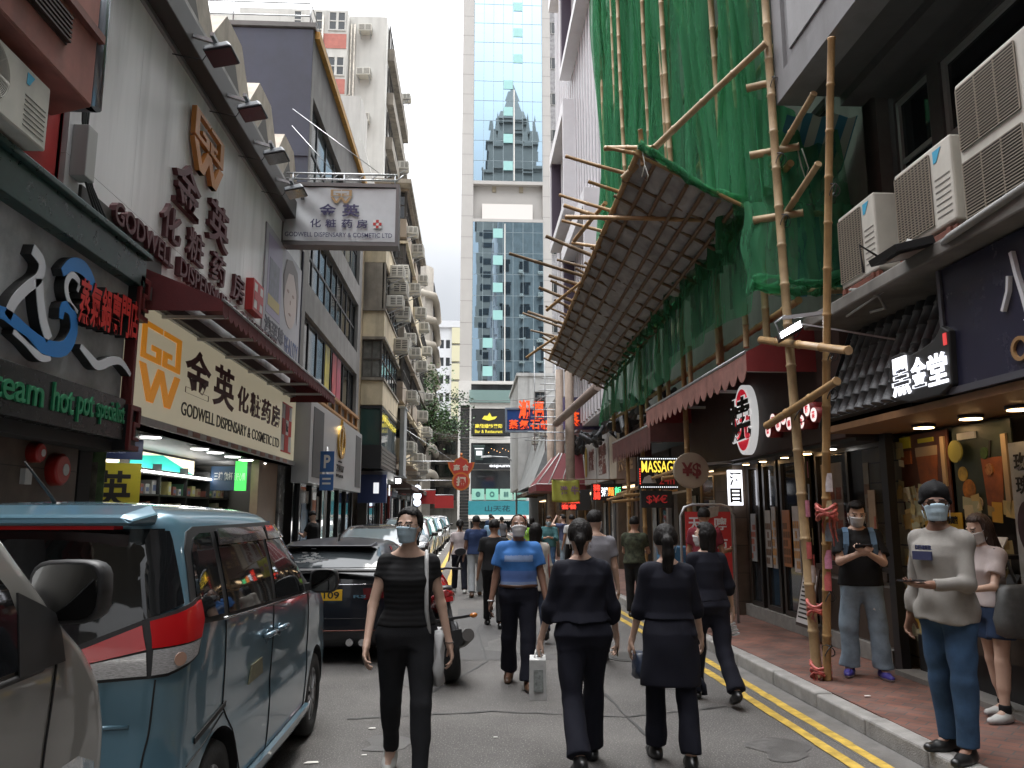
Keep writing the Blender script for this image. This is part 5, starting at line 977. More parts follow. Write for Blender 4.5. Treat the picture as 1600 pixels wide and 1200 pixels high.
lettering_board(FC(15.02),3.2,3.8,1.76,2.08,'black LED panel showing dim red dollar and yen marks',[('$¥€',3.3,3.7,1.83,2.0,lrd)],hang=4.2)
t=thing('disc_sign','round tan currency exchange sign with maroon yen and dollar marks','sign',(3.35,12,2.0));Fd2=FC(12.0);m=MB();Fd2.poly(m,[(3.34+.27*math.cos(x),2.30+.27*math.sin(x)) for x in np.linspace(0,6.2832,40)[:-1]],-.08,0);m.build('disc',mat('disc_tan',(.33,.27,.2),.6,var=.1),t,bevel=.006);text('¥$',Fd2,3.19,3.49,2.18,2.42,.001,.006,mat('mark_maroon',(.16,.025,.025),.5),'lettering',t,.03);m=MB();m.bar((3.6,12.04,2.4),(4.2,12.04,2.45),.04);m.build('bracket',steel,t)
lettering_board(FC(20.0),3.02,3.8,1.98,2.4,'black LED sign spelling congee noodles rice in four colours',[('豬\n腸',3.06,3.24,2.0,2.38,lr),('粥',3.26,3.42,2.08,2.3,lw),('麵',3.43,3.58,2.09,2.31,lo),('飯',3.6,3.76,2.1,2.32,lg)],hang=4.2)
wb=mat('board_white',(.40,.38,.36),.6,var=.15,dirt=.2)
Fr=FR(4.0)
board('name_board',Fr,-27.2,-24.8,2.6,4.05,0,.12,wb,'tall off white shop board with a yellow oval and dark characters','sign',None,[('海鮮',-26.2,-25.0,3.0,3.7,mat('ink_brown',(.12,.03,.02),.5),.05)])
m=MB();FR(3.87).poly(m,[(-26.75+.22*math.cos(x),3.35+.5*math.sin(x)) for x in np.linspace(0,6.28,24)[:-1]],0,.02);single('oval_badge',m,mat('badge_gold',(.45,.33,.05),.5),'yellow oval badge on the tall off white board','badge')
board('name_board',Fr,-24.6,-22.6,2.6,3.95,0,.1,wb,'off white shop board with rows of red brown characters','sign',None,[('四季\n甜品',-24.3,-22.9,2.8,3.7,mat('ink_brown'),.05)])
board('name_board',Fr,-22.4,-21.3,2.6,3.8,0,.1,mat('board_cream',(.36,.31,.24),.6,var=.2),'narrow cream shop board with a faded figure','sign',None,[('足',-22.1,-21.6,3.0,3.5,mat('ink_faded',(.25,.2,.15),.5),.03)])
board('name_board',Fr,-21.1,-18.6,2.4,3.5,0,.14,mat('board_brown',(.09,.045,.025),.6,var=.3),'brown timber shop board with raised tan characters','sign',None,[('茶餐室',-20.8,-18.9,2.7,3.3,mat('raised_tan',(.28,.16,.07),.5),.03)])
rb=[(13.3,16.4,(.07,.06,.05),'dim shopfront behind the massage sign on the right'),(16.6,19.8,(.05,.045,.04),'dark shopfront with pale columns under the congee sign'),(20,23,(.07,.05,.035),'brown shopfront under the white boards, nearer'),(23.2,27,(.06,.06,.06),'grey shopfront under the white boards, farther'),(27.2,31.5,(.09,.07,.05),'tan shopfront by the maroon hip awning'),(31.8,37,(.05,.05,.05),'dark shopfront beyond the maroon hip awning'),(37.3,44,(.10,.08,.06),'pale shopfront near the right end of the street'),(44.3,50,(.06,.05,.05),'last dark shopfront on the right')]
for a,e,c_,lb in rb:
 t=thing('shopfront',lb,'shopfront',(4.4,(a+e)/2,.12));Fk=FR(4.25);m=MB();Fk.box(m,-e,-a,2.45,3.0,-.4,.1);Fk.box(m,-e,-e+.3,.12,2.45,-.4,.08);Fk.box(m,-a-.3,-a,.12,2.45,-.4,.08);m.build('surround',mat('rsh%d'%int(a),c_,.6,var=.4,vscale=4),t)
 window(t,Fk,-e+.3,-a-.3,.2,2.45,-.2,3,1,mat('brass_frame',(.16,.11,.06),.5),glass)
 m=MB();Fk.box(m,-e+.4,-e+.8,.4,2.0,-.16,-.15);Fk.box(m,-a-1.4,-a-.8,.6,1.9,-.16,-.15);m.build('window_print',random.choice((mat('rp1',(.4,.34,.28),.5,var=.5,vscale=6),mat('rp2',(.35,.2,.08),.5,var=.5,vscale=6),mat('rp3',(.28,.3,.3),.5,var=.5,vscale=6))),t)
 m=MB();Fk.box(m,-e+.6,-a-.6,2.36,2.4,-.15,.02);m.build('warm_tube',mat('warm_tube',(1,.7,.4),.5,emit=.5),t)
b=thing('tenement','soot dark tenement behind the green netting on the right','building',(6,14,0));m=MB();Fk=FR(4.3);hs=[]
for k in range(5):
 for j in range(5):hs.append((-19.8+j*2.35,-18.3+j*2.35,5+k*2.9,6.7+k*2.9))
Fk.wall(m,-20.4,-8.05,4.05,22,hs,.15);m.box(4.46,12,8.05,20.4,4.05,22);m.build('wall',mat('sooty_render',(.14,.135,.125),.85,var=.35,vscale=1.2,dirt=.4),b)
for h in hs:window(b,Fk,*h,-.12,2,1,bsteel,glass)
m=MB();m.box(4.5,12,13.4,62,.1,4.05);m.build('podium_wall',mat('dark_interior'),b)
b=thing('office_building','white office building with dark vertical stripes and plum framed bays','building',(6,28,0));Fk=FR(3.75);ws=mat('stripe_white',(.60,.585,.60),.6,var=.06);plum=mat('plum_frame',(.045,.03,.05),.5);m=MB();m.box(3.78,14,20.5,34.2,4.6,46);m.build('wall',ws,b)
m=MB()
for k in range(22):u=-34.0+k*.62;Fk.box(m,u,u+.24,4.7,46,-.05,.012)
m.build('stripe_window',mat('stripe_glass',(.035,.03,.05),.3),b)
m=MB()
for k in range(22):u=-33.74+k*.62;Fk.box(m,u,u+.10,4.7,46,-.03,.03)
m.build('fin',ws,b)
for k in range(7):
 z=7+k*5.6;u0,u1=(-32.5,-27.5) if k%2 else(-28.5,-22.5);m=MB();Fk.box(m,u0,u1,z,z+.3,0,.45);Fk.box(m,u0,u1,z+3.8,z+4.3,0,.45);Fk.box(m,u0,u0+.2,z+.3,z+3.8,0,.45);Fk.box(m,u1-.2,u1,z+.3,z+3.8,0,.45);m.build('bay_frame',ws,b);m=MB();Fk.box(m,u0+.2,u0+.45,z+.3,z+3.8,.02,.40);m.build('plum_reveal',plum,b);m=MB();Fk.box(m,u1-.45,u1-.2,z+.3,z+3.8,.02,.40);m.build('plum_reveal',plum,b)
m=MB();FB(34.2).box(m,-14,-3.8,4.6,46,0,.08);m.build('end_wall',mat('end_wall_grey',(.15,.16,.16),.85,var=.35,vscale=.8,dirt=.4),b)
for k in range(10):
 for u in(-11.5,-8.6,-5.7):window(b,FB(34.28),u,u+1.5,7+k*3.4,8.7+k*3.4,.005,2,1,bsteel,glass)
 for x in(7.4,10.2):window_ac((x,34.3,6.5+k*3.4),PI_,'boxy air conditioner on the far end wall of the striped building','air conditioners on the striped building end wall',1.2)
b=thing('low_building','low white rendered building with sloping side roof near the right end','building',(5,54,0));m=MB();m.box(2.95,9,50,60,3.2,10.3);m.box(2.85,9,49.9,60.1,10.3,10.5);m.build('wall',mat('low_white',(.46,.46,.45),.8,var=.25,vscale=1,dirt=.45),b);m=MB();m.hexa([(2.9,38,3.0),(4.5,38,3.0),(4.5,50,3.0),(2.9,50,3.0),(4.3,38,6.6),(4.5,38,6.6),(4.5,50,6.6),(4.0,50,6.6)]);m.build('lean_to_roof',mat('corrugated',(.30,.31,.31),.6,var=.3,vscale=3,dirt=.4),b);m=MB();m.box(4.2,10,34.4,50,3,7.4);m.build('rear_wing',concrete,b)
window(b,FC(50),4.0,4.7,8.3,9.3,.01,2,2,bsteel,glass)
for k in range(5):window_ac((3.9,36+2.4*k,5.6+.3*(k%2)),R(-90),'boxy air conditioner on the low wing beyond the netting','air conditioners on the low wing',1.0)
t=thing('neon_sign','blue hanging sign with orange neon characters in two rows','sign',(2.6,35,5.3));Fn2=FC(35.0);m=MB();Fn2.box(m,1.58,3.55,5.28,6.2,-.3,0);m.build('panel',mat('neon_blue',(.015,.07,.28),.4),t);m=MB()
for q_ in((1.5,3.63,6.2,6.28),(1.5,3.63,5.2,5.28),(1.5,1.58,5.28,6.2),(3.55,3.63,5.28,6.2)):Fn2.box(m,*q_,-.32,.05)
m.build('frame',mat('neon_frame',(.2,.25,.33),.5),t);on=mat('neon_orange',(.75,.09,.02),.5,emit=.16)
text('潮',Fn2,2.08,2.58,5.78,6.62,.02,.08,on,'neon_character',t,.03);text('福',Fn2,2.7,3.2,5.78,6.6,.02,.08,on,'neon_character',t,.03)
for ch,u in(('蒸',1.66),('氣',2.12),('石',2.6),('鍋',3.05)):text(ch,Fn2,u,u+.42,5.33,5.74,.01,.06,on,'neon_character',t,.03)
m=MB();m.bar((3.6,35.1,5.9),(4.3,35.1,5.9),.08);m.bar((3.6,35.1,5.4),(4.3,35.1,5.4),.08);m.bar((2.4,35.1,6.2),(4.3,35.3,7.6),.03);m.build('bracket',steel,t)
t=thing('neon_sign','second red lettered sign half hidden behind scaffold bamboo','sign',(3.3,27,4.4));Fn3=FC(27.0);m=MB();Fn3.box(m,3.15,4.4,4.5,5.6,-.2,0);m.build('panel',mat('neon_purple',(.10,.09,.2),.4),t)
for i,ch in enumerate('蒸鍋'):text(ch,Fn3,3.2+.58*i,3.7+.58*i,4.6,5.1,.01,.05,on,'neon_character',t,.03)
t=thing('pawn_sign','red bat shaped pawn shop sign with orange rim over a round lower half','sign',(-.45,38,2.75));Fq2=FC(38.0);cx,rim,redp=-.46,mat('pawn_orange',(.55,.16,.03),.5),mat('pawn_red',(.45,.045,.03),.5)
bat=[(-.34,3.42),(-.58,3.8),(-.64,4.06),(-.5,4.06),(-.36,4.02),(-.28,4.2),(-.12,4.26),(0,4.36),(.12,4.26),(.28,4.2),(.36,4.02),(.5,4.06),(.64,4.06),(.58,3.8),(.34,3.42)]
sc_=lambda P,k,cz:[(cx+x*k,cz+(z-cz)*k) for x,z in P]
m=MB();Fq2.poly(m,sc_(bat,1,3.85),-.08,0);Fq2.poly(m,[(cx+.43*math.cos(x),3.16+.43*math.sin(x)) for x in np.linspace(0,6.2832,32)[:-1]],-.06,.012);m.tube([Fq2.p(cx,4.34,-.04),Fq2.p(cx,4.5,-.04)],.05,8);m.build('rim',rim,t)
m=MB();Fq2.poly(m,sc_(bat,.87,3.85),.001,.011);Fq2.poly(m,[(cx+.35*math.cos(x),3.16+.35*math.sin(x)) for x in np.linspace(0,6.2832,32)[:-1]],.013,.02);m.build('red_face',redp,t)
pl=mat('pawn_letter',(.62,.52,.42),.5)
text('高',Fq2,cx-.36,cx-.06,3.66,3.96,.012,.01,pl,'character',t,.03);text('合',Fq2,cx+.06,cx+.36,3.66,3.96,.012,.01,pl,'character',t,.03);text('押',Fq2,cx-.22,cx+.22,2.94,3.38,.021,.01,pl,'character',t,.05)
m=MB();m.tube([(-4,38.05,4.1),(-.5,38.05,4.1)],.025,6);m.tube([(-4,38.05,3.2),(-.5,38.05,3.2)],.025,6);m.tube([(-4,38.05,6.2),(-.8,38.05,4.1)],.012,5);m.build('support_arm',steel,t)
t=thing('hip_awning','maroon hipped awning with white piping on the right shops','awning',(2.9,29,2.4));m=MB();A=[(2.25,27.4,2.65),(3.95,27.4,2.65),(3.95,31,2.65),(2.25,31,2.65)];T=[(3.1,28,3.75),(3.95,28,3.75),(3.95,30.5,3.75),(3.1,30.5,3.75)]
for i in range(4):j=(i+1)%4;m.quad(A[i],A[j],T[j],T[i])
m.quad(*T);m.box(2.23,3.95,27.38,31.02,2.42,2.65);m.build('cloth',mat('hip_maroon',(.16,.02,.025),.6,var=.15),t);m=MB()
for i in range(4):m.tube([A[i],T[i]],.022,6);m.tube([A[i],A[(i+1)%4]],.022,6)
m.tube([(3.1,27.39,2.65),(3.5,27.99,3.75)],.018,6);m.tube([(2.65,27.39,2.65),(3.2,27.99,3.75)],.018,6);m.build('piping',white_paint,t)
t=thing('cloth_banner','yellow-green cloth banner with purple characters hanging over the pavement','banner',(2.3,20,1.95));m=MB();Fy2=FC(20.0);vs=[];fs=[]
for j in range(9):
 for i in range(17):x=2.02+.7*i/16;z=1.95+.55*j/8-.03*math.sin(math.pi*i/16);vs.append(Fy2.p(x,z,.02*math.sin(i*.9+j*.3)))
for j in range(8):
 for i in range(16):a=j*17+i;fs.append((a,a+1,a+18,a+17))
m.add(vs,fs,0,True);o=m.build('cloth',mat('cloth_lime',(.36,.36,.06),.7,var=.15,vscale=6),t,fix=False);s_=o.modifiers.new('s','SOLIDIFY');s_.thickness=.004
for i,ch in enumerate('港牛'):text(ch,Fy2,2.22+.27*i,2.42+.27*i,2.12,2.34,.03,.004,mat('ink_mauve',(.22,.12,.2),.6),'character',t,.03)
m=MB();m.tube([(2.0,20.0,2.5),(4.2,20.0,2.5)],.015,6);m.build('rod',mat('bamboo_dark',(.16,.1,.05),.6),t)
lettering_board(FC(23.5),2.6,3.5,1.75,2.35,'black board with white lines above red LED characters, far right',[('MO & CO\nMOON',2.65,3.2,2.12,2.33,lw),('粉麵飯',2.65,3.2,1.95,2.08,lr),('套餐',2.65,3.1,1.78,1.92,lr)],hang=4.2)
for k in range(4):
 y=32+k*4.4;awning(FR(4.1),-y-4.0,-y,3.2,0,2.75,1.25,.2,('grey brown folding awning on the right, nearest of four','dark folding awning on the right, second of four','tan folding awning on the right, third of four','dark brown folding awning on the right, farthest')[k],mat('fold%d'%k,((.09,.07,.06),(.04,.035,.033),(.16,.11,.07),(.06,.04,.03))[k],.8,var=.3),mat('fold%d'%k),2)
t=thing('street_lamp','grey street lamp arm reaching over the far road','street lamp',(3.1,58,.1));m=MB();m.cyl((3.3,58,.1),(3.3,58,5.2),.08,.06,10);m.tube([(3.3,58,5.2),(2.6,58,5.7),(1.4,58,5.75)],.05,8);m.build('pole',steel,t);m=MB();m.hexa([(.7,57.85,5.66),(1.5,57.85,5.7),(1.5,58.15,5.7),(.7,58.15,5.66),(.8,57.9,5.8),(1.45,57.9,5.84),(1.45,58.1,5.84),(.8,58.1,5.8)]);m.build('head',mat('lamp_head',(.5,.5,.5),.5),t)
# ==== behind the camera: what the mirror glass reflects
b=thing('stepped_tower','stepped stone tower with pointed crown, seen mirrored in the glass tower','building',(11,-85,0));st=mat('stepped_stone',(.17,.16,.145),.8,var=.2,vscale=.3);m=MB()
for i,(hw,z0,z1) in enumerate(((10.5,0,92),(9.2,92,104),(7.6,104,113),(6.0,113,118),(4.2,118,122))):m.box(12-hw,12+hw,-85-hw,-85+hw,z0,z1);m.box(12-hw-.5,12+hw+.5,-85-hw-.5,-85+hw+.5,z1-.9,z1)
m.add([(8,-88,122),(16,-88,122),(16,-80,122),(8,-80,122),(12,-85,137)],[(0,1,4),(1,2,4),(2,3,4),(3,0,4),(0,3,2,1)])
for dx in(-6.5,6.5,-4.2,4.2):m.add([(12+dx-1.2,-79,113),(12+dx+1.2,-79,113),(12+dx+1.2,-77,113),(12+dx-1.2,-77,113),(12+dx,-78,123)],[(0,1,4),(1,2,4),(2,3,4),(3,0,4),(0,3,2,1)])
m.build('wall',st,b)
for k in range(20):m=MB();FB(-74.5).box(m,-21.5,-2.5,6+k*4,8+k*4,0,.05);m.build('window_band',glass,b)
b=thing('apartment_block','grey apartment block behind the photographer, seen only mirrored','building',(9,-30,0));m=MB();m.box(4.8,16,-60,-12,0,62);m.build('wall',mat('block_grey',(.085,.085,.08),.8,var=.2,vscale=.4),b)
for k in range(18):window(b,FB(-11.98),-14,-6,4+k*3.1,5.6+k*3.1,0,5,1,bsteel,glass)
b=thing('apartment_block','tan apartment block behind the photographer on the left, seen only mirrored','building',(-10,-30,0));m=MB();m.box(-16,-4.8,-60,-12,0,34);m.build('wall',mat('block_tan',(.3,.26,.2),.8,var=.2,vscale=.4),b)
# ==== BAMBOO SCAFFOLD, CATCH FAN, NETTING
def bamboo_mat(name,c,c2):
 m=mat(name,c,.5,var=.3,vscale=7,bump=.1,bscale=40);return m
bam=bamboo_mat('bamboo',(.34,.205,.085),0);bamd=bamboo_mat('bamboo_dark',(.15,.088,.046),0);bams=bamboo_mat('bamboo_pale',(.37,.26,.14),0)
def pole(mb,a,b,r=.045,n=10,bend=.0,node=.42):
 """bamboo cane with swollen nodes and a slight bow"""
 a,b=Vector(a),Vector(b);L=(b-a).length;k=max(2,int(L/node));pts=[];rs=[];side=(b-a).cross(Vector((.3,.5,.8))).normalized()
 for i in range(k):
  for t_,q_ in((0.,1.0),(.03,.93),(.94,.95),(.975,1.14)):
   t=(i+t_)/k;pts.append(a.lerp(b,t)+side*bend*L*math.sin(math.pi*t));rs.append(r*q_*(1.06-.16*t))
 pts.append(b);rs.append(r*.9);mb.tube(pts,rs,n)
def tie(mb,p,r,col=0):
 for s in(-1,1):
  d=Vector((.7*s,.5,.5)).normalized();u=d.cross(Vector((0,0,1))).normalized();v=d.cross(u);mb.tube([Vector(p)+(u*math.cos(x)+v*math.sin(x))*r for x in np.linspace(0,6.2832,13)],.006,4)
tiem=mat('nylon_tie',(.03,.03,.03),.5)
def plong(name,a,b,r,par,m_=None,bend=.004):mb=MB();pole(mb,a,b,r,bend=bend);return mb.build(name,m_ or bam,par)
t=thing('bamboo_post','tall thick bamboo post wrapped in stickers at its foot, left of the crossed pair','post',(3.28,7.72,.125))
plong('cane',(3.28,7.72,.125),(3.27,8.05,9.2),.048,t,bams);mb=MB();
for z in(2.62,3.5,4.7,5.4,6.3):tie(mb,(3.28,7.72+.036*z,z),.075)
mb.build('tie',tiem,t)
st_c=[mat('sticker%d'%i,c,.55,var=.3,vscale=30) for i,c in enumerate(((.5,.45,.46),(.45,.1,.1),(.5,.2,.3),(.2,.25,.3),(.4,.35,.2)))]
for i,(z,a) in enumerate(((1.0,.5),(1.22,0),(1.62,.3),(1.78,1.),(1.35,1.4),(.98,1.2),(1.1,1.0),(2.0,1.3))):
 mb=MB();c=Vector((3.28,7.72+.036*z,z));R_=.055;an=[a-2.2+.22*k for k in range(5)]
 for q_ in range(4):mb.quad(c+Vector((R_*math.cos(an[q_]),R_*math.sin(an[q_]),0)),c+Vector((R_*math.cos(an[q_+1]),R_*math.sin(an[q_+1]),0)),c+Vector((R_*math.cos(an[q_+1]),R_*math.sin(an[q_+1]),.16)),c+Vector((R_*math.cos(an[q_]),R_*math.sin(an[q_]),.16)))
 mb.build('sticker',st_c[i%5],t,fix=False)
t2=thing('bamboo_post','slimmer bamboo post leaning forward under the overhang, right of the crossed pair','post',(3.32,7.62,.125))
plong('cane',(3.32,7.6,.125),(3.3,6.62,6.0),.039,t2,bam);mb=MB()
for z in(.4,.9,2.75,3.1,4.6):tie(mb,(3.32,7.6-.167*z,z),.062)
mb.build('tie',tiem,t2)
for i,z in enumerate((.95,1.15,1.4,1.6,1.85)):
 mb=MB();c=Vector((3.32,7.6-.167*z,z));R_=.046;an=[-2.9+.3*k for k in range(6)]
 for q_ in range(5):mb.quad(c+Vector((R_*math.cos(an[q_]),R_*math.sin(an[q_]),0)),c+Vector((R_*math.cos(an[q_+1]),R_*math.sin(an[q_+1]),0)),c+Vector((R_*math.cos(an[q_+1]),R_*math.sin(an[q_+1]),.17)),c+Vector((R_*math.cos(an[q_]),R_*math.sin(an[q_]),.17)))
 mb.build('sticker',st_c[(i+1)%5],t2,fix=False)
tape=mat('red_white_tape',(.5,.12,.1),.5,var=.8,vscale=18)
for k,(z,lb) in enumerate(((.72,'red and white tape knotted round the foot of the bamboo posts'),(.16,'red and white tape wound low on the bamboo posts'),(1.62,'red and white tape rag hanging from the slim bamboo post'))):
 mb=MB();rs=random.Random(k);y=7.68 if k<2 else 7.35
 for j in range(4):mb.tube([(3.3+.085*math.cos(x),y+.1*math.sin(x),z+.03*j+.03*math.sin(2*x+j)) for x in np.linspace(0,6.2832,15)],.016,5)
 for j in range(5):
  a=rs.uniform(3.4,5.2);p=Vector((3.3+.1*math.cos(a),y+.12*math.sin(a),z+.03));L=rs.uniform(.1,.3);e=p+Vector((rs.uniform(-.08,.04),rs.uniform(-.1,.1),-L if k!=0 else rs.uniform(-L,.05)));w=Vector((.02,.03,0));mb.add([p-w,p+w,(p+e)/2+w*1.4+Vector((-.02,0,0)),(p+e)/2-w+Vector((-.02,0,0)),e+w,e-w],[(0,1,2,3),(3,2,4,5)])
 single('tape',mb,tape,lb,'tape')
for k,(a,b_,lb) in enumerate((((3.2,8.5,3.55),(3.2,6.5,3.02),'short bamboo cane lashed across both posts, upper'),((3.16,8.35,2.58),(3.2,6.75,2.8),'short bamboo cane lashed across both posts, lower'))):single('bamboo_cane',(lambda mb:(pole(mb,a,b_,.042),mb)[1])(MB()),bam,lb,'cane')
t=thing('lit_floodlight','lit white floodlight on a long arm by the bamboo posts','floodlight',(3.15,7.5,3.3));mb=MB();mb.bar((3.9,6.9,3.55),(3.1,7.62,3.58),.035);mb.bar((3.9,6.9,3.2),(3.2,7.5,3.5),.015);mb.tube([(3.12,7.6,3.6),(3.05,7.7,3.55),(3.08,7.65,3.42)],.012,5);mb.build('arm',steel,t)
mb=MB();mb.hexa([Vector((3.12,7.58,3.42))+Vector(p) for p in((-.1,-.06,-.08),(.12,-.1,.04),(.14,.0,.02),(-.08,.04,-.1),(-.1,-.02,-.0),(.12,-.06,.12),(.14,.04,.1),(-.08,.08,-.02))]);mb.build('housing',black_metal,t)
mb=MB();mb.hexa([Vector((3.12,7.58,3.42))+Vector(p) for p in((-.085,-.068,-.068),(.105,-.104,.04),(.105,-.1,.04),(-.085,-.064,-.068),(-.085,-.038,-.01),(.105,-.072,.105),(.105,-.068,.105),(-.085,-.034,-.01))]);mb.build('lens',mat('lamp_strong',(.95,.98,1),.5,emit=5),t)
sc=thing('bamboo_scaffold','bamboo scaffold shrouded in green netting on the right facade','scaffold',(3.4,14,.125))
ys_=[8.9,10.6,12.4,14.2,15.7,17.2,18.9]
for i,y in enumerate(ys_):plong('upright_cane',(3.42,y,.125 if i in(2,4,5) else 3.6),(3.45,y+random.uniform(-.2,.2),18),.042,sc,bam if i>1 else bams)
for y in(9.2,9.9,10.7,11.6,12.6,13.7,14.9,16.3,17.8):plong('upright_cane',(3.14 if y in(11.6,14.9) else 3.36,y,5.2),(3.15,y+random.uniform(-.7,.7),18),.042,sc,bams,bend=.01)
for k in range(9):plong('ledger_cane',(3.48,8.1,3.9+1.55*k),(3.48,19.6,3.9+1.55*k+random.uniform(-.1,.1)),.04,sc)
for(y0,z0,y1,z1) in((9,6,13.5,12),(14,6.5,18,13),(19.5,7,15.5,14),(12.5,10,9.2,16)):plong('brace_cane',(3.38,y0,z0),(3.38,y1,z1),.04,sc,bams)
plong('brace_cane',(1.9,9.5,5.85),(3.2,7.9,6.75),.045,sc,bams)
for z,yy in((4.8,8.3),(5.55,8.3),(6.35,8.25)):plong('stub_cane',(3.05,8.15,z),(3.5,7.9,z),.045,sc,bams);plong('stub_cane',(3.35,8.3,z-.05),(3.42,7.3,z+.28),.038,sc,bams)
plong('stub_cane',(3.2,8.2,4.02),(4.3,8.1,4.02),.04,sc,bams);plong('stub_cane',(3.4,8.3,4.95),(4.3,8.3,4.95),.035,sc,bams)
for y in(9.4,10.5,11.9,13.3,15):plong('hanger_cane',(3.35,y,4.2),(3.35,y,3.65-.1*(y>11)),.04,sc,bams)
for y,zz in((12.5,2.2),(15.7,2.0),(17,1.9)):plong('low_ledger',(3.0,y,zz),(4.1,y+.1,zz+.1),.035,sc,bam);plong('low_ledger',(3.42,y,zz+.2),(3.42,y+3,zz+.1),.035,sc,bam)
def netmat(name,c,a):
 m=bpy.data.materials.new(name);m.use_nodes=True;n=m.node_tree;n.nodes.remove(n.nodes['Principled BSDF']);o=n.nodes['Material Output']
 d=n.nodes.new('ShaderNodeBsdfDiffuse');d.inputs[0].default_value=(*c,1);tl=n.nodes.new('ShaderNodeBsdfTranslucent');tl.inputs[0].default_value=(*[min(1,x*1.3) for x in c],1);tp=n.nodes.new('ShaderNodeBsdfTransparent');tp.inputs[0].default_value=(.78,1,.85,1)
 a1=n.nodes.new('ShaderNodeMixShader');a1.inputs[0].default_value=.5;n.links.new(d.outputs[0],a1.inputs[1]);n.links.new(tl.outputs[0],a1.inputs[2])
 t=n.nodes.new('ShaderNodeTexCoord');z=n.nodes.new('ShaderNodeTexNoise');z.inputs['Scale'].default_value=3;z.inputs['Detail'].default_value=8;mp=n.nodes.new('ShaderNodeMapping');mp.inputs['Scale'].default_value=(2,2,.3);n.links.new(t.outputs['Object'],mp.inputs[0]);n.links.new(mp.outputs[0],z.inputs[0])
 r=n.nodes.new('ShaderNodeMapRange');r.inputs[1].default_value=.3;r.inputs[2].default_value=.7;r.inputs[3].default_value=a-.3;r.inputs[4].default_value=min(1,a+.34);n.links.new(z.outputs[0],r.inputs[0])
 a2=n.nodes.new('ShaderNodeMixShader');n.links.new(r.outputs[0],a2.inputs[0]);n.links.new(tp.outputs[0],a2.inputs[1]);n.links.new(a1.outputs[0],a2.inputs[2]);n.links.new(a2.outputs[0],o.inputs[0]);return m
net=netmat('green_net',(.07,.23,.125),.6);net3=netmat('green_net_drape',(.07,.24,.13),.72);net2=netmat('green_net_thin',(.07,.22,.125),.46)
def net_sheet(f,nu,nv,m_,name='net_sheet'):
 mb=MB();vs=[f(i/nu,j/nv) for j in range(nv+1) for i in range(nu+1)];fs=[(j*(nu+1)+i,j*(nu+1)+i+1,(j+1)*(nu+1)+i+1,(j+1)*(nu+1)+i) for j in range(nv) for i in range(nu)]
 mb.add(vs,fs,0,True);return mb.build(name,m_,sc,fix=False)
rs=random.Random(11);y=8.0;k=0
while y<18.2:
 w=rs.uniform(.7,1.5);ph=[rs.uniform(0,6.3) for _ in range(6)];y0=y;zb=5.15 if y<9 else 4.9;pin=rs.uniform(.25,.6);zc=rs.uniform(8,15);fr=rs.uniform(8,15);dx0=rs.uniform(-.08,.05)
 def f(u,v,y0=y0,w=w,ph=ph,zb=zb,pin=pin,zc=zc,fr=fr,dx0=dx0):
  z=zb+(18.3-zb)*v;g=1-pin*math.exp(-((z-zc)/2.2)**2);uu=.5+(u-.5)*g
  return(3.26+dx0+.10*math.sin(fr*u+ph[0]+.35*z)+.05*math.sin(fr*2.3*u+ph[1]-.5*z)+.07*math.sin(.9*z+ph[2])+.022*math.sin(fr*5.1*u+ph[5]+.3*z),y0+uu*w+.12*math.sin(.55*z+ph[3])+.05*math.sin(1.9*z+ph[4])*(1-abs(2*u-1)*.3),z)
 net_sheet(f,56,60,net if k%3 else net2);y+=w*rs.uniform(.9,1.1);k+=1
for k in range(12):
 y=8.6+k*.85+rs.uniform(-.2,.2);p1,p2=rs.uniform(0,6),rs.uniform(0,6)
 def f(u,v,y=y,p1=p1,p2=p2):z=5.2+13*v;r_=.035+.02*math.sin(2*z+p1);a=2*math.pi*u;return(3.12+r_*math.cos(a)+.06*math.sin(.8*z+p2),y+r_*1.3*math.sin(a)+.16*math.sin(.6*z+p1),z)
 net_sheet(f,8,50,net,'net_fold')
def f(u,v):y=8.7+11*u;z=3.95-.25*u+.12*math.sin(9*u)+(5.2-.45*u-3.95+.25*u)*v;return(3.28+.05*math.sin(38*u+2*v)+.03*math.sin(71*u)-.1*(1-v),y,z)
net_sheet(f,90,12,net,'net_skirt')
def f(u,v):x=2.92+1.28*u;zb=3.98+.22*u-.12*math.sin(math.pi*u)+.05*math.sin(14*u);z=zb+(5.0+.0*u-zb)*v;return(x+.03*math.sin(9*v+3*u),8.14+.03*math.sin(16*u+3*v)+.03*math.sin(37*u-2*v)+.012*math.sin(83*u+v)-.05*(1-v)**2*math.sin(3.1*u),z)
net_sheet(f,60,24,net3,'net_drape')
def f(u,v):x=3.2+1.0*u*(1-.15*v);z=5.0+1.35*v*(1-.35*u);return(x,8.25+.08*math.sin(9*u+2*v)+.04*math.sin(23*u),z)
net_sheet(f,40,16,net3,'net_drape')
for k in range(4):
 mb=MB();mb.tube([(2.95+1.25*u,8.03+.04*math.sin(12*u+k)-.02*k,4.0+.2*u-.12*math.sin(math.pi*u)+.035*k+.03*math.sin(9*u+2*k)) for u in np.linspace(0,1,24)],[.03+.018*math.sin(5*i+k) for i in range(24)],7);mb.build('net_roll',net3,sc)
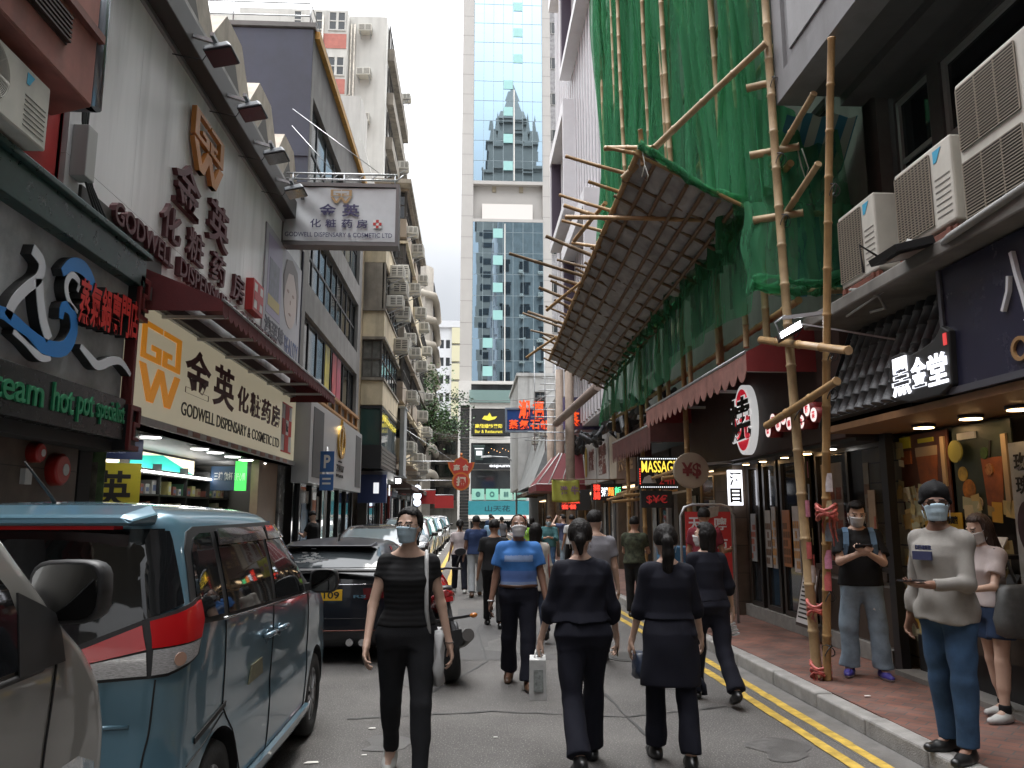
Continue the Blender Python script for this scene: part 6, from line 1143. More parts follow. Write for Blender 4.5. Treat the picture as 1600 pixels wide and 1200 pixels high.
sm_=mat('stripe_tarp',(.16,.30,.36),.7);n=sm_.node_tree;w_=n.nodes.new('ShaderNodeTexWave');w_.inputs['Scale'].default_value=1.6;w_.bands_direction='X';tcx=n.nodes.new('ShaderNodeTexCoord');n.links.new(tcx.outputs['Object'],w_.inputs[0]);cr=n.nodes.new('ShaderNodeValToRGB');cr.color_ramp.interpolation='CONSTANT';cr.color_ramp.elements[0].color=(.30,.36,.32,1);cr.color_ramp.elements[1].position=.5;cr.color_ramp.elements[1].color=(.03,.15,.22,1);n.links.new(w_.outputs[0],cr.inputs[0]);n.links.new(cr.outputs[0],n.nodes['Principled BSDF'].inputs['Base Color'])
mb=MB();vs=[];fs=[]
for j in range(13):
 for i in range(21):u,v=i/20,j/12;vs.append((3.42+.95*u,8.45+.05*math.sin(7*u+4*v),4.05+1.0*v))
for j in range(12):
 for i in range(20):a=j*21+i;fs.append((a,a+1,a+22,a+21))
mb.add(vs,fs,0,True);o=mb.build('tarpaulin',sm_,sc,fix=False)
mb=MB();vs=[(x,y,z+.03*math.sin(20*x+9*y)) for y,z in((8.05,6.0),(8.5,5.6),(9.2,5.5)) for x in np.linspace(3.45,4.25,10)];mb.add(vs,[(j*10+i,j*10+i+1,j*10+i+11,j*10+i+10) for j in range(2) for i in range(9)],0,True);mb.build('tarpaulin',sm_,sc,fix=False)
mb=MB();mb.tube([(3.5,7.95,5.55),(3.52,7.93,5.35),(3.56,7.93,5.2),(3.6,7.93,5.32),(3.55,7.95,5.55)],.008,5);mb.build('rope_loop',mat('rope_pale',(.4,.4,.36),.8),sc)
fan=thing('catch_fan','slanting catch platform of bamboo lattice and grey tarpaulin over the road','scaffold',(2.6,14,4.9))
def fp(s,t,d=0):
 a=Vector((3.32,8.95,5.23)).lerp(Vector((3.32,19.5,4.75)),t);b_=Vector((1.98,8.94,5.96)).lerp(Vector((1.98,19.95,5.55)),t);return a.lerp(b_,s)+Vector((0,0,d))+Vector((0,0,-.10*math.sin(math.pi*s)))
tarp=mat('tarp_grey',(.36,.355,.35),.75,var=.5,vscale=3,bump=.3,bscale=6);mb=MB();nu,nv=24,120
vs=[fp(i/nu,j/nv,.05+.022*math.sin(i*1.57)*math.sin(j*.9)+random.uniform(-.012,.012)) for j in range(nv+1) for i in range(nu+1)];fs=[(j*(nu+1)+i,j*(nu+1)+i+1,(j+1)*(nu+1)+i+1,(j+1)*(nu+1)+i) for j in range(nv) for i in range(nu)]
mb.add(vs,fs,0,True);o=mb.build('tarpaulin',tarp,fan,fix=False);s_=o.modifiers.new('s','SOLIDIFY');s_.thickness=.01;s_.offset=1
for i in range(8):s=i/7;plong('long_cane',fp(s,0,-.02+.0),fp(s,1,-.02),.026+.012*(i in(0,7)),fan,bamd if i not in(7,) else bam,bend=random.uniform(-.004,.004))
for j in range(18):
 t=j/17;ov_=random.uniform(.0,.12);mb=MB();pole(mb,fp(-.04,t+random.uniform(-.012,.012),-.06),fp(1.02+ov_,t+random.uniform(-.012,.012),-.06),.026,8);mb.build('cross_cane',bamd if j else bam,fan)
rs=random.Random(4)
for j in range(22):
 t=(j+rs.uniform(0,.6))/22;a=fp(.97,t,.02);L=rs.uniform(.3,.8)*(1.9 if j in(9,16) else 1);b_=fp(1.0,t,.02)+Vector((-L,rs.uniform(-.1,.45),L*rs.uniform(.25,.55)));plong('outrigger_cane',a,b_,rs.uniform(.024,.036),fan,bam if j<7 else bamd)
for(a,b_) in(((1.35,11.0,5.9),(3.0,9.6,5.35)),((1.6,12.0,5.9),(1.9,10.8,6.05)),((1.45,15.0,5.55),(1.95,13.8,5.75)),((1.3,18.5,5.3),(1.9,17.6,5.6)),((2.05,9.0,5.8),(2.02,8.98,6.25)),((1.7,9.6,6.3),(2.15,8.9,5.98))):plong('loose_cane',a,b_,.034,fan,bam)
mb=MB()
for k in range(3):mb.tube([fp(u,-.005,.06+.03*math.sin(9*u+k)) for u in np.linspace(-.1,1,16)],[.035+.015*math.sin(3*i+k) for i in range(16)],6)
mb.build('net_roll',net,fan)
mb=MB();mb.tube([(2.02,8.9,5.95),(2.04,8.88,5.75),(2.0,8.88,5.6),(2.06,8.88,5.55),(2.08,8.88,5.62),(2.04,8.88,5.75)],.007,5);mb.build('rope_loop',mat('rope_pale'),fan)
mb=MB()
for k in range(26):y=14+k*.55;mb.tube([(3.7+rs.uniform(-.3,.2),y,3.9+rs.uniform(-.2,.4)),(3.6+rs.uniform(-.3,.2),y+.5,3.8+rs.uniform(-.2,.4)),(3.8,y+1.1,3.9+rs.uniform(-.2,.3))],rs.uniform(.02,.09),6)
single('tarp_bundle',mb,mat('bundle_black',(.03,.032,.035),.6,var=.4),'dark bundled tarpaulins and pipes above the right shop boards','bundle')
t=thing('duct','thick dusty pink duct slanting under the far end of the netting','duct',(3.1,24,5));mb=MB();mb.tube([(2.9,27,4.7),(3.35,20.8,5.0)],.13,12);mb.build('tube',mat('duct_pink',(.27,.21,.18),.7,var=.2),t)
for k,y in enumerate((26.5,29.5,33)):mb=MB();mb.cyl((3.3,y,.1),(3.3,y,8-k),.16,.15,10);single('column',mb,mat('column_tan',(.32,.25,.2),.8,var=.3,dirt=.3),('tan round column at the far end of the scaffold, nearest','tan round column beyond the scaffold, middle','tan round column beyond the scaffold, farthest')[k],'column')
mb=MB()
for k in range(10):z=4.2+.35*k;mb.tube([(4.2,28+.6*k,z),(1.9+.12*k,28+.6*k,z)],.02,5)
for k in range(4):mb.tube([(2.4+.4*k,30,4),(2.4+.4*k,30,8)],.02,5)
single('steel_rack',mb,steel,'bare steel frames of old signs beyond the netting','frame')
for k,(y0,z0,y1,z1,x) in enumerate(((36,7.3,36,6.9,-3.2),(41,6.0,41,5.6,-3),(30,5.5,44,6.4,-3.1))):
 mb=MB();a=Vector((x,y0,z0));b_=Vector((3.4 if k<2 else-2.8,y1,z1));mb.tube([a.lerp(b_,u)-Vector((0,0,.35*math.sin(math.pi*u))) for u in np.linspace(0,1,14)],.012,5);single('wire',mb,black_plastic,('thin wire sagging across the street, upper','thin wire sagging across the street, lower','thin wire running along the left tenements')[k],'wire')
 # ==== VEHICLES (local: forward +y, right +x, rear at y=0)
tyre_m=mat('tyre',(.018,.018,.018),.75,bump=.2,bscale=80);rim_m=mat('rim_alloy',(.38,.38,.39),.3,.9);rubber=mat('rubber_trim',(.015,.015,.016),.6)
car_glass=mat('car_glass',(.010,.011,.012),.03,spec=.5,coat=.15);chrome=mat('chrome',(.6,.6,.62),.08,1.0)
tl_red=mat('tail_red',(.40,.008,.01),.25,coat=.25);tl_clear=mat('tail_clear',(.38,.37,.37),.12,coat=1,var=.5,vscale=60,stretch=(1,1,6));plate_y=mat('plate_yellow',(.72,.42,.02),.45);plate_w=mat('plate_white',(.6,.6,.58),.45);hl_clear=mat('headlight_clear',(.42,.43,.44),.08,coat=1,var=.5,vscale=30)
def smooth(a,n):
 a=np.array(a,float)
 for _ in range(n):b_=a.copy();b_[1:-1]=.25*a[:-2]+.5*a[1:-1]+.25*a[2:];a=b_
 return a
class Car:
 def __init__(s,name,label,cat,paint,T,wheels,rw,loc,rz=0,kr=.06,kf=.14,cs=.035,r=.14,rf=.22,nsm=3,group=None,ww=.19,spokes=10):
  s.t=thing(name,label,cat,loc,rz,group);s.paint=paint;T=np.array(T,float);N=90
  s.z=np.concatenate([np.linspace(T[0,0],T[-1,0],N)]);I=lambda c:smooth(np.interp(s.z,T[:,0],T[:,c]),nsm)
  s.yr,s.yf,s.w=I(1),I(2),I(3);s.kr,s.kf,s.cs,s.r0,s.rf0=kr,kf,cs,r,rf
  mb=MB();rings=[]
  for i,z in enumerate(s.z):half=s.contour(z);rings.append([(x,y,z) for x,y in half]+[(-x,y,z) for x,y in half[::-1]][1:-1])
  mb.loft(rings,True,0,True);body=mb.build('body',[paint,rubber],s.t,True);s.body=body
  cut=MB()
  for y in wheels:
   for sd in(-1,1):cut.cyl((sd*(s.w.max()-.30),y,rw),(sd*(s.w.max()+.3),y,rw),rw+.055,n=40,mi=1)
  c=cut.build('cut',[paint,rubber],s.t,True);c.location=s.t.location;c.rotation_euler=s.t.rotation_euler;c.parent=None
  bo=body.modifiers.new('b','BOOLEAN');bo.operation='DIFFERENCE';bo.object=c;bo.solver='EXACT';bpy.context.view_layer.update()
  me=bpy.data.meshes.new_from_object(body.evaluated_get(bpy.context.evaluated_depsgraph_get()));body.modifiers.clear();body.data=me;bpy.data.objects.remove(c)
  try:me.set_sharp_from_angle(angle=R(38))
  except Exception:pass
  for y in wheels:
   for sd in(-1,1):s.wheel(sd,y,rw,ww,spokes)
  mb=MB();mb.box(-s.w.max()+.3,s.w.max()-.3,wheels[0]-.3,wheels[-1]+.3,.16,.3);mb.build('underbody',rubber,s.t,True)
 def at(s,z):f=lambda a:float(np.interp(z,s.z,a));return f(s.yr),f(s.yf),f(s.w)
 def contour(s,z,n=7):
  yr,yf,w=s.at(z);r=min(s.r0,w*.45);rf=min(s.rf0,w*.6);L=yf-yr;P=[]
  r=min(r,L*.3);rf=min(rf,L*.4);ym=(yr+yf)/2;S=lambda y:-s.cs*((y-ym)/(L/2))**2
  e=w+S(yr+r);k=s.kr*((e-r)/w)**2
  for i in range(n):x=(e-r)*i/n;P.append((x,yr+s.kr*(x/w)**2))
  for i in range(n):a=math.pi/2*i/n;P.append((e-r+r*math.sin(a),yr+k+r-r*math.cos(a)))
  y0=yr+k+r;e2=w+S(yf-rf);k2=s.kf*((e2-rf)/w)**2;y1=yf-k2-rf
  for i in range(n*2):y=y0+(y1-y0)*i/(n*2);P.append((w+S(y) if i else e,y))
  for i in range(n):a=math.pi/2*i/n;P.append((e2-rf+rf*math.cos(a),y1+rf*math.sin(a)))
  for i in range(n+1):x=(e2-rf)*(1-i/n);P.append((x,yf-s.kf*(x/w)**2))
  return P
 def hit(s,mode,p,z):
  c=s.contour(z,14)
  if mode=='S':ys_,xs_=[q[1] for q in c],[q[0] for q in c];i0=14;return Vector((float(np.interp(p,ys_[i0:-15],xs_[i0:-15])),p,z)),Vector((1,0,0))
  if mode=='R':x=abs(p);return Vector((p,float(np.interp(x,[q[0] for q in c[:28]],[q[1] for q in c[:28]])),z)),Vector((0,-1,0))
  if mode=='F':f=c[::-1][:29];return Vector((p,float(np.interp(abs(p),[q[0] for q in f],[q[1] for q in f])),z)),Vector((0,1,0))
  m0=21;acc=0;i=m0
  if p>=0:
   while i<len(c)-2 and acc+math.dist(c[i],c[i+1])<p:acc+=math.dist(c[i],c[i+1]);i+=1
   t=(p-acc)/max(1e-6,math.dist(c[i],c[i+1]));a,b_=c[i],c[i+1]
  else:
   while i>1 and acc+math.dist(c[i],c[i-1])<-p:acc+=math.dist(c[i],c[i-1]);i-=1
   t=(-p-acc)/max(1e-6,math.dist(c[i],c[i-1]));a,b_=c[i],c[i-1]
  q=Vector((a[0]+(b_[0]-a[0])*t,a[1]+(b_[1]-a[1])*t,z));d=Vector((b_[0]-a[0],b_[1]-a[1],0)).normalized()*(1 if p>=0 else-1);return q,Vector((d.y,-d.x,0))
 def patch(s,name,mode,poly,m,d=.003,th=.006,sides=(1,),par=None,step=.05):
  o=None
  for sd in sides:
   bm=bmesh.new();bm.faces.new([bm.verts.new((x,z,0)) for x,z in poly]);bmesh.ops.triangulate(bm,faces=bm.faces)
   for ax in(0,1):
    lo=min(p[ax] for p in poly);hi=max(p[ax] for p in poly)
    for k in range(1,max(2,int((hi-lo)/step)+1)):
     v=lo+(hi-lo)*k/max(2,int((hi-lo)/step)+1);no=(1,0,0) if ax==0 else(0,1,0);bmesh.ops.bisect_plane(bm,geom=bm.verts[:]+bm.edges[:]+bm.faces[:],plane_co=(v,v,0),plane_no=no)
   for v in bm.verts:
    q,n=s.hit(mode,v.co.x,v.co.y);q=q+n*d;v.co=(q.x*sd,q.y,q.z)
   for f in bm.faces:f.smooth=True
   bmesh.ops.recalc_face_normals(bm,faces=bm.faces);me=bpy.data.meshes.new(name);bm.to_mesh(me);bm.free();me.materials.append(m);o=link(bpy.data.objects.new(name,me));o.parent=par or s.t
   sf=o.modifiers.new('s','SOLIDIFY');sf.thickness=th;sf.offset=0;es=o.modifiers.new('e','EDGE_SPLIT');es.split_angle=R(40)
  return o
 def line(s,name,mode,pts,m,w=.008,d=.004,sides=(1,),par=None):
  for sd in sides:
   P=[]
   for a,b_ in zip(pts,pts[1:]):
    for k in range(10):P.append((a[0]+(b_[0]-a[0])*k/10,a[1]+(b_[1]-a[1])*k/10))
   P.append(pts[-1]);V=[]
   for p,z in P:q,n=s.hit(mode,p,z);q=q+n*(d-w*.3);V.append((q.x*sd,q.y,q.z))
   mb=MB();mb.tube(V,w/2,5);o=mb.build(name,m,par or s.t,True)
  return o
 def wheel(s,sd,y,r,w,spokes):
  x0=sd*(s.w.max()-.025);mb=MB();prof=[(.62,-w),(.70,-w),(.95,-w+.01),(1.0,-w+.04),(1.0,-.04),(.955,-.008),(.72,.0),(.66,-.012),(.62,-.02)]
  n=40;rings=[[(x0+sd*dx,y+r*k*math.cos(t),r+r*k*math.sin(t)) for t in[2*math.pi*i/n for i in range(n)]] for k,dx in prof];mb.loft(rings,False);
  ty=mb.build('wheel',tyre_m,s.t,True)
  mb=MB();R2=r*.665
  mb.loft([[(x0+sd*dx,y+R2*k*math.cos(t),r+R2*k*math.sin(t)) for t in[2*math.pi*i/n for i in range(n)]] for k,dx in((1.0,-.015),(.93,-.02),(.9,-.06))],False)
  for k in range(spokes):
   a=2*math.pi*k/spokes+.1;u=Vector((0,math.cos(a),math.sin(a)));v=Vector((0,-math.sin(a),math.cos(a)));c=Vector((x0,y,r));ww=R2*2.2/spokes
   mb.hexa([c+u*R2*.12-v*ww*.35+Vector((sd*-.035,0,0)),c+u*R2*.95-v*ww*.55+Vector((sd*-.05,0,0)),c+u*R2*.95+v*ww*.55+Vector((sd*-.05,0,0)),c+u*R2*.12+v*ww*.35+Vector((sd*-.035,0,0)),c+u*R2*.12-v*ww*.25+Vector((sd*-.012,0,0)),c+u*R2*.95-v*ww*.4+Vector((sd*-.02,0,0)),c+u*R2*.95+v*ww*.4+Vector((sd*-.02,0,0)),c+u*R2*.12+v*ww*.25+Vector((sd*-.012,0,0))])
  mb.cyl((x0-sd*.04,y,r),(x0-sd*.006,y,r),R2*.2,n=16);mb.build('rim',rim_m,ty,True)
  mb=MB();mb.cyl((x0-sd*.1,y,r),(x0-sd*.07,y,r),R2*.93,n=24);mb.build('brake_disc',mat('disc_dark',(.03,.03,.03),.6,.5),ty,True)
 def plate(s,mode,x0,x1,z,m,txt):
  y=s.hit(mode,(x0+x1)/2,z)[0].y;F_=Face((0,y-.012,0),(0,-1,0)) if mode=='R' else Face((0,y+.012,0),(0,1,0));mb=MB();F_.box(mb,x0,x1,z-.06,z+.06,-.006,.006);p=mb.build('number_plate',m,s.t,True,bevel=.003)
  text(txt,F_,x0+(x1-x0)*.1,x1-(x1-x0)*.06,z-.038,z+.038,.007,.003,blk,'plate_number',p,.02,local=True)
 def mirror(s,y,z,sides=(1,-1),w=.2,h=.15,m=None):
  for sd in sides:
   x=s.hit('S',y,z)[0].x;c=Vector((sd*(x+.05+w/2),y,z+.02));mb=MB();rg=[]
   for dy,k in((-.075,.92),(-.06,1.0),(.0,.97),(.05,.75),(.075,.35)):rg.append([c+Vector((w/2*k*math.copysign(abs(math.cos(t))**.55,math.cos(t)),dy,h/2*k*math.copysign(abs(math.sin(t))**.55,math.sin(t)))) for t in[2*math.pi*i/20 for i in range(20)]])
   mb.loft(rg,True);mb.bar((sd*(x-.03),y+.01,z-.03),(sd*(x+.09),y,z-.02),.06,.05);o=mb.build('mirror',m or black_plastic,s.t,True)
   mb=MB();mb.add([c+Vector((w/2*.86*math.copysign(abs(math.cos(t))**.55,math.cos(t)),-.078,h/2*.86*math.copysign(abs(math.sin(t))**.55,math.sin(t)))) for t in[2*math.pi*i/20 for i in range(20)]],[tuple(range(20))]);mb.build('mirror_glass',mat('mirror_dark',(.12,.12,.12),.03,1),o,True,fix=False)
def paintm(name,c,metal=.35,rough=.28,coat=1.):return mat(name,c,rough,metal,coat=coat,spec=.5*coat)
# ---- blue minivan
blue=paintm('paint_teal_blue',(.105,.21,.275),.35,.28)
A=Car('minivan','teal blue minivan parked at the left kerb, boot facing us','minivan',blue,[(.17,.12,3.58,.72),(.22,.05,3.66,.775),(.32,.0,3.70,.80),(.45,-.01,3.71,.808),(.60,.0,3.71,.812),(.68,.015,3.71,.803),(.78,.03,3.69,.808),(.95,.02,3.62,.812),(1.07,.03,3.40,.810),(1.13,.04,2.98,.806),(1.24,.065,2.74,.79),(1.42,.105,2.46,.745),(1.55,.14,2.24,.71),(1.63,.15,2.05,.675),(1.67,.17,1.9,.63),(1.695,.28,1.6,.52),(1.71,.7,1.2,.2)],(.64,3.06),.30,(-1.97,3.4,0),0,kr=.09,r=.15)
S2=(1,-1)
A.patch('rear_window','R',[(-.69,1.11),(.69,1.11),(.63,1.585),(-.63,1.585)],car_glass,.004)
A.patch('pillar_trim','W',[(-.17,1.2),(.05,1.27),(.02,1.575),(-.16,1.585)],car_glass,.005,sides=S2)
mb=MB();mb.loft([[(x*k,y,z) for x,y,z in((-.61,.20,1.60),(.61,.20,1.60),(.625,.18,1.65),(.56,.26,1.69),(-.56,.26,1.69),(-.625,.18,1.65))] for k in(1,)]+[[(-.57,.02,1.60),(.57,.02,1.60),(.585,.01,1.62),(.53,.03,1.645),(-.53,.03,1.645),(-.585,.01,1.62)]],True,0,False);mb.build('spoiler',blue,A.t,True,bevel=.02)
mb=MB();mb.box(-.5,.5,.03,.12,1.585,1.6);mb.build('brake_light',tl_red,A.t,True)
A.patch('tail_light','W',[(-.40,1.11),(-.1,1.22),(.17,1.29),(.21,1.19),(.17,1.05),(-.02,.99),(-.40,.97)],rubber,.006,.012,sides=S2)
for pl_,m_ in(([(-.38,1.095),(-.12,1.195),(-.10,1.1),(-.36,1.045)],tl_red),([(-.09,1.21),(.165,1.275),(.195,1.19),(.165,1.12),(-.08,1.105)],tl_red),([(-.365,1.04),(-.10,1.09),(-.09,1.0),(-.38,.985)],tl_clear),([(-.075,1.098),(.16,1.115),(.13,1.055),(-.02,1.005),(-.075,1.0)],tl_clear)):A.patch('lamp_lens','W',pl_,m_,.019,.006,sides=S2)
for sd in S2:
 c=A.hit('W',.02,1.055)
 mb=MB();q_=c[0]+c[1]*.024;q_.x*=sd;n_=Vector((c[1].x*sd,c[1].y,0));mb.cyl(q_,q_+n_*.004,.028,n=16);mb.build('lamp_bulb',mat('amber_lens',(.5,.3,.22),.15,coat=1),A.t,True)
A.patch('red_garnish','R',[(-.44,1.065),(.44,1.065),(.44,1.1),(-.44,1.1)],tl_red,.012)
A.patch('silver_garnish','R',[(-.44,.985),(.44,.985),(.44,1.06),(-.44,1.06)],mat('garnish_silver',(.32,.32,.33),.25,.8,var=.3,vscale=30,stretch=(.1,1,8)),.012)
A.line('seam','R',[(-.62,.46),(-.5,.44),(.5,.44),(.62,.46)],rubber,.009)
A.line('seam','W',[(-.06,.98),(-.07,.75),(-.09,.58),(-.14,.5),(-.22,.465)],rubber,.008,sides=S2)
A.line('crease','R',[(-.6,.80),(.6,.80)],blue,.02,sides=(1,))
text('SOLIO',Face((0,A.hit('R',.5,.62)[0].y-.008,0),(0,-1,0)),.36,.6,.59,.635,0,.006,chrome,'badge',A.t,.02,local=True)
mb=MB();yb=A.hit('R',.5,.55)[0].y;mb.box(.42,.6,yb-.008,yb,.545,.575);mb.build('badge_plate',mat('badge_grey',(.25,.25,.26),.3,.8),A.t,True)
A.plate('R',-.24,.24,.60,plate_y,'KV 2310')
mb=MB();mb.bar((-.3,.03,1.17),(.12,.04,1.16),.012);mb.cyl((-.3,.02,1.16),(-.3,.0,1.16),.02,n=10);mb.build('wiper',black_plastic,A.t,True)
mb=MB();mb.tube([(.0,.55,1.69),(0,.5,1.73),(-.03,.30,1.88)],[.012,.008,.004],6);mb.cyl((0,.55,1.68),(0,.55,1.705),.03,.02,12);mb.build('antenna',black_plastic,A.t,True)
A.patch('side_trim','S',[(.24,1.22),(.3,1.17),(.62,1.15),(2.70,1.08),(2.6,1.25),(2.38,1.5),(2.22,1.58),(2.1,1.6),(.44,1.59),(.36,1.57),(.3,1.5)],rubber,.003,sides=S2)
for pl_ in([(.30,1.24),(.36,1.19),(.62,1.18),(.62,1.56),(.48,1.56),(.40,1.54),(.35,1.48)],[(.69,1.175),(1.52,1.15),(1.52,1.565),(.69,1.565)],[(1.60,1.15),(2.46,1.12),(2.40,1.25),(2.22,1.48),(2.12,1.55),(2.04,1.565),(1.60,1.565)]):A.patch('side_window','S',pl_,car_glass,.009,.006,sides=S2)
for a,e in((.66,1.54),(1.58,2.2)):A.patch('wind_deflector','S',[(a,1.5),(e,1.5),(e-.03,1.575),(a+.02,1.58)],mat('smoke_visor',(.05,.045,.045),.08,coat=1),.03,.008,sides=S2)
A.line('chrome_line','S',[(.62,1.155),(2.55,1.095)],chrome,.014,.008,sides=S2)
A.line('seam','S',[(.66,1.15),(.68,.75),(.84,.6),(1.02,.36),(1.02,.28)],rubber,.008,sides=S2);A.line('seam','S',[(1.56,1.14),(1.55,.28)],rubber,.008,sides=S2);A.line('seam','S',[(2.62,1.09),(2.66,.75),(2.62,.3)],rubber,.008,sides=S2);A.line('seam','S',[(.24,.60),(.45,.64),(.7,.71)],rubber,.007,sides=S2);A.patch('slide_rail','S',[(.33,.665),(.72,.735),(.72,.76),(.33,.69)],rubber,.004,sides=S2)
A.patch('side_skirt','S',[(.98,.2),(2.72,.2),(2.7,.31),(1.0,.31)],blue,.018,.03,sides=S2)
for y in(1.42,1.70):
 for sd in S2:
  x=A.hit('S',y,.97)[0].x;mb=MB();mb.tube([(sd*x,y-.09,.97),(sd*(x+.035),y-.075,.975),(sd*(x+.04),y+.06,.975),(sd*x,y+.09,.97)],[.012,.016,.016,.012],8);mb.cyl((sd*(x+.002),y,.96),(sd*(x+.006),y,.96),.04,n=14);mb.build('door_handle',mat('handle_blue',(.18,.26,.32),.2,.6,coat=1),A.t,True)
A.mirror(2.56,1.16,m=black_plastic,w=.2,h=.17)
A.patch('windscreen','F',[(-.66,1.17),(.66,1.17),(.58,1.58),(-.58,1.58)],car_glass,.004);A.patch('headlight','F',[(.42,.72),(.7,.74),(.72,.95),(.5,.9)],hl_clear,.01,sides=S2);A.patch('grille','F',[(-.4,.7),(.4,.7),(.38,.8),(-.38,.8)],black_plastic,.008)
A.patch('door_sticker','S',[(1.08,.76),(1.36,.77),(1.32,.86),(1.12,.85)],mat('sticker_dull',(.18,.17,.10),.5,var=.3,vscale=30),.005)
# ---- grey van, only its nose in view
grey=paintm('paint_warm_grey',(.23,.225,.21),.3,.35)
V=Car('van','warm grey van with a big black door mirror, nose just in frame at lower left','van',grey,[(.22,.05,4.62,.76),(.35,0,4.68,.83),(.7,0,4.70,.845),(.95,0,4.68,.85),(1.1,.0,4.62,.85),(1.22,0,4.50,.848),(1.3,0,4.38,.84),(1.45,.0,4.2,.825),(1.65,.02,3.98,.79),(1.85,.06,3.7,.73),(1.93,.12,3.5,.68),(1.97,.3,3.2,.5),(1.98,.6,2.8,.2)],(.95,3.55),.32,(-2.04,-1.62,0),0,r=.12,rf=.16,kf=.14,cs=.015)
V.patch('windscreen','F',[(-.72,1.28),(.72,1.28),(.62,1.84),(-.62,1.84)],car_glass,.004)
V.patch('side_window','S',[(2.9,1.22),(3.98,1.24),(3.86,1.45),(3.42,1.82),(2.9,1.82)],car_glass,.005,sides=S2);V.patch('side_window','S',[(1.7,1.22),(2.8,1.22),(2.8,1.82),(1.7,1.82)],car_glass,.005,sides=S2);V.patch('side_window','S',[(.2,1.22),(1.6,1.22),(1.6,1.82),(.2,1.82)],car_glass,.005,sides=S2)
V.line('seam','S',[(4.12,1.26),(4.08,1.0),(4.05,.6),(3.95,.4)],rubber,.008,sides=S2);V.line('seam','S',[(2.84,1.85),(2.84,.3)],rubber,.008,sides=S2);V.line('window_trim','S',[(2.9,1.2),(4.03,1.22)],rubber,.02,.008,sides=S2)
V.patch('headlight','F',[(.50,.62),(.69,.62),(.70,.98),(.56,.95)],hl_clear,.012,.014,sides=S2);V.patch('grille','F',[(-.45,.62),(.45,.62),(.45,.8),(-.45,.8)],black_plastic,.008)
for sd in S2:
 mb=MB();rg=[]
 for yy,k in((4.13,.8),(4.20,1),(4.30,1),(4.42,.75)):
  x=V.hit('S',min(yy,4.3),.8)[0].x;rg.append([(sd*(x-.02+.03*math.cos(t)*k),yy,.8+.17*k*math.sin(t)) for t in[2*math.pi*i/14 for i in range(14)]])
 mb.loft(rg);mb.build('side_lamp',hl_clear,V.t,True)
V.mirror(4.20,1.40,m=black_plastic,w=.225,h=.19)
V.patch('quarter_trim','S',[(3.9,1.22),(4.15,1.22),(4.12,1.36),(3.9,1.44)],black_plastic,.008,sides=S2)
# ---- black hatchback
bk=paintm('paint_black',(.008,.009,.014),.0,.4,.35)
H_=Car('hatchback','black hatchback with yellow rear plate parked beyond the minivan','car',bk,[(.17,.12,4.0,.74),(.24,.03,4.06,.82),(.4,.0,4.1,.85),(.6,.0,4.1,.865),(.72,.01,4.05,.86),(.86,.04,3.75,.86),(.95,.08,3.2,.85),(1.0,.14,2.95,.83),(1.11,.34,2.62,.76),(1.22,.58,2.25,.68),(1.29,.8,2.0,.62),(1.33,1.1,1.75,.5),(1.345,1.4,1.6,.2)],(.78,3.28),.31,(-1.68,9.25,0),R(-1.5),kr=.12,r=.2,cs=.05)
H_.patch('rear_window','R',[(-.68,1.04),(.68,1.04),(.56,1.25),(-.56,1.25)],mat('rear_glass_lt',(.03,.035,.038),.05,spec=.2),.005)
mb=MB();rs=random.Random(2)
for k in range(46):x=rs.gauss(-.17,.07);z=1.09+abs(rs.gauss(.0,.045));y=H_.hit('R',x,z)[0].y-.011;mb.box(x-.028,x+.028,y-.002,y+.0,z,z+.009)
mb.build('window_sticker',mat('sticker_white',(.55,.55,.55),.6),H_.t,True)
mb=MB();mb.loft([[(-.72,.14,.99),(.72,.14,.99),(.74,.1,1.035),(-.74,.1,1.035)],[(-.68,.0,1.0),(.68,.0,1.0),(.68,.0,1.03),(-.68,.0,1.03)]],True,0,False);mb.build('spoiler',black_plastic,H_.t,True,bevel=.012)
mb=MB();mb.loft([[(-.55,.72,1.27),(.55,.72,1.27),(.52,.8,1.315),(-.52,.8,1.315)],[(-.5,.5,1.26),(.5,.5,1.26),(.48,.5,1.28),(-.48,.5,1.28)]],True,0,False);mb.build('roof_spoiler',bk,H_.t,True,bevel=.01)
mb=MB();mb.prism([(0,.95,1.31),(0,1.12,1.33),(0,1.06,1.40),(0,1.0,1.40)],(.015,0,0));mb.build('antenna_fin',black_plastic,H_.t,True)
H_.patch('tail_light','W',[(-.3,.82),(.18,.86),(.2,.74),(-.28,.70)],mat('tail_smoked',(.10,.006,.008),.15,coat=.6),.012,.012,sides=S2);H_.line('chrome_line','R',[(-.6,.865),(.6,.865)],chrome,.012,.006);H_.plate('R',-.26,.26,.755,plate_y,'PB 4109')
H_.line('seam','R',[(-.7,.95),(-.6,.5),(.6,.5),(.7,.95)],rubber,.009);H_.patch('diffuser','R',[(-.7,.2),(.7,.2),(.66,.36),(-.66,.36)],black_plastic,.008);H_.line('red_line','R',[(-.7,.37),(.7,.37)],mat('pinstripe',(.25,.08,.05),.4),.012)
for x in(-.5,-.36,.36,.5):mb=MB();mb.tube([(x,.15,.25),(x,-.03,.25)],.048,16,cap=False);mb.tube([(x,-.03,.25),(x,.1,.25)],.04,16,cap=True);mb.build('exhaust_pipe',chrome,H_.t,True)
text('RS',Face((0,H_.hit('R',.45,.74)[0].y-.008,0),(0,-1,0)),.38,.52,.72,.755,0,.006,chrome,'badge',H_.t,.03,local=True)
H_.patch('side_window','S',[(.62,1.02),(2.55,.98),(2.2,1.17),(1.9,1.25),(1.0,1.25)],car_glass,.005,sides=S2);H_.mirror(2.45,1.0,m=bk,w=.18,h=.13);H_.patch('windscreen','F',[(-.66,1.01),(.66,1.01),(.55,1.26),(-.55,1.26)],car_glass,.004)
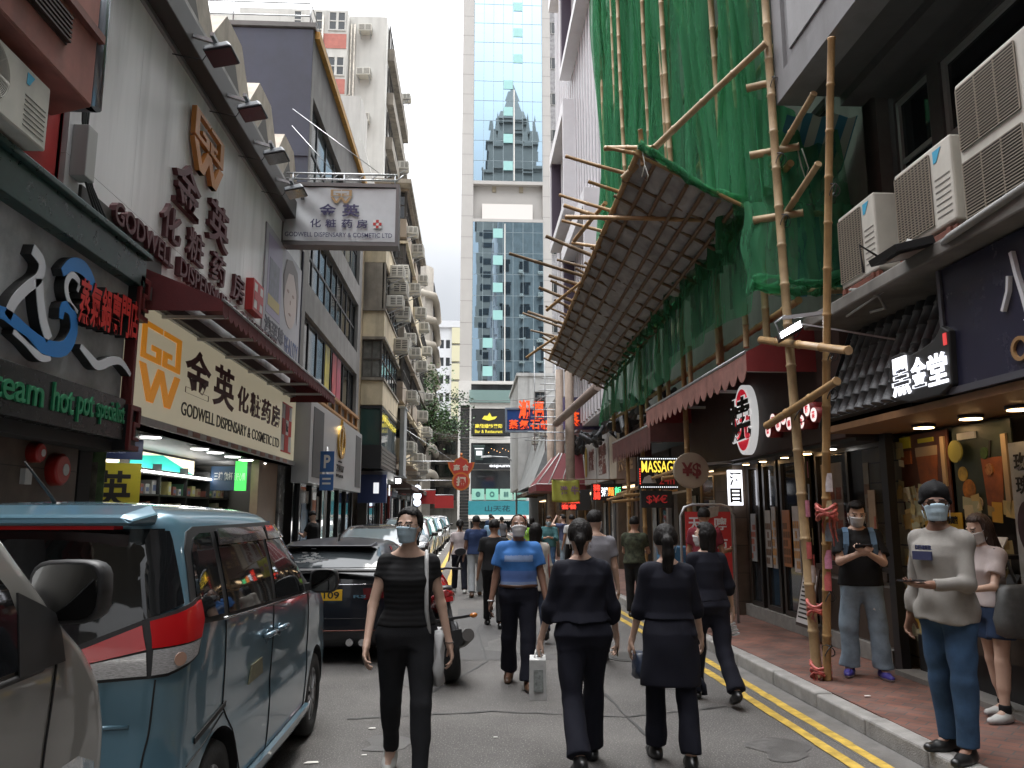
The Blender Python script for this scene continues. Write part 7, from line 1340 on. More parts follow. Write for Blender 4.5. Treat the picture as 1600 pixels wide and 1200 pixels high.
# ---- row of parked cars further on, noses towards us
row=[(16.2,(.012,.012,.014),'dark saloon facing us right beyond the black hatchback',0),(24.2,(.05,.05,.055),'charcoal car facing us in the left bays, nearest of the far row',1),(30.2,(.30,.42,.36),'pale green and white car facing us in the left bays',1),(35.8,(.45,.45,.46),'silver people carrier facing us in the left bays',1),(41.4,(.02,.02,.022),'black car facing us in the left bays behind the silver one',0),(47.2,(.5,.5,.5),'white car facing us, farthest in the left bays',1)]
for k,(y,c_,lb,tall) in enumerate(row):
 h=.14*tall;p_=paintm('paint_row%d'%k,c_,.2,.25)
 o=Car('parked_car',lb,'car',p_,[(.18,.1,4.1,.76),(.26,.02,4.2,.83),(.45,0,4.25,.86),(.7,0,4.22,.865),(.82,.03,4.05,.86),(.92,.1,3.3,.85),(1.0,.2,3.0,.83),(1.15+h*.3,.45,2.62,.76),(1.3+h,.7,2.2,.67),(1.38+h,.95,1.9,.6),(1.415+h,1.3,1.6,.2)],(.8,3.4),.31,(-2.15+.06*(k%2),y+4.2,0),math.pi,r=.2,group=None,spokes=5)
 o.patch('windscreen','F',[(-.68,1.0),(.68,1.0),(.56,1.32+h),(-.56,1.32+h)],glass_lt,.005);o.patch('headlight','F',[(.45,.62),(.74,.66),(.76,.8),(.5,.74)],hl_clear,.012,sides=S2);o.patch('grille','F',[(-.42,.5),(.42,.5),(.46,.72),(-.46,.72)],black_plastic,.008);o.plate('F',-.24,.24,.46,plate_w,('MT 682','RX 305','LS 771','NV 948','PK 216','UD 530')[k]);o.patch('side_window','S',[(.8,1.02),(2.6,.99),(2.2,1.24+h),(1.0,1.3+h)],car_glass,.005,sides=S2);o.mirror(2.5,1.0,w=.18,h=.13);o.patch('lower_grille','F',[(-.6,.26),(.6,.26),(.56,.38),(-.56,.38)],black_plastic,.008)
 # ---- motorcycle, leaning on its stand between the two cars
t=thing('motorcycle','black and red motorcycle leaning by the kerb side cars behind the woman in black','motorcycle',(-.18,8.35,0),R(8));t.rotation_euler=(0,R(-7),R(9))
def moto_wheel(y,w):
 mb=MB();n=36;mb.loft([[(dx,y+.31*k*math.cos(a),.31+.31*k*math.sin(a)) for a in[2*math.pi*i/n for i in range(n)]] for k,dx in((.72,-w),(.88,-w),(.97,-w*.6),(1.0,0),(.97,w*.6),(.88,w),(.72,w),(.72,-w))],False);o=mb.build('wheel',tyre_m,t,True);mb=MB()
 mb.loft([[(dx,y+.31*k*math.cos(a),.31+.31*k*math.sin(a)) for a in[2*math.pi*i/n for i in range(n)]] for k,dx in((.73,-w*.9),(.66,-w*.5),(.66,w*.5),(.73,w*.9),(.73,-w*.9))],False)
 for k in range(5):a=2*math.pi*k/5;mb.bar((0,y,.31),(0,y+.21*math.cos(a),.31+.21*math.sin(a)),.03,.05)
 mb.cyl((-.06,y,.31),(.06,y,.31),.05,n=12);mb.build('rim',black_metal,o,True);mb=MB();mb.tube([(w*.93,y+.235*math.cos(a),.31+.235*math.sin(a)) for a in np.linspace(0,6.2832,37)],.006,5);mb.tube([(-w*.93,y+.235*math.cos(a),.31+.235*math.sin(a)) for a in np.linspace(0,6.2832,37)],.006,5);mb.build('rim_tape',mat('tape_orange',(.7,.2,.02),.5),o,True)
moto_wheel(0,.085);moto_wheel(1.38,.06);rd2=paintm('paint_red',(.35,.01,.012),.1,.25)
mb=MB();mb.bar((-.1,.0,.31),(-.09,.5,.4),.04,.07);mb.bar((.1,.0,.31),(.09,.5,.4),.04,.07);mb.tube([(-.08,.5,.4),(-.1,.75,.7),(-.08,1.05,.9)],.03,8);mb.tube([(.08,.5,.4),(.1,.75,.7),(.08,1.05,.9)],.03,8);mb.tube([(-.08,.0,.85),(-.09,.4,.75)],.02,6);mb.tube([(.08,0,.85),(.09,.4,.75)],.02,6);mb.build('frame',black_metal,t,True)
mb=MB();mb.box(-.15,.15,.45,.9,.22,.55);mb.cyl((-.2,.6,.36),(.2,.6,.36),.13,n=20);mb.box(-.11,.11,.7,.95,.5,.68);mb.build('engine',mat('engine_dark',(.05,.05,.052),.5,.6),t,True,bevel=.02)
mb=MB();rg=[[(w*math.cos(a),y,z+h*math.sin(a)) for a in[2*math.pi*i/16 for i in range(16)]] for y,z,w,h in((.5,.78,.08,.05),(.6,.82,.13,.1),(.8,.85,.16,.13),(1.0,.86,.14,.11),(1.1,.86,.06,.05))];mb.loft(rg);mb.build('fuel_tank',rd2,t,True)
mb=MB();mb.loft([[(w*math.cos(a),y,z+h*math.sin(a)) for a in[2*math.pi*i/16 for i in range(16)]] for y,z,w,h in((-.32,.93,.03,.02),(-.2,.92,.09,.04),(.1,.86,.12,.05),(.35,.78,.13,.05),(.55,.8,.11,.06))]);mb.build('seat',black_plastic,t,True)
mb=MB();mb.loft([[(w*math.cos(a),y,z+h*math.sin(a)) for a in[2*math.pi*i/16 for i in range(16)]] for y,z,w,h in((-.38,.9,.03,.03),(-.25,.86,.10,.06),(.05,.8,.14,.08),(.4,.72,.14,.09),(.5,.7,.1,.06))]);mb.build('tail_fairing',rd2,t,True)
mb=MB();mb.loft([[(w*math.cos(a),y,z+h*math.sin(a)) for a in[2*math.pi*i/16 for i in range(16)]] for y,z,w,h in((.95,.8,.2,.2),(1.2,.85,.19,.22),(1.45,.85,.12,.15),(1.58,.82,.04,.05))]);mb.build('front_fairing',rd2,t,True)
mb=MB();mb.box(-.06,.06,-.4,-.37,.82,.86);mb.build('tail_light',tl_red,t,True)
mb=MB();mb.bar((-.02,-.3,.82),(-.03,-.46,.5),.03);mb.bar((.02,-.3,.82),(.03,-.46,.5),.03);mb.bar((-.2,-.4,.66),(.2,-.4,.66),.025);mb.box(-.1,.1,-.475,-.46,.42,.56);mb.build('tail_bracket',black_plastic,t,True)
for x in(-.24,.24):mb=MB();mb.loft([[(x+.04*k*math.cos(a),-.4+dy,.66+.025*k*math.sin(a)) for a in[2*math.pi*i/10 for i in range(10)]] for dy,k in((-.03,.5),(0,1),(.03,.6))]);mb.build('indicator',mat('amber_dark',(.4,.13,.02),.3),t,True)
mb=MB();mb.tube([(.12,.6,.25),(.15,.3,.28),(.17,.05,.36),(.19,-.25,.46)],[.03,.035,.06,.062],14);mb.build('exhaust',mat('exhaust_steel',(.22,.21,.2),.3,.9),t,True)
mb=MB();mb.tube([(-.36,.92,1.0),(-.2,1.05,1.02),(0,1.1,1.0),(.2,1.05,1.02),(.36,.92,1.0)],.014,8);mb.tube([(-.1,1.12,1.0),(-.09,1.38,.31)],.028,8);mb.tube([(.1,1.12,1.0),(.09,1.38,.31)],.028,8);mb.build('handlebar',black_metal,t,True)
for x in(-.38,.38):mb=MB();mb.tube([(x*.8,1.0,1.02),(x,1.05,1.16)],.008,6);mb.loft([[(x+.07*k*math.cos(a),1.05+dy,1.18+.045*k*math.sin(a)) for a in[2*math.pi*i/12 for i in range(12)]] for dy,k in((-.02,.9),(0,1),(.03,.3))]);mb.build('mirror',black_plastic,t,True)
mb=MB();mb.bar((-.12,.55,.28),(-.3,.5,.02),.02);mb.build('side_stand',black_metal,t,True)
# ==== PEOPLE: one signed-distance body, meshed as a single skin; clothes and hair are child meshes
def smin(a,b,k):
 h=np.clip(.5+.5*(b-a)/k,0,1);return b*(1-h)+a*h-k*h*(1-h)
class Vol:
 def __init__(s,lo,hi,h):
  s.lo=np.array(lo,np.float32);s.h=h;s.n=np.maximum(4,np.ceil((np.array(hi)-s.lo)/h).astype(int)+1);s.F=np.full(s.n,.5,np.float32)
  s.ax=[s.lo[i]+h*np.arange(s.n[i],dtype=np.float32) for i in range(3)]
 def sub(s,lo,hi,m):
  sl=tuple(slice(max(0,int((lo[i]-m-s.lo[i])/s.h)),min(s.n[i],int((hi[i]+m-s.lo[i])/s.h)+2)) for i in range(3))
  return sl,s.ax[0][sl[0]][:,None,None],s.ax[1][sl[1]][None,:,None],s.ax[2][sl[2]][None,None,:]
 def put(s,sl,d,k,op='u'):
  if op=='u':s.F[sl]=smin(s.F[sl],d,k)
  elif op=='s':s.F[sl]=-smin(-s.F[sl],d,k)
 def cone(s,a,b,ra,rb,k=.02,cap=None,sq=None,op='u'):
  a=np.array(a,float);b=np.array(b,float);r=max(ra,rb);sl,X,Y,Z=s.sub(np.minimum(a,b)-r,np.maximum(a,b)+r,k+.02);d_=b-a;L2=max(1e-9,d_@d_)
  x,y,z=X-a[0],Y-a[1],Z-a[2];t=(x*d_[0]+y*d_[1]+z*d_[2])/L2;tc_=np.clip(t,0,1);px,py,pz=x-tc_*d_[0],y-tc_*d_[1],z-tc_*d_[2];q=px*px+py*py+pz*pz
  if sq is not None:n,f=sq;w=px*n[0]+py*n[1]+pz*n[2];q=q+w*w*(f*f-1)
  d=np.sqrt(q)-(ra+(rb-ra)*tc_)
  if cap:L=math.sqrt(L2);d=np.maximum(d,(t-1)*L) if'b' in cap else d;d=np.maximum(d,-t*L) if'a' in cap else d
  s.put(sl,d.astype(np.float32),k,op)
 def ell(s,c,r,M=None,k=.02,op='u',clip=None):
  c=np.array(c,float);r=np.array(r,float);rm=r.max();sl,X,Y,Z=s.sub(c-rm,c+rm,k+.02);x,y,z=X-c[0],Y-c[1],Z-c[2]
  if M is not None:x,y,z=[M[0][i]*x+M[1][i]*y+M[2][i]*z for i in range(3)]
  k0=np.sqrt((x/r[0])**2+(y/r[1])**2+(z/r[2])**2);k1=np.sqrt((x/r[0]**2)**2+(y/r[1]**2)**2+(z/r[2]**2)**2);d=k0*(k0-1)/np.maximum(k1,1e-6)
  if clip is not None:
   for e in clip(x,y,z):d=-smin(-d,-e,.012)
  s.put(sl,d.astype(np.float32),k,op)
 def loft(s,o,u,st,k=.02,t0=None,t1=None,off=0,op='u'):
  """stack of ellipses along axis u from o: (t, rx, ry, shift in y)"""
  st=np.array(st,float);o=np.array(o,float);u=np.array(u,float);lo_t=st[0,0] if t0 is None else t0;hi_t=st[-1,0] if t1 is None else t1;R_=st[:,1:3].max()+off+.06;A,B=o+u*lo_t,o+u*hi_t;sl,X,Y,Z=s.sub(np.minimum(A,B)-R_,np.maximum(A,B)+R_,k+.01)
  x,y,z=X-o[0],Y-o[1],Z-o[2];t=x*u[0]+y*u[1]+z*u[2];f=lambda c:np.interp(t,st[:,0],st[:,c])
  rx,ry=f(1)+off,f(2)+off;yy=(y-t*u[1])-f(3);xx=x-t*u[0];d=(np.sqrt((xx/rx)**2+(yy/ry)**2)-1)*np.minimum(rx,ry);d=np.maximum(d,np.maximum(lo_t-t,t-hi_t));s.put(sl,d.astype(np.float32),k,op)
 def wrinkle(s,amp,fr=1.,seed=0,str_=(1,1,1)):
  X,Y,Z=s.ax[0][:,None,None],s.ax[1][None,:,None],s.ax[2][None,None,:];q=np.random.default_rng(seed);w=0
  for i in range(6):
   d=nrm(q.normal(size=3)*(1,1,.75));e=nrm(q.normal(size=3));k,a,b=fr*q.uniform(16,44),q.uniform(0,6,2),q.uniform(5,13)
   w=w+np.sin(k*(d[0]*X+d[1]*Y+d[2]*Z)+2.4*np.sin(b*(e[0]*X+e[1]*Y+e[2]*Z)+a[0])+a[1])*(.4+.6*np.sin(7*(e[2]*X+e[0]*Y+e[1]*Z)+3*a[1]))
  s.F+=(.75*amp*w).astype(np.float32)
 def mesh(s,name,mats,par,mfun=None):
  F=s.F;S=F<0;nx,ny,nz=F.shape;cs=np.zeros((nx-1,ny-1,nz-1),np.int8)
  for i in(0,1):
   for j in(0,1):
    for k in(0,1):cs+=S[i:nx-1+i,j:ny-1+j,k:nz-1+k]
  act=(cs>0)&(cs<8);idx=np.full(act.shape,-1,np.int32);ci=np.argwhere(act);idx[act]=np.arange(len(ci));P=np.zeros((len(ci),3));N=np.zeros(len(ci))
  C=[(i,j,k) for i in(0,1) for j in(0,1) for k in(0,1)];g=lambda c:F[ci[:,0]+c[0],ci[:,1]+c[1],ci[:,2]+c[2]];G={c:g(c) for c in C}
  for a in C:
   for b in C:
    if a<b and sum(abs(p-q) for p,q in zip(a,b))==1:
     m=(G[a]<0)!=(G[b]<0);t=G[a]/np.where(m,G[a]-G[b],1);A,B=np.array(a),np.array(b);P+=np.where(m[:,None],A+(B-A)*t[:,None],0);N+=m
  V=s.lo+(ci+P/N[:,None])*s.h;Q=[]
  for ax in range(3):
   a0=[slice(None)]*3;a1=[slice(None)]*3;a0[ax]=slice(0,-1);a1[ax]=slice(1,None);e=S[tuple(a0)]!=S[tuple(a1)];E=np.argwhere(e);o1,o2=[(1,2),(2,0),(0,1)][ax];E=E[(E[:,o1]>0)&(E[:,o2]>0)&(E[:,o1]<F.shape[o1]-1)&(E[:,o2]<F.shape[o2]-1)];q=[]
   for(d1,d2) in((-1,-1),(0,-1),(0,0),(-1,0)):c=E.copy();c[:,o1]+=d1;c[:,o2]+=d2;q.append(idx[c[:,0],c[:,1],c[:,2]])
   q=np.stack(q,1);fl=~S[E[:,0],E[:,1],E[:,2]];q[fl]=q[fl][:,::-1];Q.append(q)
  Q=np.concatenate(Q);Q=Q[(Q>=0).all(1)];me=bpy.data.meshes.new(name);me.vertices.add(len(V));me.vertices.foreach_set('co',V.astype(np.float32).ravel());me.loops.add(Q.size);me.loops.foreach_set('vertex_index',Q.ravel().astype(np.int32));me.polygons.add(len(Q));me.polygons.foreach_set('loop_start',np.arange(0,Q.size,4,dtype=np.int32));me.polygons.foreach_set('use_smooth',np.ones(len(Q),bool))
  ml=mats if isinstance(mats,(list,tuple)) else[mats]
  for m in ml:me.materials.append(m)
  if mfun:c=V[Q].mean(1);me.polygons.foreach_set('material_index',np.asarray(mfun(c),np.int32))
  me.update(calc_edges=True);o=link(bpy.data.objects.new(name,me));o.parent=par
  sm=o.modifiers.new('s','SMOOTH');sm.iterations=3 if name=='body' else 7;sm.factor=.5;return o
def cloth(name,c,var=.12,rough=.85,**k):return mat('cloth_'+name,c,rough,var=var,vscale=k.pop('vscale',14),bump=.25,bscale=k.pop('bscale',260),spec=.25,**k)
SK={'light':mat('skin_light',(.50,.33,.25),.5,var=.08,vscale=20),'tan':mat('skin_tan',(.34,.19,.125),.5,var=.1,vscale=20),'brown':mat('skin_brown',(.20,.105,.07),.5,var=.1,vscale=20)}
LIP=mat('lip',(.28,.10,.085),.45);EYE=mat('eye_dark',(.02,.015,.012),.2);BROW=mat('brow',(.03,.022,.018),.7);EYEW=mat('eye_white',(.45,.42,.4),.3)
HAIRM=mat('hair_black',(.009,.0075,.007),.62,var=.4,vscale=60,stretch=(1,1,.12),bump=.4,bscale=90,spec=.22);HAIRB=mat('hair_brown',(.035,.018,.012),.6,var=.4,vscale=60,stretch=(1,1,.12),bump=.6,bscale=90)
MASKB=mat('mask_blue',(.40,.52,.60),.85,var=.1,vscale=30,bump=.15,bscale=60);MASKW=mat('mask_white',(.58,.57,.57),.85,var=.08,vscale=30,bump=.15)
NAVY=cloth('navy',(.0075,.008,.015));BLACK=cloth('black',(.010,.010,.011))
DENIM=cloth('denim_blue',(.035,.075,.145),.45,vscale=5);DENIML=cloth('denim_light',(.20,.26,.32),.4,vscale=5);JEANB=cloth('black_jean',(.014,.0145,.017),.3,vscale=7)
def V3(*a):return np.array(a,float)
def nrm(v):v=np.array(v,float);return v/np.linalg.norm(v)
class Person:
 def __init__(s,label,loc,rz,H=1.68,sex='m',skin='tan',legs=((0,0),(0,0)),arms=((3,8,12,0),(3,8,12,0)),lean=2,head=(0,0),h=.0085,group=None,curl=(.45,.45),palm=(None,None),fat=1.,feet=(6,6),face=True,stance=.0):
  s.t=thing('person',label,'person',loc,rz,group);s.s=k=H/1.72;s.sex=sex;s.h=h;s.sk=SK[skin];m=sex=='m';s.fat=fat;s.sd=sum(map(ord,label))%97
  la=R(lean);s.u=u=V3(0,math.sin(la),math.cos(la));P=V3(0,0,.95*k);s.sw=(.172 if m else .152)*k;s.J=J=[]
  hips=[]
  for i,sd in enumerate((-1,1)):
   f,kn=legs[i];a=P+V3(sd*.088*k,0,-.05*k);td=nrm((sd*(.02+stance),math.sin(R(f)),-math.cos(R(f))));b=a+td*.415*k;g=R(f-kn);c=b+nrm((sd*stance*.5,math.sin(g),-math.cos(g)))*.405*k
   fp=max(0,-(f-kn)-12)*.9 if kn>8 else 0;fd=V3(sd*math.sin(R(feet[i])),math.cos(R(fp)),-math.sin(R(fp)));fd=nrm(fd);hips.append((a,b,c,fd))
  low=min(min(c[2]-.082*k,(c+fd*.15*k)[2]-.045*k) for a,b,c,fd in hips);sh=V3(0,0,-low);s.P=P+sh;s.L=[(a+sh,b+sh,c+sh,fd) for a,b,c,fd in hips]
  s.N=s.P+u*.50*k;s.A=[]
  for i,sd in enumerate((-1,1)):
   f,ab,e,tw=arms[i];f,ab,e,tw=R(f),R(ab),R(e),R(tw);S=s.P+u*.425*k+V3(sd*s.sw,0,0);d=V3(sd*math.sin(ab),math.sin(f)*math.cos(ab),-math.cos(f)*math.cos(ab));b=V3(0,math.cos(f),math.sin(f))*math.cos(tw)+V3(-sd,0,0)*math.sin(tw);b=nrm(b-d*(b@d));E_=S+d*.285*k;v=d*math.cos(e)+b*math.sin(e);W=E_+v*.245*k;s.A.append((S,E_,W,v,sd))
  s.hc=s.N+nrm(u+V3(0,.12,0))*.152*k;y,p=R(head[0]),R(head[1]);s.M=np.array(Matrix.Rotation(y,3,'Z')@Matrix.Rotation(p,3,'X'));s.hk=(.985 if m else .94)*k**.5
  s.body(curl,palm,face)
 def hp(s,x,y,z):return s.hc+s.M@(V3(x,y,z)*s.hk)
 def tors(s,off=0.):
  k=s.s;f=s.fat
  st=((-.10,.135,.095,0),(-.03,.168,.118,-.008),(.05,.162,.112,0),(.13,.148,.104,.005),(.22,.152,.108,.008),(.32,.170,.118,.006),(.39,.165,.104,0),(.44,.11,.08,-.005),(.50,.062,.06,-.008)) if s.sex=='m' else((-.10,.14,.10,0),(-.03,.172,.122,-.012),(.05,.155,.108,-.002),(.13,.126,.09,.004),(.22,.130,.098,.01),(.31,.145,.115,.014),(.385,.138,.09,.0),(.44,.095,.068,-.008),(.50,.052,.05,-.01))
  return[(t*k,(rx*f if t<.4 else rx)*k,(ry*f if t<.4 else ry)*k,y*k) for t,rx,ry,y in st]
 def vol(s,pts,pad):p=np.array(pts);return Vol(p.min(0)-pad,p.max(0)+pad,s.h)
 def hand(s,V,W,d,n,sd,curl):
  k=s.s;n=nrm(n-d*(n@d));l=np.cross(n,d)*(1 if sd>0 else-1);l=nrm(l)
  if s.h>.011:V.ell(W+d*.06*k,V3(.03,.075,.022)*k,np.stack([l,d,n],1).T if 0 else np.array([l,d,n]).T,.01);return
  V.cone(W,W+d*.03*k,.023*k,.024*k,.012);V.cone(W+d*.03*k,W+d*.075*k,.032*k,.036*k,.012,sq=(n,2.3))
  for i in range(4):
   b=W+d*.092*k+l*(.027-.0185*i)*k;Ls=(.040,.027,.021) if i in(1,2) else(.036,.024,.019) if i==0 else(.030,.019,.017);c=curl*(.75+.12*i);a=0
   for j,L in enumerate(Ls):a+=c*(1,1.15,.8)[j];e=b+(d*math.cos(a)+n*math.sin(a))*L*k;V.cone(b,e,.0092*k-.0008*j,.0085*k-.0008*j,.004);b=e
  b=W+d*.028*k+l*.024*k;e=b+nrm(d*.65+l*.62+n*.35)*.042*k;V.cone(b,e,.015*k,.011*k,.01);V.cone(e,e+nrm(d*.85+l*.2+n*(.2+.5*curl))*.034*k,.0105*k,.0085*k,.005)
 def body(s,curl,palm,face):
  k=s.s;m=s.sex=='m';pts=[s.hp(0,0,.14),s.P]+[q for a in s.L for q in a[:3]]+[a[2]+a[3]*.22 for a in s.L]+[q for a in s.A for q in(a[0],a[1],a[2]+a[3]*.2)];V=s.vol(pts,.17);V.loft(s.P,s.u,s.tors(),.03)
  for a,b,c,fd in s.L:V.cone(a,b,.085*k*s.fat,.053*k,.05);V.cone(b,c,.054*k,.036*k,.02);V.cone(b+(c-b)*.12+V3(0,-.012,0),b+(c-b)*.5,.05*k,.046*k,.03);V.cone(c,c+fd*.12*k+V3(0,0,-.05*k),.036*k,.03*k,.02)
  r=1 if m else .84
  for i,(S,E_,W,v,sd) in enumerate(s.A):V.ell(S-V3(0,0,.01),V3(.05,.05,.055)*k*r,None,.03);V.cone(s.N-s.u*.01,S+V3(-sd*.03,0,.02),.05*k*r,.036*k*r,.04);V.cone(S,E_,.047*k*r,.038*k*r,.025);V.cone(E_,W,.040*k*r,.026*k*r,.015);s.hand(V,W,v,V3(-sd,0,0) if palm[i] is None else nrm(palm[i]),sd,curl[i])
  V.cone(s.N-s.u*.03,s.hc-s.M@V3(0,.02,.05),.056*k*(1 if m else .83),.052*k*(1 if m else .83),.022)
  M=s.M;hk=s.hk;E=lambda c,r_,kk=.02,op='u':V.ell(s.hp(*c),V3(*r_)*hk,M,kk,op)
  E((0,-.008,.022),(.074,.094,.096));E((0,.022,-.045),(.057,.066,.072),.03);E((0,.058,-.088),(.026,.026,.022),.03);E((0,.05,-.02),(.06,.045,.05),.02)
  for sd in(-1,1):E((sd*.033,.098,.008),(.016,.012,.011),.012,'s');E((sd*.033,.079,.006),(.0135,.0125,.0125),.004);E((sd*.076,-.008,-.012),(.010,.020,.032),.006);E((sd*.033,.083,.03),(.024,.012,.008),.012)
  V.cone(s.hp(0,.088,.012),s.hp(0,.112,-.026),.009*hk,.0145*hk,.012);E((0,.09,-.052),(.021,.012,.006),.006);E((0,.09,-.063),(.019,.012,.006),.006)
  hc,iM=s.hc,M.T
  def mf(c):
   q=(c-hc)@iM.T/hk;x,y,z=np.abs(q[:,0]),q[:,1],q[:,2];o=np.zeros(len(c),int);fr=y>.06
   o[fr&(((x-.033)/.015)**2+((z-.006)/.006)**2<1)]=4;o[fr&(((x-.033)/.0075)**2+((z-.006)/.0072)**2<1)]=2;o[fr&(x>.014)&(x<.054)&(np.abs(z-.031+.12*np.abs(x-.036))<.0045)]=3;o[fr&(x<.024)&(z<-.047)&(z>-.068)]=1;return o
  V.mesh('body',[s.sk,LIP,EYE,BROW,EYEW],s.t,mf if face else None)
 def shirt(s,m,hem=-.02,slv=.5,off=.012,slo=.012,flare=0.,neck=.47,name='shirt',wr=.0025,mfun=None,cut=None,shoul=0.):
  """slv: 0..1 along the upper arm, 1..2 along the forearm"""
  k=s.s;pts=[s.P+s.u*hem*k,s.N]+[q for a in s.A for q in a[:3]];V=s.vol(pts,.26);st=s.tors();t0=hem*k
  st2=[(t,rx+off+flare*max(0,(.30*k-t)),ry+off+flare*.7*max(0,(.30*k-t)),y) for t,rx,ry,y in st]
  if hem<-.03:st2=[(hem*k,(.186*s.fat)*k+off,(.130*s.fat)*k+off,-.006),(-.03*k,(.182*s.fat)*k+off,(.127*s.fat)*k+off,-.006)]+st2[2:]
  V.loft(s.P,s.u,st2,.03,t0,neck*k);r=1 if s.sex=='m' else .84
  for S,E_,W,v,sd in s.A:
   V.ell(S-V3(sd*shoul,0,.012),(V3(.050,.050,.054)*k*r+slo*.7),None,.03);V.cone(s.N-s.u*.035,S+V3(-sd*.03,0,.014),.05*k*r+slo*.5,.038*k*r+slo*.6,.035);f=min(1,slv);e=S+(E_-S)*f;a0=.046*k*r+slo*.85;a1=(.048+(-.009)*f)*k*r+slo*(1.15+.4*(slv<1));V.cone(S,e,a0,a1,.028,cap='b' if slv<=1 else None)
   if slv>1:f=slv-1;e=E_+(W-E_)*f;V.cone(E_,e,a1,(.040-.013*f)*k*r+slo,.02,cap='b')
   V.cone(e-(e-(S if slv<=1 else E_))*.02,e+v*.08,.031*k*r+.3*slo,.03*k*r+.3*slo,.004,op='s') if slv<1.9 else None
  if cut:cut(V,s)
  V.wrinkle(wr,1.,s.sd);return V.mesh(name,m,s.t,mfun)
 def trousers(s,m,top=.06,end=1.93,ease=.014,flare=.012,name='trousers',wr=.003,thigh=0.,fr=1.):
  k=s.s;pts=[s.P+s.u*top*k]+[q for a in s.L for q in a[:3]];V=s.vol(pts,.22);st=s.tors();V.loft(s.P,s.u,st,.03,-.1*k,top*k,ease*.7)
  for a,b,c,fd in s.L:
   f=min(1,end);e=a+(b-a)*f;ra=.086*k*s.fat+ease;rb=(.086-.032*f)*k+ease+thigh;V.cone(a,e,ra,rb,.045,cap='b' if end<=1 else None)
   if end>1:f=end-1;e=b+(c-b)*f;V.cone(b,e,.054*k+ease+thigh*.5,(.054-.018*f)*k+ease+flare,.025,cap='b');V.cone(b+(c-b)*.12+V3(0,-.012,0),b+(c-b)*.45,.05*k+ease*.6,.046*k+ease*.6,.03)
  V.wrinkle(wr,fr,s.sd+3);return V.mesh(name,m,s.t)
 def shoes(s,m,sole=None,name='shoe',high=0.):
  k=s.s
  for a,b,c,fd in s.L:
   dn=nrm(V3(0,0,-1)-fd*-fd[2]);hl=c+dn*.045*k-fd*.045*k;toe=c+dn*.052*k+fd*.165*k;V=s.vol([hl,toe,c+V3(0,0,.05+high)],.09);V.cone(hl,c+fd*.08*k+dn*.05*k,.036*k,.043*k,.03);V.cone(c+fd*.07*k+dn*.05*k,toe,.044*k,.034*k,.03,sq=(dn,1.15));V.cone(c+dn*.03*k,c-dn*(.015+high),.046*k,.044*k,.03,cap='b')
   q=c+dn*.083*k;X,Y,Z=V.ax[0][:,None,None],V.ax[1][None,:,None],V.ax[2][None,None,:];V.F=np.maximum(V.F,((X-q[0])*dn[0]+(Y-q[1])*dn[1]+(Z-q[2])*dn[2])).astype(np.float32);V.mesh(name,[m,sole or m],s.t,lambda cc,q=q,dn=dn:((cc-q)@dn>-.024).astype(int))
 def hair(s,style='short',m=None):
  m=m or HAIRM;V=s.vol([s.hp(0,0,.1),s.hp(0,-.1,-.1),s.hp(0,.1,0)],.13 if style in('short','tied','cap','bald') else .34);V.h;hk=s.hk
  lo={'short':-.035,'bald':-.03,'tied':-.055,'bob':-.06,'long':-.06,'pony':-.055}.get(style,-.03);fz=.085 if style=='bald' else .062 if style=='short' else .052
  def clip(x,y,z):x,y,z=x/hk,y/hk,z/hk;return[(lo-z+.9*np.maximum(0,y+.01))*hk,np.minimum(y-.028,fz-z)*hk,(y-.075)*hk]
  th=.014 if style=='short' else .007 if style=='bald' else .018;V.ell(s.hp(0,-.010,.024),V3(.076+th,.095+th,.098+th)*hk,s.M,.01,clip=clip)
  if style=='short':V.ell(s.hp(.01,.045,.098),V3(.06,.05,.03)*hk,s.M,.02)
  if style=='tied':V.ell(s.hp(0,-.112,-.015),V3(.042,.04,.048)*hk,s.M,.015);V.cone(s.hp(0,-.12,-.03),s.hp(.0,-.125,-.12),.035,.014,.02)
  if style=='bun':V.ell(s.hp(0,-.115,-.02),V3(.045,.042,.045)*hk,s.M,.015)
  if style=='pony':
   p=[s.hp(0,-.105,.03),s.hp(.004,-.145,.0),s.hp(.008,-.14,-.1),s.hp(0,-.115,-.2),s.hp(.006,-.10,-.30)];r=(.026,.036,.04,.034,.012)
   for a,b,ra,rb in zip(p,p[1:],r,r[1:]):V.cone(a,b,ra,rb,.02)
  if style in('bob','long'):
   L=-.14 if style=='bob' else-.34
   for sd in(-1,1):V.cone(s.hp(sd*.06,-.025,.0),s.hp(sd*.068,-.02 if style=='bob' else .02,L*.85),.036,.03 if style=='bob' else .022,.03)
   V.cone(s.hp(0,-.06,.0),s.hp(0,-.065,L),.07,.062 if style=='bob' else .05,.03,sq=(s.M@V3(0,1,0),1.5));
  X,Y,Z=V.ax[0][:,None,None]-s.hc[0],V.ax[1][None,:,None]-s.hc[1],V.ax[2][None,None,:]-s.hc[2];V.F+=(.003*np.sin(42*np.arctan2(X,Y+.02)+16*Z+2*np.sin(30*Z))+.002*np.sin(90*np.arctan2(X,Y+.02)-25*Z)).astype(np.float32);return V.mesh('hair',m,s.t)
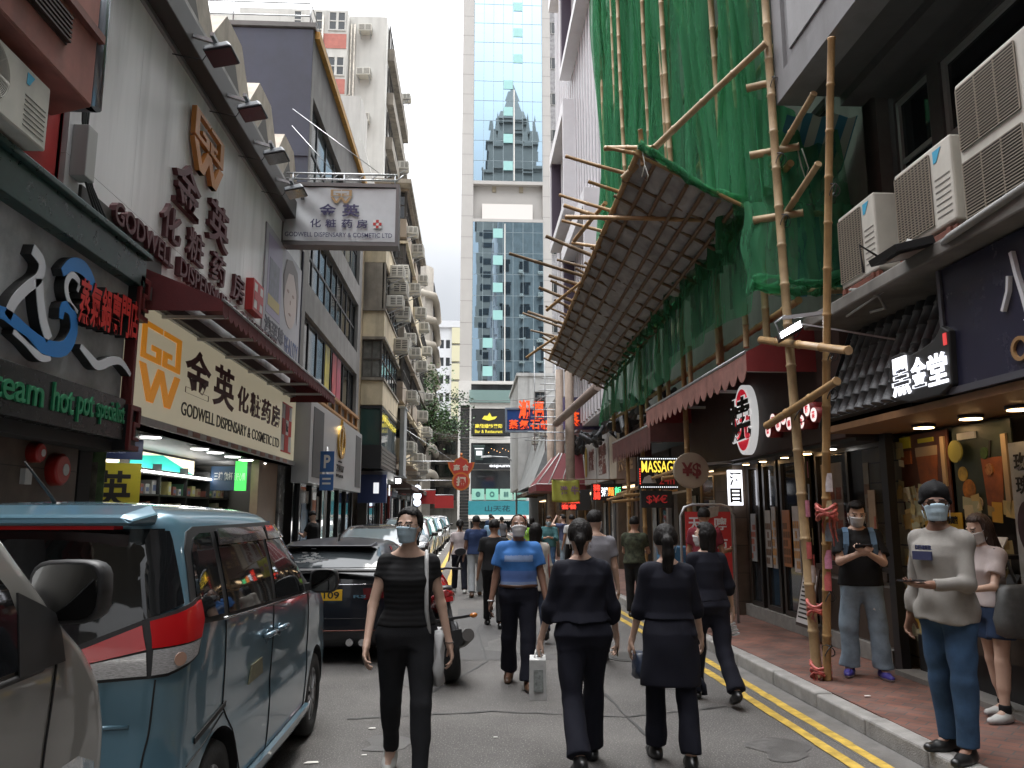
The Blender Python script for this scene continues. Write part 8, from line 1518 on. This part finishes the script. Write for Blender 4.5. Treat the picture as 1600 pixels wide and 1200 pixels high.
 def mask(s,m=MASKB,low=0.):
  mb=MB();nu,nv=14,9;vs=[]
  for j in range(nv+1):
   v=j/nv;z=-.012+low-.09*v
   for i in range(nu+1):u=2*i/nu-1;th=u*1.18;w=.080-.020*v;c=max(0,1-u*u);y=math.cos(th)*(.088-.012*v)+c*(.040+.010*math.sin(math.pi*v)-.02*v);vs.append(s.hp(math.sin(th)*w,y+.003*math.sin(6.3*v*2.5),z+.014*c*(1-v)-.010*c*v))
  mb.add(vs,[(j*(nu+1)+i,j*(nu+1)+i+1,(j+1)*(nu+1)+i+1,(j+1)*(nu+1)+i) for j in range(nv) for i in range(nu)],0,True);o=mb.build('face_mask',m,s.t,True,fix=False);sf=o.modifiers.new('s','SOLIDIFY');sf.thickness=.004;sf.offset=0
  mb=MB()
  for sd in(-1,1):
   for z0,z1 in((-.012,.012),(-.09,-.035)):mb.tube([s.hp(sd*.077,.033,z0+low),s.hp(sd*.08,.012,(z0+z1)/2+low),s.hp(sd*.084,-.008,z1)],.0022,5)
  mb.build('ear_loop',m,o,True)
 def glasses(s,m=None):
  mb=MB()
  for sd in(-1,1):mb.tube([s.hp(sd*.034+.024*math.cos(a),.106,.004+.02*math.sin(a)) for a in np.linspace(0,6.2832,21)],.0022,5);mb.tube([s.hp(sd*.058,.103,.01),s.hp(sd*.078,.06,.012),s.hp(sd*.084,-.01,.008)],.0022,5)
  mb.tube([s.hp(-.01,.108,.008),s.hp(.01,.108,.008)],.0022,5);mb.build('glasses',m or black_plastic,s.t,True)
 def grip(s,i,fwd=.085,dn=.0):S,E_,W,v,sd=s.A[i];return Vector(W+v*fwd+V3(0,0,dn))
 def wpos(s,p):return s.t.matrix_basis@Vector(p) if 0 else Matrix.Translation(s.t.location)@Matrix.Rotation(s.t.rotation_euler.z,4,'Z')@Vector(p)
 def wdir(s,p):return Matrix.Rotation(s.t.rotation_euler.z,3,'Z')@Vector(p)
def phone(c,n,up,label,m=None):
 n=Vector(n).normalized();up=Vector(up);up=(up-n*up.dot(n)).normalized();r=up.cross(n);mb=MB();c=Vector(c);a,b,d=r*.037,up*.076,n*.004;mb.hexa([c-a-b-d,c+a-b-d,c+a+b-d,c-a+b-d,c-a-b+d,c+a-b+d,c+a+b+d,c-a+b+d]);return single('phone',mb,m or mat('phone_black',(.012,.012,.014),.15),label,'phone',bevel=.004)
WALK=((22,8),(-12,12));WALK2=((-12,14),(20,6));PI=math.pi
p=Person('woman in black knit top and black jeans with a pale blue mask walking towards us',(-.40,5.35,0),PI+.06,1.71,'f','light',((16,4),(-10,20)),((-4,13,8,0),(8,14,22,20)),0,(-24,0),.0072,fat=1.1)
def boat(V,s):V.ell(s.N+s.u*.03+V3(0,.015,0),V3(.125,.10,.085),None,.01,'s')
s_=cloth('black_knit',(.012,.012,.013),.35,vscale=30,bscale=120);n_=s_.node_tree;w_=n_.nodes.new('ShaderNodeTexWave');w_.bands_direction='Z';w_.inputs['Scale'].default_value=9;w_.inputs['Distortion'].default_value=1.5;t_=n_.nodes.new('ShaderNodeTexCoord');n_.links.new(t_.outputs['Object'],w_.inputs[0]);b_=n_.nodes.new('ShaderNodeBump');b_.inputs['Distance'].default_value=.0015;n_.links.new(w_.outputs[0],b_.inputs['Height']);n_.links.new(b_.outputs[0],n_.nodes['Principled BSDF'].inputs['Normal'])
p.shirt(s_,.02,.38,.008,.008,.03,.46,'knit_top',.0015,cut=boat);p.trousers(JEANB,.10,1.95,.010,.003,'jeans',.003);p.shoes(mat('shoe_white',(.5,.5,.48),.6,var=.1),None,'sneaker');p.hair('tied');p.mask(MASKB);p.glasses(mat('tortoise',(.06,.03,.015),.3))
c=p.A[0][2];mb=MB();mb.tube([Vector(c)+Vector((.03*math.cos(a),.03*math.sin(a),.0)) for a in np.linspace(0,6.28,17)],.003,5);mb.build('bracelet',black_metal,p.t,True)
def bag_thing(name,label,cat,p,pts_strap,body,m,rs=.012):
 t=thing(name,label,cat,p.wpos(body[0]));mb=MB();mb.tube([p.wpos(q) for q in pts_strap],rs,7);mb.build('strap',m,t);mb=MB();(c,hx,hy,hz)=body;rings=[]
 for k_,z in((.7,-1),(1.,-.85),(1.02,-.3),(.95,.3),(.8,.85),(.62,1)):rings.append([p.wpos(Vector(c)+Vector((hx*k_*math.copysign(abs(math.cos(a))**.6,math.cos(a))+.012*math.sin(3*a+5*z),hy*k_*math.copysign(abs(math.sin(a))**.6,math.sin(a)),hz*z))) for a in[2*PI*i/24 for i in range(24)]])
 mb.loft(rings);mb.build('pouch',m,t);return t
Sx=p.A[0][0];S=p.A[0][0]
bag_thing('tote_bag','white canvas tote hanging from the shoulder of the woman in black','bag',p,[S+V3(.045,-.13,-.28),S+V3(.04,-.09,.0),S+V3(.035,.0,.062),S+V3(.035,.085,.0),S+V3(.03,.10,-.3),S+V3(-.0,.07,-.52)],(Vector(S+V3(-.05,-.02,-.60)),.035,.15,.17),cloth('canvas',(.42,.42,.42),.25,vscale=5),.014)
pol=[cloth('polo_blue',(.045,.15,.40),.15),cloth('polo_pale',(.20,.27,.43),.12),cloth('polo_mid',(.10,.17,.40),.12)]
p=Person('man in blue striped polo and white mask walking towards us',(.48,8.1,0),PI-.05,1.66,'m','brown',((16,6),(-10,18)),((2,13,16,8),(-2,12,14,5)),1,(4,8),.008,fat=1.08)
zz=p.P[2]
p.shirt(pol,.04,.62,.02,.022,.02,.485,'polo_shirt',.0035,lambda c:np.where((c[:,2]>zz+.29)&(c[:,2]<zz+.35)&(np.abs(c[:,0])<.14),1,np.where(c[:,2]<zz+.10,1,np.where(c[:,2]<zz+.2,2,0))))
V=p.vol([p.N],.16);V.cone(p.N-p.u*.035,p.N+p.u*.03,.092,.066,.01,cap='ab');V.cone(p.N-p.u*.06+V3(0,.02,0),p.N+p.u*.06+V3(0,.06,0),.05,.052,.01,op='s');V.mesh('collar',pol[0],p.t)
p.trousers(NAVY,.05,1.98,.02,.03,'trousers',.004);p.shoes(mat('shoe_brown',(.07,.035,.018),.4,var=.2),mat('sole_dark',(.02,.016,.012),.8));p.hair('bald');p.mask(MASKW)
mb=MB();mb.tube([Vector(p.P+p.u*.055+V3(.178*math.cos(a),.13*math.sin(a),0)) for a in np.linspace(0,6.2832,33)],.018,8);mb.build('belt',mat('belt_brown',(.06,.025,.012),.4),p.t,True)
c=p.A[1][2];mb=MB();mb.tube([Vector(c)+Vector((.034*math.cos(a),.034*math.sin(a),.0)) for a in np.linspace(0,6.28,17)],.006,6);mb.build('bracelet',steel,p.t,True)
phone(p.wpos(p.grip(1,.09,-.0)),p.wdir((1,.2,0)),(0,.3,1),'black phone in the hand of the man in the blue polo')
p=Person('woman in loose navy uniform with low ponytail carrying a paper bag, seen from behind',(.76,5.55,0),.05,1.63,'f','light',((-14,26),(16,4)),((8,14,14,5),(8,16,18,12)),2,(-10,0),.0072,fat=1.12)
def boat2(V,s):V.ell(s.N+s.u*.05,V3(.10,.095,.075),None,.01,'s')
p.shirt(NAVY,.06,1.45,.02,.021,.08,.475,'blouse',.005,cut=boat2);p.trousers(NAVY,.12,1.97,.014,.03,'trousers',.005);p.shoes(mat('shoe_black',(.012,.012,.012),.35));p.hair('tied');p.mask(MASKW)
g=p.wpos(p.grip(0,.08,-.02));t=thing('paper_bag','white paper bag in the left hand of the woman in loose navy','bag',(g.x,g.y,g.z-.30));mb=MB();x,y,z=g.x,g.y,g.z-.04;mb.hexa([(x-.075,y-.12,z-.26),(x+.045,y-.13,z-.26),(x+.06,y+.09,z-.26),(x-.06,y+.1,z-.26),(x-.07,y-.11,z),(x+.04,y-.12,z),(x+.055,y+.08,z),(x-.055,y+.09,z)]);mb.build('sack',[mat('paper_white',(.42,.42,.41),.6,var=.25,vscale=12)],t,bevel=.004)
mb=MB();mb.tube([(x-.03,y-.03,z),(x-.02,y,z+.045),(x,y+.03,z)],.005,5);mb.tube([(x+.02,y-.03,z),(x+.01,y,z+.045),(x,y+.03,z)],.005,5);mb.build('handle',mat('paper_white'),t);mb=MB();mb.box(x-.045,x+.02,y-.135,y-.131,z-.2,z-.06);mb.build('printed_panel',mat('print_grey',(.25,.27,.26),.6,var=.5,vscale=40),t)
phone(p.wpos(p.grip(1,.085,-.0)),p.wdir((1,-.3,0)),(0,.25,1),'dark phone in the right hand of the woman in loose navy')
p=Person('woman in navy tunic over trousers with a long high ponytail, seen from behind',(1.37,5.62,0),-.02,1.58,'f','light',((12,6),(-8,6)),((6,12,10,0),(10,14,16,0)),2,(-8,0),.0072,fat=1.1)
p.shirt(NAVY,.08,1.3,.018,.02,.06,.475,'blouse',.0045,cut=boat2)
V=p.vol([p.P+V3(0,0,.15),p.P-V3(0,0,.5)],.3);st=[(-.40,.205,.15,0),(-.25,.20,.15,0),(-.1,.19,.14,-.01),(-.02,.185,.135,-.01),(.06,.165,.118,0),(.13,.142,.105,.004)];V.loft(p.P,p.u,st,.01,-.36,.12);V.wrinkle(.004,.7,5);V.mesh('tunic_skirt',NAVY,p.t)
p.trousers(NAVY,.06,1.96,.012,.026,'trousers',.005);p.shoes(mat('shoe_black'));p.hair('pony');p.mask(MASKW)
bag_thing('shoulder_bag','small dark blue bag at the side of the woman with the long ponytail','bag',p,[p.A[0][2]+V3(0,0,-.05),p.A[0][2]+V3(.03,.03,-.1)],(Vector(p.A[0][2]+V3(.05,.0,-.17)),.045,.09,.085),mat('bag_navy',(.02,.03,.055),.4),.006)
mb=MB();mb.tube([Vector(p.P+V3(.19,-.02,-.32)),Vector(p.P+V3(.215,-.03,-.36)),Vector(p.P+V3(.22,-.03,-.42))],.02,8);mb.build('tunic_knot',NAVY,p.t,True)
p=Person('woman in slim navy uniform with bobbed hair turning her head left, seen from behind',(2.16,7.35,0),.12,1.58,'f','light',((14,4),(-14,22)),((4,8,8,0),(2,16,20,0)),2,(38,0),.0078,fat=1.08)
p.shirt(NAVY,.02,1.35,.014,.016,.03,.475,'blouse',.0045,cut=boat2);p.trousers(NAVY,.10,1.97,.018,.026,'trousers',.004);p.shoes(mat('shoe_black'));p.hair('bob');p.mask(MASKW)
c=p.wpos(p.grip(1,.1,-.03));mb=MB()
for k in range(4):mb.hexa([c+Vector((dx+.012*k-.02,dy,dz-.03*k)) for dx,dy,dz in((-.03,-.02,-.05),(.03,-.03,-.03),(.03,.03,-.03),(-.03,.03,-.05),(-.03,-.02,-.035),(.03,-.03,-.015),(.03,.03,-.015),(-.03,.03,-.035))])
single('tissue_pack',mb,mat('packet_pale',(.45,.45,.46),.5,var=.5,vscale=50),'crumpled white packet in the hand of the bobbed woman in navy','packet')
p=Person('young man in black polo and pale ripped jeans looking at his phone',(3.76,7.72,.125),PI-.32,1.64,'m','light',((4,2),(-3,2)),((28,6,98,42),(30,6,92,42)),1,(4,-18),.008,curl=(.75,.75),palm=(V3(.6,-.2,.6),V3(-.6,-.2,.6)),stance=.08,feet=(16,16))
p.shirt(BLACK,-.06,.75,.03,.02,.06,.485,'polo_shirt',.0035);p.trousers(DENIML,.02,1.97,.024,.032,'jeans',.007,.012);p.shoes(mat('shoe_purple',(.045,.035,.22),.5,var=.2),mat('sole_pale',(.4,.4,.42),.6),'sneaker');p.hair('short');p.mask(MASKW)
V=p.vol([p.N],.16);V.cone(p.N-p.u*.03,p.N+p.u*.025,.088,.064,.01,cap='ab');V.cone(p.N-p.u*.06+V3(0,.02,0),p.N+p.u*.06+V3(0,.06,0),.05,.052,.01,op='s');V.mesh('collar',BLACK,p.t)
for sd in(-1,1):
 o_=p.P;mb=MB();a=[Vector(o_+p.u*.46+V3(sd*.115,-.075,0)),Vector(o_+p.u*.485+V3(sd*.115,.0,0)),Vector(o_+p.u*.44+V3(sd*.118,.105,0)),Vector(o_+p.u*.33+V3(sd*.125,.148,0)),Vector(o_+p.u*.2+V3(sd*.15,.10,0)),Vector(o_+p.u*.13+V3(sd*.165,.0,0))]
 for q0,q1 in zip(a,a[1:]):mb.bar(q0,q1,.05,.014,upv=(0,.6,.8))
 mb.build('backpack_strap',cloth('strap_blue',(.10,.17,.26),.2),p.t,True)
mb=MB();mb.loft([[Vector(p.P+p.u*z+V3(.15*k_*math.copysign(abs(math.cos(a))**.6,math.cos(a)),-.19+.075*k_*math.copysign(abs(math.sin(a))**.6,math.sin(a)),0)) for a in[2*PI*i/20 for i in range(20)]] for z,k_ in((.06,.8),(.1,1),(.35,1),(.45,.8),(.48,.4))]);mb.build('backpack',cloth('pack_dark',(.03,.04,.06),.2),p.t,True)
mb=MB();z0=p.L[0][0]*.45+p.L[0][1]*.55;mb.add([Vector(z0+V3(dx,.098,dz)) for dx,dz in((-.03,0),(-.012,.012),(.02,.008),(.03,-.004),(.01,-.014),(-.015,-.012))],[(0,1,2,3,4,5)]);mb.build('ripped_patch',mat('rip_white',(.5,.5,.5),.9,var=.4,vscale=60),p.t,True,fix=False)
h2=(Vector(p.A[0][2])+Vector(p.A[1][2]))/2+Vector(p.A[0][3]+p.A[1][3])*.045;phone(p.wpos(h2+Vector((0,.01,.03))),p.wdir((0,-.6,.8)),p.wdir((1,.0,.0)),'phone held flat in both hands of the young man in black')
p=Person('bearded man in black turban and grey long sleeved shirt holding a phone',(3.1,5.22,.125),1.95,1.70,'m','brown',((5,3),(-4,4)),((14,10,80,25),(-8,12,16,0)),0,(44,4),.0072,curl=(.35,.5),palm=(V3(.2,.1,1),None),stance=.03,feet=(10,14))
gs=cloth('grey_jersey',(.24,.225,.205),.12);p.shirt(gs,-.10,1.92,.024,.014,.02,.485,'long_sleeved_shirt',.006);p.trousers(DENIM,.0,1.98,.016,.016,'jeans',.007,.006);p.shoes(mat('shoe_black'));p.mask(MASKB)
V=p.vol([p.hp(0,0,.08)],.17);E=lambda c,r,k=.012:V.ell(p.hp(*c),V3(*r)*p.hk,p.M,k)
E((0,-.018,.082),(.094,.112,.088));E((0,-.035,.05),(.096,.1,.07))
for i in range(5):a=-.5+.25*i;V.cone(p.hp(-.088+.012*i,-.01,.02+.028*i),p.hp(0,.090-.014*i,.085+.018*i),.019,.017,.005);V.cone(p.hp(.088-.012*i,-.01,.02+.028*i),p.hp(0,.090-.014*i,.085+.018*i),.019,.017,.005)
V.mesh('turban',cloth('turban_black',(.011,.011,.012),.2),p.t)
V=p.vol([p.hp(0,.03,-.06)],.13);V.ell(p.hp(0,.024,-.062),V3(.066,.068,.062)*p.hk,p.M,.01,clip=lambda x,y,z:[z+.012,-y-.03]);V.wrinkle(.002,3,2);V.mesh('beard',HAIRM,p.t)
mb=MB()
for sd in(-1,1):mb.add([p.hp(sd*.034+.029*math.cos(a),.110-.004*abs(math.cos(a)),.006+.02*math.sin(a)) for a in np.linspace(0,6.2832,17)[:-1]],[tuple(range(16))]);mb.tube([p.hp(sd*.062,.1,.012),p.hp(sd*.084,.0,.012)],.003,5)
mb.tube([p.hp(-.012,.113,.012),p.hp(.012,.113,.012)],.003,5);o=mb.build('sunglasses',mat('lens_brown',(.035,.018,.012),.1),p.t,True,fix=False)
ch=p.P+p.u*.33+V3(0,.14,0)
Fq_=Face(tuple(p.P+p.u*.0+V3(0,.163,0)),(0,1,0));mb=MB();zc=.29;Fq_.box(mb,-.085,.055,zc,zc+.055,-.006,.006);lb=mb.build('chest_print',mat('print_navy',(.03,.035,.09),.8),p.t,True);text('DENVER',Fq_,-.06,.055,zc+.065,zc+.095,-.006,.012,mat('print_navy'),'lettering',lb,.02,local=True)
phone(p.wpos(p.grip(0,.12,.03)),(0,0,1),p.wdir(p.A[0][3]),'black phone lying on the palm of the man in the turban')
p=Person('girl in white tee and denim shorts with long brown hair reading at the drink shop',(4.0,6.12,.125),1.75,1.52,'f','light',((6,4),(-6,6)),((24,8,62,20),(20,10,70,30)),4,(-6,-22),.0078,curl=(.7,.7))
p.shirt(cloth('tee_pinkwhite',(.46,.40,.39),.1),.0,.62,.016,.02,.03,.48,'tee',.003);p.trousers(cloth('denim_dark',(.025,.045,.095),.3,vscale=6),.10,.55,.018,0,'shorts',.002,.02);p.shoes(mat('shoe_white'),mat('sole_pale'),'sneaker');p.hair('long',HAIRB);p.mask(MASKW)
for a,b,c_,fd in p.L:V=p.vol([c_],.12);V.cone(c_+(b-c_)*.0,c_+(b-c_)*.16,.042,.044,.01,cap='b');V.mesh('sock',BLACK,p.t)
t=bag_thing('tote_bag','big soft grey tote bag on the shoulder of the girl in denim shorts','bag',p,[p.A[0][0]+V3(-.03,.07,-.2),p.A[0][0]+V3(.0,.03,.05),p.A[0][0]+V3(.0,-.04,.05),p.A[0][0]+V3(-.03,-.10,-.2)],(Vector(p.A[0][0]+V3(-.08,-.06,-.40)),.07,.2,.19),cloth('tote_grey',(.11,.115,.115),.3,.4),.012)
def simple(label,loc,rz,H,sex,skin,top,bot,hair='short',legs=WALK,slv=.6,mask=None,arms=((3,9,14,0),(3,9,14,0)),h=.0125,head=(0,0),shoe='shoe_black',hem=-.04,hm=None,end=1.96,**k):
 p=Person(label,loc,rz,H,sex,skin,legs,arms,2,head,h,**k);p.shirt(top,hem,slv,.02,.018,.04,.48);p.trousers(bot,.05,end,.016,.016);p.shoes(mat(shoe));p.hair(hair,hm)
 if mask:p.mask(mask)
 return p
simple('man in plain grey tee, back turned, just beyond the navy women',(1.42,9.2,0),-.1,1.72,'m','light',cloth('tee_grey',(.17,.165,.18)),BLACK,legs=WALK2,mask=MASKW,head=(-25,0),h=.0095)
camo=cloth('camo',(.045,.05,.03),.9,vscale=16);simple('man in dark camouflage shirt standing under the scaffold',(2.68,13.2,0),-.5,1.60,'m','tan',camo,BLACK,legs=((2,0),(-2,0)),arms=((20,10,80,40),(20,10,80,40)))
simple('person in maroon tee by the red standing sign',(3.12,10.7,.125),-.35,1.60,'m','tan',cloth('tee_maroon',(.15,.02,.03)),NAVY,legs=((2,0),(-2,0)),arms=((10,12,60,0),(10,14,80,-20)),h=.01)
simple('man in navy tee and pale grey trousers walking away mid street',(.12,16.6,0),.05,1.64,'m','brown',cloth('tee_navyblue',(.02,.035,.09)),cloth('trouser_grey',(.26,.27,.28)),legs=WALK2,shoe='shoe_brown')
simple('woman in white top and navy trousers walking beside the man in navy tee',(-.22,17.4,0),.1,1.56,'f','tan',cloth('top_white',(.42,.36,.36)),NAVY,'tied',legs=WALK,shoe='shoe_white')
p=simple('woman in beige cardigan with black headscarf and a red bag, walking away',(.88,10.9,0),.05,1.53,'f','light',cloth('cardigan',(.40,.37,.33)),cloth('trouser_navy',(.015,.02,.035)),'long',legs=((12,4),(-14,26)),slv=1.9,h=.01,hem=-.22,shoe='shoe_black')
bag_thing('handbag','rust red handbag hanging from the woman in the beige cardigan','bag',p,[p.A[1][0]+V3(.03,.05,-.55),p.A[1][0]+V3(.02,.03,.05),p.A[1][0]+V3(.02,-.03,.05),p.A[1][0]+V3(.05,-.07,-.55)],(Vector(p.A[1][0]+V3(.09,-.04,-.66)),.12,.09,.11),mat('leather_red',(.22,.035,.025),.45,var=.2),.008)
simple('person in black top with grey headphones close behind the man in blue polo',(.36,12.2,0),.0,1.60,'m','tan',BLACK,BLACK,legs=WALK)
p=simple('man in teal shirt and jeans with a mask, reading in the far crowd',(2.02,20.8,0),PI-.15,1.62,'m','tan',cloth('shirt_teal',(.05,.13,.14)),DENIM,legs=WALK,mask=MASKB,arms=((25,8,85,40),(25,8,85,40)),slv=1.7,head=(0,-12))
simple('person in blue shirt raising both arms to take a picture far right',(2.8,24.2,0),1.0,1.62,'m','light',cloth('shirt_slate',(.07,.085,.16)),DENIML,legs=((2,0),(-2,0)),arms=((95,15,105,30),(95,15,105,30)))
simple('man in light blue shirt with a mask far down the middle of the street',(.62,23.5,0),PI,1.62,'m','tan',cloth('shirt_sky',(.2,.32,.45)),BLACK,mask=MASKW,slv=1.8,h=.014)
simple('person in lime green top in the far crowd',(1.72,25.5,0),PI,1.50,'f','tan',cloth('top_lime',(.22,.42,.06)),BLACK,'bob',h=.015)
simple('person in red cap and dark clothes far down the right side',(1.9,28.5,0),0,1.62,'m','tan',BLACK,NAVY,hm=mat('cap_red',(.4,.04,.03),.7),h=.015)
simple('woman in pale pink top far down the right side',(2.25,29.5,0),0,1.56,'f','light',cloth('top_pink',(.42,.28,.26)),DENIM,'bob',h=.015)
simple('man in white shirt far down beside the teal shirted man',(2.75,21.8,0),.2,1.66,'m','tan',cloth('shirt_white',(.42,.42,.42)),BLACK,h=.015)
simple('woman in grey dress top far down the street centre',(1.2,31,0),0,1.58,'f','light',cloth('top_grey',(.12,.12,.13)),BLACK,'tied',h=.015)
simple('man in dark blue polo walking far ahead near the street end',(.9,36,0),0,1.68,'m','tan',cloth('polo_dark',(.03,.05,.1)),NAVY,h=.016)
p=simple('man in black cap looking down on the left pavement behind the cars',(-3.55,18.6,.125),1.2,1.58,'m','light',BLACK,BLACK,legs=((2,0),(-2,0)),arms=((25,8,85,40),(25,8,85,40)),mask=MASKB,head=(-30,-25))
V=p.vol([p.hp(0,.05,.06)],.2);V.ell(p.hp(0,-.008,.045),V3(.092,.108,.088)*p.hk,p.M,.01,clip=lambda x,y,z:[.0-z]);V.ell(p.hp(0,.13,.04),V3(.06,.06,.01)*p.hk,p.M,.01);V.mesh('cap',BLACK,p.t)
bpy.context.view_layer.update()
